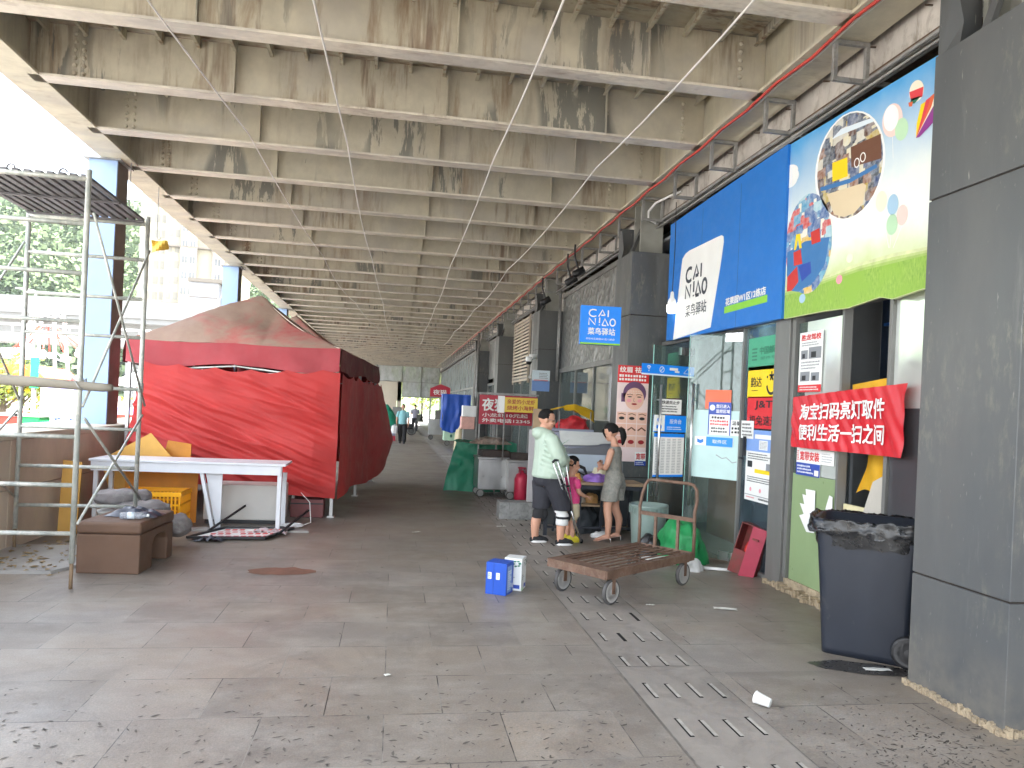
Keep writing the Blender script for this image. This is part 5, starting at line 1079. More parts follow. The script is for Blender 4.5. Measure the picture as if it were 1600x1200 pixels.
# loose slab, boards and litter
M_slab = M('pale_slab', (.34, .33, .31), .8, 0, .2, 3, (1, 1, 1), .2)
o = MB().prism([(-.9, -.03), (.20, -.02), (.50, .68), (.1, 1.2), (-.9, 1.2)], fr_of((0, 0, 0), (1, 0, 0), (0, 1, 0)), .03).build('slab', M_slab, None, loc=(-3.22, 7.30, .0)); tag(recalc(o), 'thin pale broken slab on the floor under the scaffold', 'slab')
o = MB().prism([(0, 0), (1.75, .02), (1.72, .16), (0, .2)], fr_of((0, 0, 0), (1, 0, 0), (0, 1, 0)), .02).build('floor_board', M_slab, None, loc=(-2.75, 9.62, 0)); tag(recalc(o), 'flat grey board on the floor along the foot of the white table', 'board')
M_litter = M('dry_litter', (.33, .24, .13), .9, 0, .4, 9); mb = MB(); rl = random.Random(5)
for _ in range(150): x, y = rl.uniform(-3.75, -2.9), rl.uniform(7.2, 8.9); a = rl.uniform(0, 6.3); L = rl.uniform(.01, .05); W_ = L*.5; z = .034 if (y < 8.4 and x < -3.05) else .006; mb.add([(x+p*math.cos(a)-q*math.sin(a), y+p*math.sin(a)+q*math.cos(a), z+h) for p, q, h in ((-L, 0, 0), (0, -W_, .008), (L, 0, 0), (0, W_, .012))], [(0, 1, 2, 3)])
tag(mb.build('dry_debris', M_litter), 'dry leaves and crumbs scattered around the scaffold foot', kind='stuff')
mb = MB(); mb.grid(lambda u, v: V((lerp(-.16, .16, u), lerp(-.1, .1, v), .012+.10*abs(nz(u*4, v*4, 6))*math.sin(PI*u))), 14, 10); tag(mb.build('black_rag', M_bag, None, True, loc=(-2.05, 9.0, 0)), 'small black rag on the floor between stool and crate', 'rag')
mb = MB(); mb.grid(lambda u, v: V((lerp(-.2, .2, u), lerp(-.12, .12, v), .006+.08*abs(nz(u*5, v*5, 9)))), 14, 10); tag(mb.build('crumpled_paper', M('crumpled_pink_paper', (.62, .50, .52), .7, 0, .25, 9), None, True, loc=(-1.45, 9.55, 0)), 'crumpled pinkish paper on the floor by the fallen sign', 'paper')
# ================================================================ platform cart
M_rust = M('rusty_brown_steel', (.16, .092, .062), .7, .25, .35, 7, (1, 1, 1), .3, (.22, .15, .11), .42); M_tyre = M('grey_tyre', (.075, .072, .07), .7, 0, .25, 9)
o = thing('platform_cart', 'rusty brown flat platform cart with a tall bent handle and spoked wheels', 'cart', (1.89, 6.18, 0), math.radians(37.0)); CL, CW, CZ = 1.48, .68, .265
mb = MB()
for y in (0, CW): mb.bx(0, CL, y-.006, y+.006, CZ-.02, CZ+.055); mb.bx(0, CL, min(y, CW-.045) if y else 0, min(y, CW-.045)+.045 if y else .045, CZ+.045, CZ+.051)
for x in (0, CL): mb.bx(x-.006, x+.006, 0.007, CW-.007, CZ-.021, CZ+.056)
mb.build('deck_frame', M_rust, o)
mb = MB()
for i in range(1, 8): y = CW*i/8; mb.bx(.01, CL-.01, y-.011, y+.011, CZ+.036, CZ+.047)
for x in (.06, .22, CL*.55, CL-.08): mb.bx(x-.015, x+.015, .01, CW-.01, CZ+.015, CZ+.035)
mb.bx(.01, .16, .01, CW-.01, CZ+.0485, CZ+.054); mb.build('deck_slats', M_rust, o)
mb = MB(); R_ = .10; hp = []
for y in (0, CW):
    pass
top = CZ+.74
hp = [(CL, .01, CZ), (CL, .01, CZ+.30), (CL-.01, .01, CZ+.45), (CL+.03, .01, CZ+.58), (CL+.05, .03, top-.06), (CL+.05, .07, top-.01), (CL+.05, .12, top), (CL+.05, CW-.12, top), (CL+.05, CW-.07, top-.01), (CL+.05, CW-.03, top-.06), (CL+.03, CW-.01, CZ+.58), (CL-.01, CW-.01, CZ+.45), (CL, CW-.01, CZ+.30), (CL, CW-.01, CZ)]
mb.tube(hp, .017, 10); mb.build('handle', M_rust, o, True)
mb = MB(); mb.bx(CL-.015, CL+.015, .02, CW-.02, CZ+.36, CZ+.40)
for y in (.20, .47): mb.bx(CL-.012, CL+.012, y-.014, y+.014, CZ+.01, CZ+.36)
mb.build('handle_brace', M_rust, o)
def wheel(parent, c, r, axis='Y', name='wheel', tm=None, rm=None, wd=.04):
    t = MB().lathe((0, 0, 0), [(r*.80, -wd/2), (r*.95, -wd/2), (r, -wd*.25), (r, wd*.25), (r*.95, wd/2), (r*.80, wd/2), (r*.80, -wd/2)], 24, axis).build(name, tm or M_tyre, parent, True, loc=c)
    mb = MB(); mb.lathe((0, 0, 0), [(.0, -wd*.62), (r*.24, -wd*.6), (r*.24, wd*.6), (.0, wd*.62)], 14, axis); mb.lathe((0, 0, 0), [(r*.64, -wd*.52), (r*.81, -wd*.53), (r*.81, wd*.53), (r*.64, wd*.52), (r*.64, -wd*.52)], 24, axis)
    for k in range(7):
        a = k*2*PI/7; p = V((math.cos(a), 0, math.sin(a))) if axis == 'Y' else V((0, math.cos(a), math.sin(a))); mb.beam(p*r*.2, p*r*.66, wd*.7, .016, (0, 1, 0) if axis == 'Y' else (1, 0, 0))
    mb.build('rim', rm or M('wheel_rim_grey', (.36, .35, .33), .6, .3, .2, 6), t); return t
for k, (x, y) in enumerate(((.13, .04), (.16, CW-.06), (CL-.14, .04), (CL-.14, CW-.06))):
    wh = wheel(o, (x, y, .115), .115, 'Y', rm=M('pale_spokes', (.46, .45, .43), .55, .2, .2, 6), wd=.035); mb = MB(); mb.bx(x-.02, x+.02, y-.034, y-.026, .10, CZ-.021); mb.bx(x-.02, x+.02, y+.026, y+.034, .10, CZ-.021); mb.bx(x-.05, x+.05, y-.04, y+.04, CZ-.03, CZ-.0215); mb.build('caster_fork', M_rust, o)
# ---- stuff behind the cart
M_barrel = M('grey_green_plastic', hx('7f908a'), .5, 0, .1, 4); M_gbag = M('green_woven_sheet', hx('1e8a4c'), .55, 0, .25, 6, bump=.4, bscale=11.)
o = thing('barrel', 'grey green plastic barrel standing behind the cart handle', 'barrel', (3.26, 8.98, 0)); MB().lathe((0, 0, 0), [(.17, 0), (.20, .02), (.225, .40), (.24, .52), (.25, .53), (.25, .56), (.235, .56), (.215, .40), (.18, .03), (0, .03)], 28).build('body', M_barrel, o, True); mb = MB()
for i in range(28): a = i*2*PI/28; mb.bx(.243*math.cos(a)-.006, .243*math.cos(a)+.006, .243*math.sin(a)-.006, .243*math.sin(a)+.006, .45, .52)
mb.build('rim_ribs', M_barrel, o)
def heap(loc, sx, sy, sz, m_, name, lab, cat, seed, amp=.35, rz=0.):
    def fn(u, v):
        a = 2*PI*u; t = v*PI/2; k = 1+amp*nz(math.cos(a)*1.6+seed, math.sin(a)*1.6, v*2.2)+.10*nz(math.cos(a)*5+seed, math.sin(a)*5, v*6); r = math.cos(t)**.6
        return V((sx*r*math.cos(a)*k, sy*r*math.sin(a)*k, max(.0, sz*math.sin(t)**.8*(1+amp*.7*nz(math.cos(a)*2.1*r+seed, math.sin(a)*2.1*r, 4)))))
    mb = MB(); mb.grid(fn, 46, 20); o = mb.build(name, m_, None, True, loc=loc); o.rotation_euler = (0, 0, rz); return tag(o, lab, cat)
heap((3.42, 8.25, 0), .27, .36, .44, M_gbag, 'tarp', 'crumpled bright green woven sheet heaped behind the platform cart', 'tarp', 2.4); heap((3.16, 8.50, 0), .17, .2, .24, M('black_bag', (.015, .016, .017), .35, 0, .3, 6, bump=.5, bscale=14.), 'bin_bag', 'small black bag against the green sheet behind the cart', 'bag', 5.1)
heap((3.32, 7.72, 0), .12, .10, .13, M('white_plastic_bag', (.62, .62, .60), .4, 0, .12, 8, bump=.5, bscale=18.), 'plastic_bag', 'white crumpled plastic bag on the floor by the far cart wheel', 'bag', 7.7); heap((3.02, 8.02, 0), .26, .12, .08, M_white, 'cloth', 'white cloth bundle on the floor under the green sheet', 'cloth', 3.3)
o = tag(MB().tube([(0, 0, .02), (.42, -.18, .02)], .018, 8).build('pipe', M_white, None, True, loc=(3.42, 7.78, 0)), 'short white pipe lying on the floor by the glass door', 'pipe')
# ---- fire extinguisher cabinet
M_maroon = M('rusty_maroon_paint', hx('7d2c2b'), .55, .1, .2, 5, dirt=hx('5a3a2e'), dirt_amt=.45); M_crim = M('crimson_door_paint', hx('a3203f'), .45, .05, .15, 4, dirt=hx('6a3a30'), dirt_amt=.3)
o = thing('extinguisher_cabinet', 'maroon metal extinguisher cabinet tipped against the glass with its crimson door ajar', 'cabinet', (3.70, 7.62, .03), math.radians(-48)); o.rotation_euler = (math.radians(-6), math.radians(13), math.radians(-50))
mb = MB(); w_, h_, d_ = .30, .56, .20
for a in ((0, w_, d_-.008, d_, 0, h_), (0, .008, 0, d_-.009, 0, h_), (w_-.008, w_, 0, d_-.009, 0, h_), (.009, w_-.009, 0, d_-.009, 0, .008), (.009, w_-.009, 0, d_-.009, h_-.008, h_), (.009, w_-.009, .0, .008, .009, .26)): mb.bx(*a)
mb.build('body', M_maroon, o); dr = MB().prism([(-.155, .0), (0, .0), (0, .56), (-.155, .56)], fr_of((0, 0, 0), (.98, .20, 0), (0, 0, 1)), .012).build('door', M_crim, o, loc=(w_-.0, -.004, 0)); recalc(dr); MB().bx(-.12, -.05, -.06, -.035, .42, .44).build('handle', M_maroon, dr)
e = thing('fire_extinguisher', 'red fire extinguisher inside the tipped maroon cabinet', 'extinguisher', (0, 0, 0)); mw = o.matrix_basis.copy(); e.matrix_world = mw @ Matrix.Translation((.14, .10, .012))
MB().lathe((0, 0, 0), [(.0, 0), (.055, .0), (.062, .02), (.062, .30), (.05, .35), (.02, .38), (.02, .41), (0, .41)], 20).build('cylinder', M('extinguisher_red', hx('d23a33'), .35, .1, .08, 4), e, True); mb = MB(); mb.bx(-.02, .07, -.012, .012, .41, .43); mb.bx(-.02, .08, -.01, .01, .445, .46); mb.tube([(.03, 0, .42), (.075, .02, .36), (.07, .03, .2)], .010, 7); mb.build('valve', M_black, e)
# ---- wheelie bin
M_bin = M('navy_bin_plastic', (.015, .019, .029), .42, 0, .15, 3, (1, 1, .5), .04, (.10, .095, .09), .25); o = thing('wheelie_bin', 'large dark navy wheelie bin with a black liner folded over its rim', 'bin', (3.57, 5.02, 0), -.68)
def rr(hx_, hy, r, z, n=6):
    out = []
    for cx, cy, a0 in ((hx_-r, hy-r, 0), (-hx_+r, hy-r, PI/2), (-hx_+r, -hy+r, PI), (hx_-r, -hy+r, 1.5*PI)):
        for i in range(n+1): a = a0+PI/2*i/n; out.append(V((cx+r*math.cos(a), cy+r*math.sin(a), z)))
    return out
def shell(rings, mb, cap0=True):
    n = len(rings[0]); mb.add([p for r in rings for p in r], [(i*n+j, i*n+(j+1) % n, (i+1)*n+(j+1) % n, (i+1)*n+j) for i in range(len(rings)-1) for j in range(n)]+([tuple(range(n-1, -1, -1))] if cap0 else []))
mb = MB(); shell([rr(.28, .24, .05, .0), rr(.285, .245, .05, .05), rr(.315, .27, .06, .5), rr(.345, .29, .06, .90), rr(.35, .292, .06, .94), rr(.375, .31, .06, .945), rr(.375, .31, .06, .99), rr(.345, .28, .06, .99), rr(.30, .25, .05, .5)], mb); mb.build('body', M_bin, o, True)
M_lin = M('black_liner', (.010, .0105, .012), .28, 0, .3, 6, bump=.6, bscale=16.)
def liner(u, v):
    a = u*2*PI; ca, sa = math.cos(a), math.sin(a); p = 5; k = (abs(ca)**p+abs(sa)**p)**(-1/p); hx_, hy = .385+.0, .32; prof = ((.93, .80), (.97, .98), (1.035, 1.005), (1.06, .985), (1.075, .93), (1.06, .885))
    f = v*(len(prof)-1); i = min(int(f), len(prof)-2); t = f-i; s_ = lerp(prof[i][0], prof[i+1][0], t); z = lerp(prof[i][1], prof[i+1][1], t); j = .016*nz(ca*6, sa*6, v*4)+.010*nz(ca*15, sa*15, v*9)
    return V((hx_*k*ca*(s_+j*2.4), hy*k*sa*(s_+j*2.4), z+j*1.6+(.03*nz(ca*3, sa*3, 8) if v > .85 else 0)))
MB().grid(liner, 120, 16).build('liner', M_lin, o, True); mb = MB(); mb.add([V((.35*math.cos(i*PI/10), .29*math.sin(i*PI/10), .84)) for i in range(20)], [tuple(range(20))]); mb.build('liner_floor', M_lin, o)
for y in (-.26, .26): wheel(o, (.29, y*1.05, .115), .115, 'Y', tm=M_black, rm=M('wheel_hub_dark', (.05, .05, .052), .5), wd=.05)
MB().tube([(.29, -.25, .115), (.29, .25, .115)], .012, 8).build('axle', M_black, o)
mb = MB(); ff = (V((-.3, 0, 0)), V((0, -1, 0)), V((0, 0, 1)))
def binface(px_, py_): t = (py_-.05)/.85; return V((-.2885-.058*t-.004, -px_, py_))
mb.text(ff, '其他垃圾', -.20, .40, .06, .22, .0, .003, warp=binface); mb.text(ff, 'B', -.17, .56, .07, .06, .0, .006, warp=binface); mb.text(ff, '日', -.09, .56, .07, .05, 0, .004, warp=binface); mb.add([binface(-.18, .72), binface(.0, .72), binface(.0, .735), binface(-.18, .735)], [(0, 1, 2, 3)])
mb.build('print', M('bin_print', (.45, .46, .47), .6, 0, .2, 20), o)
# ---- cartons, cup and litter on the floor
def carton(loc, rz, d, m_, lab, deco):
    o = thing('carton', lab, 'carton', loc, rz); MB().bx(-d[0]/2, d[0]/2, -d[1]/2, d[1]/2, 0, d[2]).build('box', m_, o, bev=.003); mb = MB(); deco(mb, d); mb.build('print', None, o); return o
def deco1(mb, d):
    f = (V((-d[0]/2, -d[1]/2-.0015, 0)), V((1, 0, 0)), V((0, 0, 1))); g = (V((d[0]/2+.0015, -d[1]/2, 0)), V((0, 1, 0)), V((0, 0, 1)))
    mb.m(I_white)
    for x in (.02, .10): mb.sheet(f, x, .14, x+.035, .20, .0)
    mb.m(I_blue); mb.text(f, 'B', .026, .148, .044, .022, .001); mb.text(f, '日', .107, .148, .044, .020, .001)
    mb.m(I_navy); mb.sheet(f, .075, 0, .077, d[2], .0008)
    mb.m(I_lblue); mb.sheet(g, .02, .02, d[1]-.05, d[2]-.03, 0); mb.m(I_pale)
    for r in range(9): mb.sheet(g, .035, .045+r*.02, .035+(.09 if r % 3 else .06), .055+r*.02, .001)
    mb.sheet(g, d[1]-.045, .05, d[1]-.025, .09, .001)
def deco2(mb, d):
    f = (V((-d[0]/2, -d[1]/2-.0015, 0)), V((1, 0, 0)), V((0, 0, 1))); g = (V((d[0]/2+.0015, -d[1]/2, 0)), V((0, 1, 0)), V((0, 0, 1)))
    for fr_, W_ in ((f, d[0]), (g, d[1])):
        mb.m(I_dkgreen)
        for k in range(7): a = k*1.1; cx, cy = W_-.05+.03*math.cos(a), d[2]-.05+.025*math.sin(a); mb.poly(fr_, [(cx-.016, cy), (cx, cy-.008), (cx+.018, cy+.004), (cx, cy+.010)], .0005+.0002*k)
        mb.m(I_grey); [mb.sheet(fr_, .02, .10+r*.018, .02+W_*.5*(.6+.4*(r % 2)), .108+r*.018, 0) for r in range(3)]
        mb.m(I_royal); mb.sheet(fr_, W_*.55, .02, W_-.015, .055, 0)
        mb.m(I_palegreen); mb.sheet(fr_, .0, .0, W_*.4, .025, 0)
carton((1.03, 6.70, 0), -.50, (.20, .19, .29), M('blue_carton', hx('1d4fb4'), .45, 0, .06, 5), 'blue printed carton with two white marks on the paving', deco1); carton((1.20, 6.86, 0), -.42, (.17, .17, .30), M('white_carton', hx('dcdfdd'), .5, 0, .05, 5), 'white carton with green leaf print, beside the blue carton', deco2)
o = thing('paper_cup', 'white paper cup lying on its side by the drain covers', 'cup', (2.26, 4.02, .036), 2.25); MB().lathe((0, 0, 0), [(.0, .004), (.026, .0), (.027, .004), (.036, .09), (.0385, .092), (.036, .094), (.034, .09), (.024, .006), (0, .006)], 22, 'X').build('body', M('cup_paper', (.75, .75, .72), .5, 0, .06, 9), o, True).rotation_euler = (0, -.12, 0)
def litter(px, py, L, W_, rz, lab, m_=None, seed=1, lines=False):
    p = onZ(px, py); mb = MB(); mb.m(m_ or M('litter_paper', (.66, .65, .60), .8, 0, .12, 20)); mb.grid(lambda u, v: V((lerp(-L, L, u)*(1+.1*nz(v*3, seed)), lerp(-W_, W_, v)*(1+.35*nz(u*3, seed, 2)), .006+.012*abs(nz(u*3, v*2, seed)))), 10, 5)
    if lines:
        mb.m(I_grey)
        for k in range(3): mb.add([(-L*.7, -W_*.5+k*W_*.45, .022), (L*.3, -W_*.5+k*W_*.45, .022), (L*.3, -W_*.4+k*W_*.45, .022), (-L*.7, -W_*.4+k*W_*.45, .022)], [(0, 1, 2, 3)])
    o = mb.build('litter', None, None, True, loc=(p.x, p.y, 0)); o.rotation_euler = (0, 0, rz); tag(o, lab, 'litter')
litter(1133, 952, .10, .035, -.3, 'torn white paper scrap on the floor below the green glass shop'); litter(1370, 1047, .095, .03, -.12, 'white printed receipt on the floor in front of the wheelie bin', seed=2, lines=True); litter(1016, 946, .04, .012, 0, 'tiny white ticket on the floor before the platform cart', seed=3); litter(783, 823, .07, .03, .2, 'white paper scrap on the floor by the stone block', seed=4); litter(650, 832, .06, .02, .4, 'small pale scrap on the floor beyond the rusty stain', seed=5); litter(1412, 1044, .03, .015, .6, 'tiny white scrap under the bin wheel', seed=6); litter(605, 1056, .02, .015, .6, 'tiny pale chip on the near paving', seed=7); litter(697, 713, .16, .06, .3, 'pale scrap of paper on the floor by the green covered stall', seed=8)
mb = MB(); mb.add([(3.30+.34*math.cos(a)*(1+.15*nz(math.cos(a)*2, math.sin(a)*2)), 4.66+.13*math.sin(a)*(1+.3*nz(math.cos(a)*2, 6+math.sin(a)*2))-.10*math.cos(a), .0036) for a in [i*PI/16 for i in range(32)]], [tuple(range(32))]); tag(mb.build('wet_patch', M('wet_dark', (.03, .027, .024), .3, 0, .2, 8)), kind='structure')
# ================================================================ people
M_skin = M('skin', hx('c4937a'), .55, 0, .06, 9); M_hair = M('black_hair', (.010, .009, .009), .75, 0, .3, 30, spec=.2, bump=.5, bscale=60.)
def remesh(o, vox, it=3):
    m_ = o.modifiers.new('merge', 'REMESH'); m_.mode = 'VOXEL'; m_.voxel_size = vox; m_.use_smooth_shade = True
    if it: s_ = o.modifiers.new('smooth', 'SMOOTH'); s_.factor = .5; s_.iterations = it
    return o
def limb(mb, pts, rs, sq=(1, 1), n=14):
    """tapered limb through joints, rounded ends, a few in-between sections so that joints bend softly"""
    P_ = [V(p) for p in pts]; Q = []; R_ = []
    for i in range(len(P_)-1):
        for k in range(4):
            t = k/4; p0, p1, p2, p3 = P_[max(i-1, 0)], P_[i], P_[i+1], P_[min(i+2, len(P_)-1)]
            Q.append(.5*((2*p1)+(p2-p0)*t+(2*p0-5*p1+4*p2-p3)*t*t+(3*p1-p0-3*p2+p3)*t*t*t) if i not in (-1,) else p1.lerp(p2, t)); R_.append(lerp(rs[i], rs[i+1], t))
    Q.append(P_[-1]); R_.append(rs[-1]); d0 = (Q[0]-Q[1]).normalized(); d1 = (Q[-1]-Q[-2]).normalized()
    Q = [Q[0]+d0*R_[0]*.7]+Q+[Q[-1]+d1*R_[-1]*.7]; R_ = [R_[0]*.5]+R_+[R_[-1]*.5]; mb.tube(Q, R_, n)
def torso(mb, secs):
    mb.loft([(V((cx, cy, z)), V((rx, 0, 0)), V((0, ry, 0))) for z, cx, cy, rx, ry in secs])
def ellip(mb, c, r, R=None, n=16):
    vs = []; fs = []; m_ = n//2
    for i in range(m_+1):
        t = PI*i/m_
        for j in range(n): a = 2*PI*j/n; p = V((r[0]*math.sin(t)*math.cos(a), r[1]*math.sin(t)*math.sin(a), r[2]*math.cos(t))); vs.append(V(c)+(R @ p if R else p))
    for i in range(m_):
        for j in range(n): fs.append((i*n+j, i*n+(j+1) % n, (i+1)*n+(j+1) % n, (i+1)*n+j))
    mb.add(vs, fs)
def hand(mb, w, d, up, s=1., curl=.6, side=1):
    """palm, four fingers of unequal length with a bend, and a thumb off the side; d = direction, up = back of the hand"""
    w, d, up = V(w), V(d).normalized(), V(up).normalized(); sd_ = d.cross(up).normalized()*side; p1 = w+d*.075*s
    mb.loft([(w, sd_*.026*s, up*.018*s), (w+d*.03*s, sd_*.036*s, up*.016*s), (p1, sd_*.040*s, up*.013*s), (w+d*.085*s, sd_*.036*s, up*.010*s)])
    for k, (o_, L) in enumerate(((-.030, .060), (-.010, .072), (.010, .068), (.029, .052))):
        b = p1+sd_*o_*s; m1 = b+(d*math.cos(curl)-up*math.sin(curl))*L*.55*s; m2 = m1+(d*math.cos(curl*2.1)-up*math.sin(curl*2.1))*L*.5*s; mb.tube([b, m1, m2], [.0095*s, .0088*s, .0070*s], 8)
    b = w+d*.022*s-sd_*.030*s; mb.tube([b, b+(d*.7-sd_*.7)*.035*s, b+(d*.95-sd_*.5-up*.3)*.062*s], [.013*s, .011*s, .009*s], 8)
def head(mb, c, s, R):
    """skull, jaw, nose, lips, brow, ears and neck root around c = centre of the head; R turns it (local +X is the face)"""
    A = lambda p: V(c)+R @ (V(p)*s)
    ellip(mb, A((-.012, 0, .03)), (.098*s, .076*s, .095*s), R); ellip(mb, A((.020, 0, -.045)), (.068*s, .056*s, .072*s), R); ellip(mb, A((.055, 0, -.085)), (.028*s, .030*s, .024*s), R)
    ellip(mb, A((.092, 0, -.018)), (.016*s, .013*s, .026*s), R); ellip(mb, A((.098, 0, -.030)), (.013*s, .016*s, .011*s), R); ellip(mb, A((.082, 0, -.062)), (.010*s, .024*s, .010*s), R)
    for y in (-1, 1): ellip(mb, A((-.005, y*.077, -.010)), (.022*s, .011*s, .032*s), R); ellip(mb, A((.060, y*.040, -.030)), (.026*s, .022*s, .022*s), R); ellip(mb, A((.078, y*.03, .022)), (.014*s, .026*s, .008*s), R)
def face_bits(root, c, s, R):
    A = lambda p: V(c)+R @ (V(p)*s)
    for y in (-1, 1): mb = MB(); ellip(mb, A((.083, y*.031, .004)), (.008*s, .014*s, .0065*s), R, 10); mb.build('eye', M_black, root, True)
    mb = MB(); ellip(mb, A((.091, 0, -.062)), (.006*s, .022*s, .006*s), R, 10); mb.build('mouth', M('lips', hx('a9625a'), .5), root, True)
def hair_cap(root, c, s, R, low, front, puff=1.08, extra=None):
    """hair shell over the skull: sinks under the skin below the hairline"""
    mb = MB(); n = 36
    def fn(u, v):
        a = 2*PI*u; t = PI*v; d = V((math.sin(t)*math.cos(a), math.sin(t)*math.sin(a), math.cos(t))); f = max(min(.30-d.x, d.z-low), d.z-front-.25*min(0, d.x)); k = lerp(.90, puff, max(0, min(1, .5+f*7)))
        k += .025*nz(a*6, t*9); return V(c)+R @ (V((-.012+d.x*.100*k, d.y*.079*k, .030+d.z*.098*k))*s)
    mb.grid(fn, n, 22)
    if extra: extra(mb)
    return mb.build('hair', M_hair, root, True)
# ---------------- the man
man = thing('person', 'man in a pale mint hooded jacket, dark shorts and bandaged knees, standing with crutches', 'person', (2.02, 9.19, 0), .12)
body = MB(); HC = (-.09, 0, 1.575); HR = Matrix.Rotation(-.35, 3, 'Z') @ Matrix.Rotation(.18, 3, 'Y')
head(body, HC, 1.08, HR); limb(body, [(-.13, 0, 1.36), (-.11, 0, 1.50)], [.075, .066])
torso(body, [(.72, -.05, 0, .06, .08), (.80, -.05, 0, .11, .15), (.95, -.02, 0, .14, .17), (1.15, -.02, 0, .16, .19), (1.34, -.07, 0, .12, .19), (1.42, -.10, 0, .07, .10)])
for sgn, fx, fy in ((-1, .13, -.12), (1, -.14, .09)):
    limb(body, [(-.05+.3*fx*.3, sgn*.10, .84), (fx*.75+.02, fy, .47), (fx-.01, fy, .27), (fx-.015, fy, .09)], [.105, .068, .064, .045]); body.loft([(V((fx-.06, fy, .045)), V((0, .036, 0)), V((0, 0, .035))), (V((fx+.02, fy, .055)), V((0, .040, 0)), V((0, 0, .040))), (V((fx+.12, fy, .038)), V((0, .042, 0)), V((0, 0, .022)))])
for sgn in (-1, 1):
    w_ = V((.17, sgn*.07, 1.085)); limb(body, [(-.09, sgn*.20, 1.35), (.02, sgn*.25, 1.10), tuple(w_)], [.06, .05, .034]); hand(body, w_, (.86, -sgn*.35, -.15), (.15, 0, 1), 1., .8, sgn)
remesh(body.build('body', M_skin, man), .008); face_bits(man, HC, 1.08, HR); hair_cap(man, HC, 1.08, HR, -.30, .60, 1.02)
mb = MB()
for y in (-.034, .034): mb.tube([V(HC)+HR @ (V((.098, y+.026*math.cos(a), .004+.020*math.sin(a)))*1.08) for a in [i*PI/8 for i in range(16)]], .0028, 5, closed=True); mb.tube([V(HC)+HR @ (V((.096, math.copysign(.06, y), .008))*1.08), V(HC)+HR @ (V((-.01, math.copysign(.082, y), .012))*1.08)], .0028, 5)
mb.build('glasses', M_galv, man, True)
M_mint = M('mint_jacket_nylon', hx('aebfae'), .55, 0, .10, 5, bump=.9, bscale=6.); jk = MB()
torso(jk, [(.84, -.05, 0, .185, .225), (.87, -.04, 0, .215, .245), (.95, -.01, 0, .235, .255), (1.08, -.01, 0, .225, .245), (1.22, -.035, 0, .195, .235), (1.32, -.07, 0, .155, .23), (1.40, -.10, 0, .115, .17), (1.45, -.11, 0, .085, .11)])
for sgn in (-1, 1): limb(jk, [(-.09, sgn*.19, 1.34), (.0, sgn*.27, 1.12), (.07, sgn*.215, 1.065), (.165, sgn*.085, 1.085)], [.095, .085, .072, .052])
ellip(jk, (-.205, 0, 1.395), (.070, .130, .080), Matrix.Rotation(-.5, 3, 'Y')); ellip(jk, (-.17, 0, 1.43), (.11, .13, .055))
for k in range(7): z = .92+.06*k; limb(jk, [(-.20, -.14-.01*k, z+.05), (-.02, -.262, z-.01), (.16, -.17, z-.06+.02*k)], [.008, .013, .007], n=8)
remesh(jk.build('jacket', M_mint, man), .011, 4)
sh = MB(); torso(sh, [(.74, -.04, 0, .16, .20), (.80, -.05, 0, .185, .215), (.88, -.04, 0, .20, .225), (.93, -.03, 0, .19, .22)])
for sgn, fx, fy in ((-1, .13, -.12), (1, -.14, .09)): torso(sh, [(.44, .025+fx*.80, fy, .122, .112), (.52, .02+fx*.68, fy, .130, .118), (.64, .0+fx*.5, fy*.98, .142, .122), (.78, -.03+fx*.25, sgn*.105, .155, .122), (.84, -.04, sgn*.105, .15, .11)])
remesh(sh.build('shorts', M('charcoal_shorts', (.026, .026, .034), .8, 0, .2, 6, bump=.3, bscale=10.), man), .011, 3)
M_brace = M('black_brace', (.015, .015, .017), .8, 0, .2, 8); M_band = M('white_bandage', (.70, .70, .68), .85, 0, .08, 14, bump=.4, bscale=30.)
def knee(fx, fy, z0, z1, r, m_, nm):
    mb = MB(); mb.loft([(V((fx*(.75 if z > .4 else .9)+.012, fy, z)), V((r*(1+.06*nz(z*40)), 0, 0)), V((0, r, 0))) for z in [lerp(z0, z1, i/8) for i in range(9)]], False); o_ = mb.build(nm, m_, man, True); so_ = o_.modifiers.new('thick', 'SOLIDIFY'); so_.thickness = .008; return o_
knee(.13, -.12, .255, .47, .080, M_band, 'bandage'); knee(.13, -.12, .335, .365, .087, M_brace, 'knee_strap'); knee(-.14, .09, .33, .47, .084, M_brace, 'knee_brace'); knee(-.14, .09, .315, .345, .088, M_brace, 'knee_strap')
mb = MB(); limb(mb, [(.18, -.10, .47), (.205, -.10, .36), (.17, -.10, .28)], [.045, .05, .03]); mb.build('knee_brace', M_brace, man, True); mb = MB(); limb(mb, [(-.07, .06, .46), (-.05, .06, .36), (-.08, .06, .29)], [.045, .048, .03]); mb.build('knee_brace', M_brace, man, True)
def shoe(root, fx, fy, L, m1, m2, z0=0., sl=.05):
    mb = MB(); mb.loft([(V((fx-.075, fy, .035+z0)), V((0, .026, 0)), V((0, 0, .026))), (V((fx-.03, fy, .05+z0)), V((0, sl*.92, 0)), V((0, 0, .042))), (V((fx+.05, fy, .048+z0)), V((0, sl, 0)), V((0, 0, .042))), (V((fx+L*.55, fy, .036+z0)), V((0, sl, 0)), V((0, 0, .028))), (V((fx+L*.66, fy, .028+z0)), V((0, sl*.5, 0)), V((0, 0, .012)))]); s_ = mb.build('shoe', m1, root, True)
    out = []; n = 20
    mb = MB(); pts = [(fx-.02+L*.5*math.cos(a)*(1 if math.cos(a) > 0 else .75)+.05, fy+sl*1.08*math.sin(a)) for a in [2*PI*i/n for i in range(n)]]; mb.add([(x, y, .0+z0) for x, y in pts]+[(x, y, .026+z0) for x, y in pts], [tuple(range(n-1, -1, -1)), tuple(range(n, 2*n))]+[(i, (i+1) % n, n+(i+1) % n, n+i) for i in range(n)]); mb.build('sole', m2, s_)
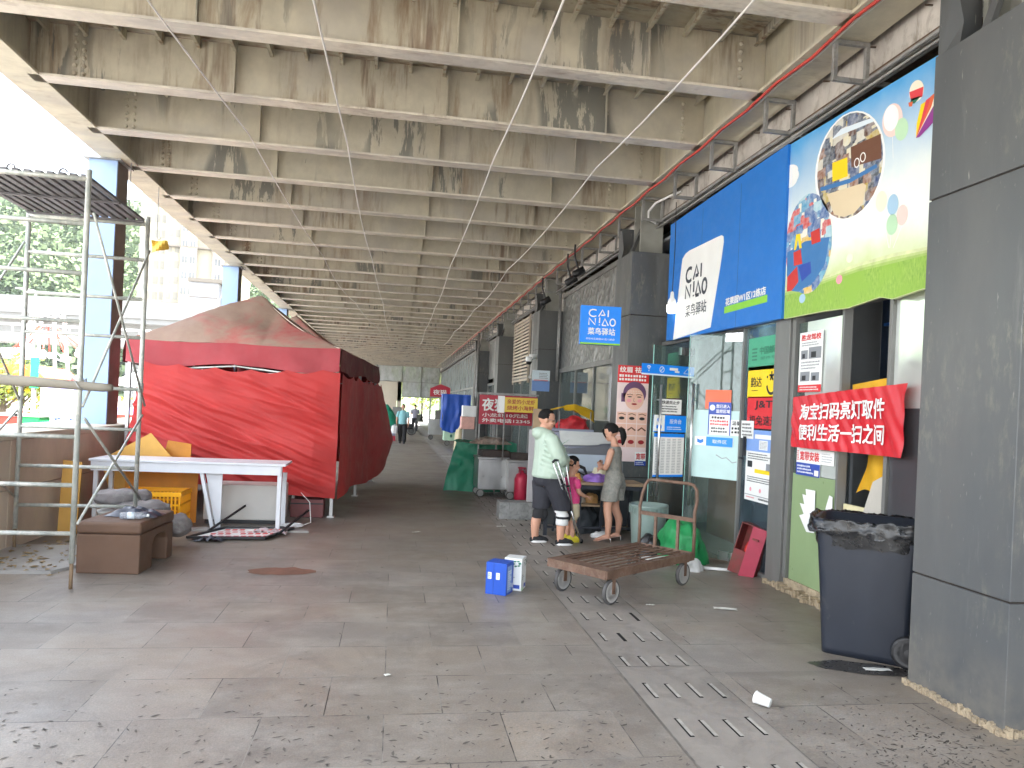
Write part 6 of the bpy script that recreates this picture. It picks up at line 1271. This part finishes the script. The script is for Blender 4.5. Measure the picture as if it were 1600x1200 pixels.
M_shoe = M('black_canvas', (.018, .018, .02), .8, 0, .2, 8)
for fx, fy in ((.13, -.12), (-.14, .09)): shoe(man, fx, fy, .25, M_shoe, M_white)
# crutches
def crutch(p0, p1, lab):
    p0, p1 = V(p0), V(p1); o = thing('crutch', lab, 'crutch', p1); d = (p0-p1); L = d.length; d.normalize(); q = lambda t, off=V((0, 0, 0)): d*t+off
    s_ = d.cross(V((0, 1, 0))).normalized(); MB().tube([q(.03), q(L*.45)], .011, 10).build('lower_tube', M_steel, o, True); mb = MB()
    for k in (-1, 1): mb.tube([q(L*.34, s_*.012*k), q(L*.55, s_*.022*k), q(L, s_*.028*k)], .009, 8)
    mb.build('upper_tube', M_steel, o, True); MB().tube([q(L*.72, s_*-.03), q(L*.72, s_*.03)], .014, 8).build('grip', M_black, o, True); MB().tube([q(L, s_*-.04), q(L+.02), q(L, s_*.04)], .016, 8).build('arm_pad', M_black, o, True); MB().lathe((0, 0, 0), [(.018, 0), (.019, .03), (.012, .05), (0, .05)], 12).build('rubber_foot', M_black, o, True)
crutch((1.99, 8.86, 1.07), (2.47, 9.24, 0), 'outer grey metal crutch slanting across the front of the child'); crutch((2.12, 8.95, 1.04), (2.43, 9.34, 0), 'second grey metal crutch, held more upright just behind the first')
# ---------------- the child
kid = thing('person', 'small child in a bright pink top, cream shorts and yellow shoes', 'person', (2.34, 9.36, 0), .25); kb = MB(); KC = (.0, 0, .995); KR = Matrix.Rotation(-.15, 3, 'Z') @ Matrix.Rotation(.15, 3, 'Y')
head(kb, KC, .93, KR); limb(kb, [(-.02, 0, .80), (-.01, 0, .92)], [.048, .042]); torso(kb, [(.46, 0, 0, .07, .09), (.55, 0, 0, .085, .105), (.68, .005, 0, .08, .10), (.80, 0, 0, .065, .11), (.855, -.005, 0, .045, .07)])
for sgn in (-1, 1):
    limb(kb, [(0, sgn*.055, .50), (.01, sgn*.06, .29), (-.005, sgn*.065, .06)], [.068, .045, .030]); limb(kb, [(0, sgn*.125, .81), (.03, sgn*.145, .66), (.15, sgn*.10, .60)], [.036, .030, .022]); hand(kb, (.15, sgn*.10, .60), (.95, -sgn*.1, -.15), (0, 0, 1), .7, .6, sgn)
    kb.loft([(V((-.045, sgn*.065, .03)), V((0, .024, 0)), V((0, 0, .022))), (V((.03, sgn*.065, .036)), V((0, .028, 0)), V((0, 0, .025))), (V((.09, sgn*.067, .024)), V((0, .028, 0)), V((0, 0, .014)))])
remesh(kb.build('body', M_skin, kid), .007); face_bits(kid, KC, .93, KR)
def ktail(mb): limb(mb, [(-.09, 0, 1.02), (-.12, 0, .95), (-.105, 0, .88)], [.03, .028, .012])
hair_cap(kid, KC, .93, KR, -.50, .42, 1.06, ktail)
kt = MB(); torso(kt, [(.50, 0, 0, .105, .125), (.56, .0, 0, .108, .128), (.68, .005, 0, .10, .122), (.79, 0, 0, .085, .125), (.845, -.005, 0, .06, .085)])
for sgn in (-1, 1): limb(kt, [(0, sgn*.11, .80), (.01, sgn*.145, .73)], [.052, .048])
remesh(kt.build('shirt', M('pink_shirt', hx('d8437f'), .75, 0, .18, 12, bump=.2, bscale=14., dirt=hx('c98f86'), dirt_amt=.35), kid), .008, 3); ks = MB(); torso(ks, [(.44, 0, 0, .09, .115), (.52, 0, 0, .10, .12)])
for sgn in (-1, 1): limb(ks, [(0, sgn*.055, .48), (.008, sgn*.062, .335)], [.085, .080])
remesh(ks.build('shorts', M('cream_shorts', hx('cbbd9d'), .8, 0, .1, 9), kid), .009, 3)
M_ysh = M('yellow_shoe', hx('d9c93a'), .5, 0, .1, 9)
for sgn in (-1, 1): shoe(kid, -.01, sgn*.065, .17, M_ysh, M_ysh, 0, .034)
# ---------------- the woman
wom = thing('person', 'woman in a grey mottled sleeveless playsuit and heels with a ponytail, arms folded', 'person', (2.92, 9.44, 0), math.radians(148)); wb_ = MB(); WC = (.06, 0, 1.435); WR = Matrix.Rotation(.10, 3, 'Z') @ Matrix.Rotation(.30, 3, 'Y')
head(wb_, WC, .98, WR); limb(wb_, [(-.01, 0, 1.22), (.02, 0, 1.35)], [.052, .044]); torso(wb_, [(.70, -.01, 0, .07, .10), (.80, -.015, 0, .12, .155), (.92, 0, 0, .095, .125), (1.08, .01, 0, .095, .135), (1.20, -.005, 0, .075, .15), (1.26, -.01, 0, .05, .09)])
for sgn, fx in ((-1, -.04), (1, .03)):
    fy = sgn*.13; limb(wb_, [(-.01, sgn*.075, .78), (.015+fx*.6, sgn*.105, .46), (fx-.025, fy, .28), (fx-.02, fy, .10)], [.088, .058, .052, .032]); wb_.loft([(V((fx-.05, fy, .085)), V((0, .024, 0)), V((0, 0, .028))), (V((fx+.03, fy, .065)), V((0, .032, 0)), V((0, 0, .030))), (V((fx+.12, fy, .030)), V((0, .036, 0)), V((0, 0, .016))), (V((fx+.15, fy, .026)), V((0, .024, 0)), V((0, 0, .010)))])
for sgn in (-1, 1):
    w_ = (.20+.02*sgn, -sgn*.03, .99+.03*sgn); limb(wb_, [(-.0, sgn*.165, 1.20), (.06, sgn*.20, .98), w_], [.048, .040, .026]); hand(wb_, w_, (.1, -sgn, .1), (.9, 0, .3), .9, .5, sgn)
remesh(wb_.build('body', M_skin, wom), .008); face_bits(wom, WC, .98, WR)
def pony(mb): limb(mb, [V(WC)+V((-.085, 0, .045)), V(WC)+V((-.15, .01, .035)), V(WC)+V((-.175, .01, -.05)), V(WC)+V((-.165, .01, -.15))], [.022, .040, .042, .012]); limb(mb, [V(WC)+WR @ V((.088, .03, .06)), V(WC)+WR @ V((.088, .055, .01)), V(WC)+WR @ V((.07, .07, -.05))], [.016, .012, .005])
hair_cap(wom, WC, .98, WR, -.50, .42, 1.06, pony); MB().tube([V(WC)+V((-.10+.0, .022*math.cos(a), .042+.022*math.sin(a))) for a in [i*PI/6 for i in range(12)]], .008, 6, closed=True).build('hair_tie', M('hair_tie', (.4, .38, .36)), wom, True)
M_dress = M('grey_mottled_linen', hx('8f8d85'), .85, 0, .22, 11, bump=.8, bscale=7., dirt=hx('6e706c'), dirt_amt=.42); dr = MB(); torso(dr, [(.72, -.015, 0, .125, .17), (.84, -.012, 0, .128, .165), (.93, 0, 0, .104, .134), (1.08, .012, 0, .108, .146), (1.19, -.002, 0, .092, .155), (1.255, -.01, 0, .062, .105)])
for sgn, fx in ((-1, -.04), (1, .03)): torso(dr, [(.535, .005+fx*.5, sgn*.108, .118, .100), (.64, .0+fx*.3, sgn*.098, .118, .098), (.76, -.01, sgn*.085, .120, .092), (.82, -.012, sgn*.07, .11, .08)])
for k in range(5): limb(dr, [(-.10+.05*k, -.12+.02*k, .90), (-.12+.06*k, -.17, .74), (-.10+.05*k, -.19, .60)], [.008, .014, .010], n=8)
remesh(dr.build('playsuit', M_dress, wom), .010, 3)
M_heel = M('nude_heel', hx('b98f7c'), .4)
for sgn, fx in ((-1, -.04), (1, .03)):
    fy = sgn*.13; mb = MB(); mb.add([(fx+a, fy+b*.036, z+dz) for dz in (0, .012) for a, b, z in ((-.07, -.6, .056), (-.07, .6, .056), (.03, 1, .034), (.10, 1.1, .002), (.165, .6, .002), (.165, -.6, .002), (.10, -1.1, .002), (.03, -1, .034))], [(7, 6, 5, 4, 3, 2, 1, 0), (8, 9, 10, 11, 12, 13, 14, 15)]+[(i, (i+1) % 8, 8+(i+1) % 8, 8+i) for i in range(8)]); s_ = mb.build('shoe', M_heel, wom); MB().tube([(fx-.058, fy, .06), (fx-.062, fy, 0)], [.014, .006], 8).build('heel', M_steel, s_, True)
# ---------------- two people far down the walkway
def far_person(loc, rz, lab, top, pants, hairm, s, bagm=None, hat=False):
    o = thing('person', lab, 'person', loc, rz); o.scale = (s, s, s); b = MB(); C_ = (.01, 0, 1.55); R_ = Matrix.Rotation(.1, 3, 'Y'); head(b, C_, 1., R_); limb(b, [(-.02, 0, 1.34), (-.01, 0, 1.46)], [.06, .05])
    torso(b, [(.80, 0, 0, .11, .15), (1.0, .01, 0, .11, .15), (1.25, 0, 0, .10, .17), (1.38, -.01, 0, .06, .10)])
    for sgn in (-1, 1): limb(b, [(0, sgn*.09, .82), (.06*sgn+.02, sgn*.10, .46), (.12*sgn-.03, sgn*.10, .08)], [.08, .055, .038]); b.loft([(V((.12*sgn-.08, sgn*.1, .04)), V((0, .03, 0)), V((0, 0, .03))), (V((.12*sgn+.12, sgn*.1, .03)), V((0, .036, 0)), V((0, 0, .02)))]); limb(b, [(0, sgn*.20, 1.31), (-.02*sgn, sgn*.25, 1.06), (.06*sgn+.05, sgn*.25, .82)], [.05, .042, .030]); hand(b, (.06*sgn+.05, sgn*.25, .82), (.1, 0, -1), (0, sgn, 0), 1, .3, sgn)
    remesh(b.build('body', M_skin, o), .012, 2); hair_cap(o, C_, 1., R_, -.3, .55, 1.03)
    t = MB(); torso(t, [(.82, 0, 0, .145, .18), (1.0, .01, 0, .145, .18), (1.24, 0, 0, .125, .195), (1.36, -.01, 0, .085, .14), (1.41, -.01, 0, .06, .07)])
    for sgn in (-1, 1): limb(t, [(0, sgn*.18, 1.31), (-.01*sgn, sgn*.235, 1.14)], [.075, .068])
    remesh(t.build('shirt', top, o), .014, 2); p = MB(); torso(p, [(.76, 0, 0, .13, .165), (.90, 0, 0, .135, .17)])
    for sgn in (-1, 1): limb(p, [(0, sgn*.09, .80), (.06*sgn+.02, sgn*.10, .46), (.12*sgn-.03, sgn*.10, .10)], [.115, .095, .080]); shoe(o, .12*sgn-.03, sgn*.10, .24, M_shoe, M_black, 0, .045)
    remesh(p.build('trousers', pants, o), .014, 2); return o
far_person((.40, 31.6, 0), math.radians(-98), 'man in a turquoise polo shirt and black trousers walking with a white bag', M('turquoise_shirt', hx('86bcc2'), .8, 0, .1, 5), M_shoe, M_hair, 1.0); far_person((1.33, 46.5, 0), math.radians(95), 'distant person in a grey lavender top and dark trousers carrying a dark bag', M('lavender_grey_shirt', hx('8f8d9c'), .8, 0, .1, 5), M('dark_trousers', (.03, .03, .035), .8), M_hair, 1.0)
heap((.07, 31.55, .42), .16, .12, .34, M('thin_white_bag', (.66, .66, .66), .5, 0, .1, 6), 'carrier_bag', 'white carrier bag in the hand of the walking man', 'bag', 3.); heap((1.64, 46.4, .60), .22, .12, .45, M('olive_bag', (.05, .055, .04), .6), 'shoulder_bag', 'dark olive bag at the side of the far person', 'bag', 6.)
# ================================================================ table, counter and stalls along the shop side
M_frame = M('black_table_steel', (.03, .034, .045), .5, .2, .15, 6); M_top = M('worn_table_top', hx('a38a6c'), .6, 0, .2, 4)
o = thing('stall_table', 'dark framed work table with a wooden top and low shelf beside the woman', 'table', (2.05, 9.75, 0), -.04); TW, TD = 1.42, .62
MB().bx(0, TW, 0, TD, .70, .735).build('tabletop', M_top, o, bev=.004)
for x in (.02, TW-.07):
    for y in (.02, TD-.07): MB().bx(x, x+.05, y, y+.05, 0, .70).build('leg', M_frame, o)
mb = MB(); mb.bx(.071, TW-.071, .03, .06, .64, .695); mb.bx(.071, TW-.071, .03, .06, .10, .13); mb.bx(.071, TW-.071, TD-.06, TD-.03, .64, .695); mb.bx(.5, .53, .03, .06, .131, .64); mb.bx(.8, .83, .03, .06, .131, .64); mb.build('rail', M_frame, o); MB().bx(.08, .95, .07, TD-.07, .40, .425).build('shelf', M_top, o); MB().bx(.08, TW-.08, TD-.028, TD-.02, .06, .69).build('back_panel', M('dark_table_back', (.05, .055, .06), .7, 0, .3, 3), o)
tx = lambda px, py, Y_=10.0: onY(px, py, Y_)
M_loaf = M('bread_brown', hx('b98a55'), .7, 0, .2, 9); 
for px, py, c_ in ((880, 778, 'a79c8c'), (905, 779, '9c8f80'), (925, 780, 'b98a55')):
    p = tx(px, py+8); heap((p.x, 10.05, .426), .10, .09, .13, M('pack_'+c_, hx(c_), .5, 0, .2, 12), 'packet', {880: 'grey wrapped packet on the low shelf of the work table, nearest the child', 905: 'second wrapped packet in the middle of the low table shelf', 925: 'brown loaf packet at the open end of the low table shelf'}[px], 'packet', px*.1, .2)
def ontop(px, sx, sy, sz, m_, nm, lab, cat, seed, Y_=9.95): p = tx(px, 755, Y_); heap((p.x, Y_, .736), sx, sy, sz, m_, nm, lab, cat, seed, .3)
ontop(932, .20, .14, .10, M('purple_cloth', hx('9a72c8'), .7, 0, .15, 6, bump=.3, bscale=12.), 'cloth', 'folded purple cloth on the work table in front of the woman', 'cloth', 1.2); ontop(940, .16, .12, .19, M('cream_bag_cloth', hx('d6cfb0'), .7, 0, .12, 6, bump=.3, bscale=12.), 'bag', 'soft cream bag lying on the purple cloth', 'bag', 4.4, 10.1)
ontop(902, .055, .05, .11, M('orange_pack', hx('d99a4e'), .5, 0, .2, 20), 'food_pack', 'small orange pack on the table beside the child', 'packet', 2.2, 9.86); ontop(890, .07, .05, .07, M('pinkish_pack', hx('c79a92'), .5, 0, .2, 20), 'food_pack', 'small pinkish pack between child and orange pack', 'packet', 9.2, 9.88)
p = tx(898, 752, 10.15); o = tag(MB().tube([(-.14, 0, 0), (-.12, 0, .12), (-.02, 0, .20), (.12, 0, .15), (.17, 0, .04)], [.02, .026, .03, .024, .015], 10).tube([(-.12, 0, .0), (.02, .02, .10), (.13, 0, .05)], .012, 8).build('black_handle_bag', M_black, None, True, loc=(p.x, 10.12, .75)), 'black curved bag handle standing up on the work table behind the packs', 'bag')
# dark stools and bags under the table
heap((2.75, 10.15, .0), .22, .2, .34, M('dark_sacking', (.04, .045, .05), .7, 0, .3, 8, bump=.4, bscale=12.), 'sack', 'dark bundle pushed under the work table', 'sack', 8.8); heap((2.86, 9.72, 0), .13, .07, .07, M('white_plastic_bag', (.6, .6, .6)), 'plastic_bag', 'small white bag on the floor between the feet of the woman', 'bag', 3.9)
o = thing('plastic_stool', 'low dark plastic stool under the work table beside the child', 'stool', (2.42, 10.0, 0)); MB().bx(-.14, .14, -.13, .13, .27, .30).build('seat', M_frame, o, bev=.01)
for x in (-.12, .12):
    for y in (-.11, .11): MB().beam((x*.9, y*.9, .27), (x*1.15, y*1.15, 0), .025, .025).build('leg', M_frame, o)
# counter of boards behind
M_lav = M('grey_lavender_panel', hx('8d90a0'), .6, 0, .08, 2); M_mid = M('mid_grey_panel', hx('6f7177'), .6, 0, .12, 2); M_plb = M('pale_blue_panel', hx('b9c4d0'), .6, 0, .06, 2); M_marb = M('marbled_board', hx('c3c4c2'), .5, 0, .10, 2.2, (1, 1, 3), 0, (.45, .45, .46), .35)
o = thing('stall_counter', 'closed stall counter faced with grey and pale blue boards behind the work table', 'counter', (2.30, 11.35, 0))
mb = MB(); mb.bx(0, 1.45, .02, .6, 0, 1.36); mb.build('body', M_lav, o, bev=.004); mb = MB(); mb.bx(.03, 1.25, -.012, .018, .76, 1.02); mb.build('pale_board', M_plb, o); mb = MB(); mb.prism([(0, 1.02), (1.45, 1.03), (1.45, 1.22), (.9, 1.16), (.5, 1.11), (.0, 1.12)], (V((0, .0, 0)), V((1, 0, 0)), V((0, 0, 1))), .02); recalc(mb.build('grey_board', M_mid, o))
mb = MB(); mb.prism([(.28, 1.385), (1.50, 1.37), (1.48, 1.26), (1.2, 1.235), (1.18, 1.215), (.95, 1.20), (.93, 1.18), (.70, 1.165), (.32, 1.16)], (V((0, -.03, 0)), V((1, 0, 0)), V((0, 0, 1))), .02); recalc(mb.build('marbled_board', M_marb, o)); mb = MB(); mb.bx(.0, 1.45, -.01, .018, .02, .74); mb.build('lower_board', M_mid, o)
o = tag(MB().bx(0, .08, 0, .03, 0, .10).build('switch_box', M_alu, None, loc=(3.45, 11.3, .95)), 'little grey switch box fixed on the counter end near the woman', 'box')
# yellow umbrella cloth, red bundle
M_ycl = M('yellow_canopy_cloth', hx('e0b21c'), .6, 0, .12, 5, bump=.2, bscale=7.)
o = thing('stall_umbrella', 'small yellow cloth canopy on thin poles above the counter', 'umbrella', (2.72, 12.3, 0)); mb = MB(); mb.grid(lambda u, v: V((lerp(-.20, .62, u), lerp(-.3, .3, v), 1.83-.30*abs(u-.58)**1.2-.12*v*u+.02*nz(u*6, v*6)+(.0 if v > .12 else -.20*(u > .35)*u))), 30, 16); so_ = mb.build('canopy', M_ycl, o, True).modifiers.new('thick', 'SOLIDIFY'); so_.thickness = .006
for x in (.02, .56): MB().tube([(x, -.26, 1.4), (x, -.26, 1.70)], .01, 8).build('pole', M_galv, o, True)
MB().bx(-.1, .6, -.35, .35, .0, 1.40).build('stand', M_lav, o, bev=.005)
heap((3.0, 12.1, 1.401), .26, .15, .20, M('red_bundle', hx('b3242c'), .6, 0, .3, 16, bump=.8, bscale=22.), 'bundle', 'red bundle of packets under the yellow canopy', 'bundle', 6.6)
# stone block and upright grey board
M_blk = M('grey_stone_block', (.26, .26, .25), .8, 0, .3, 5, (1, 1, 1), .2, (.10, .10, .10), .42); o = tag(MB().bx(0, .78, 0, .35, 0, .26).build('stone_block', M_blk, None, bev=.01, loc=(1.66, 11.1, 0)), 'grey stone block on the paving beside the man', 'block')
o = thing('upright_board', 'tall pale grey narrow board stood on end on the stone block', 'board', (2.10, 11.25, .261)); MB().bx(0, .22, 0, .05, 0, 1.12).build('board', M('pale_grey_post', hx('b4b0b2'), .6, 0, .1, 3), o, bev=.004); MB().bx(.22, .30, .01, .04, 0, .60).build('strip', M_plb, o); MB().bx(.05, .17, .0, .05, 1.12, 1.45).build('top_piece', M_top, o)
# food cart with signs
M_ss = M('dull_stainless', (.50, .50, .50), .35, .85, .18, 3, (1, 1, .5), .06, bscale=4.); M_sred = ink('stall_red', 'b01f38'); M_syel = ink('stall_yellow', 'd9b93c')
def stall_cart(loc, rz, lab, W_=.66, D_=.6, H_=.72):
    o = thing('food_cart', lab, 'cart', loc, rz); MB().bx(0, W_, 0, D_, .16, H_).build('body', M_ss, o, bev=.008); mb = MB(); mb.bx(-.02, W_+.02, -.02, D_+.02, H_+.003, H_+.04); mb.build('worktop', M_ss, o, bev=.004); MB().bx(.05, W_-.05, -.006, -.001, .22, H_-.06).build('door', M_ss, o, bev=.002); mb = MB(); mb.bx(.06, W_-.06, .05, D_-.05, H_+.043, H_+.16); mb.build('grill_box', M('dark_brown_grill', (.05, .035, .03), .7, 0, .3, 6), o)
    for x in (.06, W_-.06):
        for y in (.06, D_-.06): wheel(o, (x, y, .075), .075, 'Y', wd=.03)
    mb = MB(); mb.bx(.02, W_-.02, .02, D_-.02, .145, .159); mb.build('chassis', M_galv, o); return o
ca = stall_cart((1.62, 13.75, 0), .04, 'stainless food cart under the white lettering of the red stall sign'); cb = stall_cart((2.14, 13.45, 0), -.03, 'stainless food cart with the yellow light box, half hidden by the red gas bottle', .5, .55, .70)
o = thing('sign_stand', 'thin steel stand holding up the red sign over the carts', 'stand', (1.66, 14.3, 0))
for x in (.0, .35, 1.10):
    for y in (0, .5): MB().bx(x-.014, x+.014, y-.014, y+.014, 0, 1.957).build('post', M_galv, o)
for y in (0, .5): MB().bx(-.02, 1.16, y-.015, y+.015, 1.96, 1.99).build('crossbar', M_galv, o)
fr = fr_of((1.64, 14.27, 1.37), (1, 0, 0), (0, 0, 1)); mb = MB(); fl_ = (V((0, 0, 0)), fr[1], fr[2]); mb.m(M_sred); mb.prism([(0, 0), (1.14, 0), (1.14, .57), (0, .57)], fl_, .03); mb.m(I_white); mb.text(fl_, '夜猫', .05, .26, .24, .46, .033, .012); mb.text(fl_, '小龙虾10元起', .06, .145, .075, .9, .033, .004); mb.text(fl_, '外卖电话12345', .06, .04, .075, .95, .033, .004)
tag(mb.build('sign_board', None, None, loc=fr[0]), 'dark red stall sign with large white lettering above the stainless carts', 'sign')
fr = fr_of((2.0, 13.55, 1.63), (1, 0, 0), (0, 0, 1)); mb = MB(); mb.m(I_white); mb.prism([(-.10, -.02), (.0, -.02), (.0, .29), (-.10, .29)], fl_, .20); mb.m(M_syel); mb.prism([(0.001, 0), (.62, 0), (.62, .27), (0.001, .27)], fl_, .18); mb.m(I_dkred); mb.text(fl_, '亲爱的小龙虾', .05, .15, .085, .52, .183, .003); mb.text(fl_, '烧烤小海鲜', .05, .035, .085, .5, .183, .003)
lb = tag(mb.build('light_box', None, None, loc=fr[0]), 'yellow light box with small dark red lettering on poles above the carts', 'sign'); MB().tube([(.02, -.1, -.9), (.02, -.1, .0)], .014, 8).build('post', M_galv, lb, True); MB().tube([(.56, -.1, -.9), (.56, -.1, 0)], .014, 8).build('post', M_galv, lb, True)
M_gtarp = M('green_tarpaulin', hx('2e8468'), .55, 0, .18, 4, bump=.4, bscale=7.); mb = MB()
def tarp(u, v):
    x = lerp(-.28, .95, u); z = lerp(.02, .98, v**.8); k = .12*nz(u*4, v*3)+.05*nz(u*11, v*6, 3); out = .45*(1-v)**1.3; return V((x-.25*(1-v)*(1-u)+.2*k, -out*.6+k*.9+.15*abs(u-.5), z+(.10*nz(u*3, 9) if v > .8 else 0)))
mb.grid(tarp, 50, 30); mb.grid(lambda u, v: V((lerp(-.28, .95, u), lerp(.1, .9, v), .97+.08*nz(u*4, v*4))), 20, 12); tag(mb.build('tarpaulin', M_gtarp, None, True, loc=(1.56, 14.75, 0)), 'dark green tarpaulin draped over goods behind the stainless carts', 'tarpaulin')
o = thing('gas_bottle', 'pinkish red gas bottle standing against the stainless carts', 'gas bottle', (2.36, 13.25, 0)); MB().lathe((0, 0, 0), [(.0, .02), (.11, .02), (.13, .06), (.13, .42), (.10, .50), (.035, .54), (.035, .57), (0, .57)], 24).build('cylinder', M('gas_red', hx('c9304f'), .45, .1, .15, 6), o, True); mb = MB(); mb.tube([(.07*math.cos(a), .07*math.sin(a), .62) for a in [i*PI/8 for i in range(16)]], .012, 6, closed=True)
for a in (0, 2.1, 4.2): mb.tube([(.07*math.cos(a), .07*math.sin(a), .62), (.08*math.cos(a), .08*math.sin(a), .51)], .01, 6)
mb.tube([(0, 0, .56), (0, 0, .62), (.05, 0, .60)], .014, 8); mb.build('valve_guard', M('gas_guard', hx('a02842'), .5), o, True)
# goods on the carts
heap((1.9, 14.35, .98), .35, .22, .13, M('stacked_jars', (.28, .22, .18), .5, 0, .5, 20), 'goods', 'clutter of jars and boxes on the shelf behind the carts', 'goods', 2.)
# further stalls
M_blue_t = M('blue_tarpaulin', hx('1e4fae'), .45, 0, .15, 3, bump=.4, bscale=5.); M_mint_c = M('mint_cart_panel', hx('b7d6b8'), .5, 0, .1, 3)
def px(x_, Y_): return onY(x_, 605, Y_).x
o = thing('snack_cart', 'mint green snack cart wrapped above in a blue tarpaulin', 'cart', (px(697, 31), 31, 0)); MB().bx(0, .95, 0, .8, .22, .80).build('body', M_mint_c, o, bev=.02); mb = MB(); mb.grid(lambda u, v: V((lerp(-.12, 1.05, u)+.05*nz(u*3, v*4), -.10+.06*nz(u*6, v*2, 2)-.06*(1-v), lerp(.55+.30*abs(u-.35), 2.18, v))), 30, 24); mb.grid(lambda u, v: V((lerp(-.12, 1.05, u), lerp(-.08, .9, v), 2.17+.03*nz(u*4, v*4))), 10, 8); mb.grid(lambda u, v: V((-.12+.03*nz(u*4, v*3), lerp(-.08, .9, u), lerp(.75, 2.18, v))), 12, 12); mb.build('tarpaulin', M_blue_t, o, True)
for x in (.15, .8): wheel(o, (x, .1, .11), .11, 'Y', tm=M_black)
mb = MB()
for x, z in ((.35, .62), (.30, .42), (.62, .42)): ellip(mb, (x, -.004, z), (.05, .01, .07))
mb.build('print_spot', I_dkgreen, o, True)
o = thing('steel_cart', 'small stainless cart under a red gable sign, beyond the blue tarpaulin', 'cart', (px(673, 36), 36, 0)); MB().bx(0, .95, 0, .8, .25, .95).build('body', M_ss, o, bev=.01); MB().bx(-.03, .98, -.03, .83, .953, 1.0).build('worktop', M_ss, o)
for x in (.03, .90):
    for y in (.03, .75): MB().bx(x-.02, x+.02, y-.02, y+.02, 1.003, 2.1).build('post', M_galv, o)
mb = MB(); mb.prism([(-.02, 2.1), (.95, 2.1), (.95, 2.55), (.48, 2.72), (-.02, 2.5)], (V((0, -.02, 0)), V((1, 0, 0)), V((0, 0, 1))), .08); sg = recalc(mb.build('gable_sign', M_sred, o)); mb = MB(); mb.text((V((0, -.105, 0)), V((1, 0, 0)), V((0, 0, 1))), '夜猫', .12, 2.2, .24, .65, .0, .01); mb.build('lettering', I_white, sg)
for x in (.1, .85): wheel(o, (x, .08, .12), .12, 'Y', tm=M_black)
MB().bx(.3, .75, .2, .6, 1.003, 1.45).build('boiler', M_alu, o, bev=.01)
o = thing('white_crate_stack', 'white light box over a pink wrapped stand, beside the blue tarpaulin', 'stand', (px(727, 24), 24, 0)); MB().bx(0, .42, 0, .5, 0, .95).build('base', M_alu, o, bev=.01); MB().bx(-.08, .36, 0, .45, .953, 1.36).build('wrap', M('pink_wrap', hx('d8a79c'), .6, 0, .15, 6), o, bev=.02); MB().bx(-.05, .40, -.05, .4, 1.363, 1.72).build('light_box', M_white, o, bev=.008)
heap((px(722, 25.5), 25.5, 0), .2, .18, .95, M('cream_pack', hx('cfc3a0'), .6, 0, .2, 8), 'bundle', 'cream wrapped bundle standing beside the pink wrapped stand', 'bundle', 4.5)
o = thing('covered_stall', 'low stall with a red base under a bright green sheet, beyond the tent', 'stall', (px(598, 33), 33.5, 0)); MB().bx(-.3, .65, 0, .9, .0, .22).build('base', M_sred, o); MB().bx(-.3, .65, .02, .88, .223, .75).build('body', M_lav, o); mb = MB(); mb.grid(lambda u, v: V((.18+.60*math.cos(2*PI*u)*math.sin(PI*(.06+.94*v)*.5+.0)*(1+.12*nz(u*9, v*5)), .4+.5*math.sin(2*PI*u)*math.sin(PI*(.06+.94*v)*.5), 1.62-1.05*v+.06*nz(u*12, v*7))), 40, 20); mb.build('sheet', M('bright_green_sheet', hx('1f9a78'), .55, 0, .2, 4, bump=.4, bscale=6.), o, True)
o = thing('parked_scooter', 'dark scooter shape with a seat and box behind the green sheeted stall', 'scooter', (px(612, 40), 40, 0)); mb = MB(); mb.bx(0, 1.2, 0, .3, .35, .6); mb.build('body', M_black, o, bev=.05); MB().bx(.1, .6, 0, .35, .85, 1.5).build('carrier_box', M_alu, o, bev=.03); MB().bx(.15, .55, .05, .3, .6, .85).build('seat', M_black, o, bev=.03)
for x in (.05, 1.15): wheel(o, (x, .15, .25), .25, 'Y', tm=M_black, wd=.08)
tree((-2, 84, -.345), 6, 2.6, 'leafy tree in the bright opening beyond the far railing', 9, 1800); tree((3.4, 92, -.345), 7, 3., 'second leafy tree further off beyond the far railing', 12, 1800)

# ================================================================ hazy air
t = bpy.data.materials.new('hazy_air'); t.use_nodes = True; nn = t.node_tree.nodes; nn.remove(nn['Principled BSDF']); pv = nn.new('ShaderNodeVolumePrincipled'); pv.inputs['Color'].default_value = (.86, .93, .97, 1); pv.inputs['Density'].default_value = .00022; t.node_tree.links.new(pv.outputs[0], nn['Material Output'].inputs['Volume'])
tag(MB().bx(-430, 270, -14, 600, -3.5, 125).build('haze', t), kind='stuff')
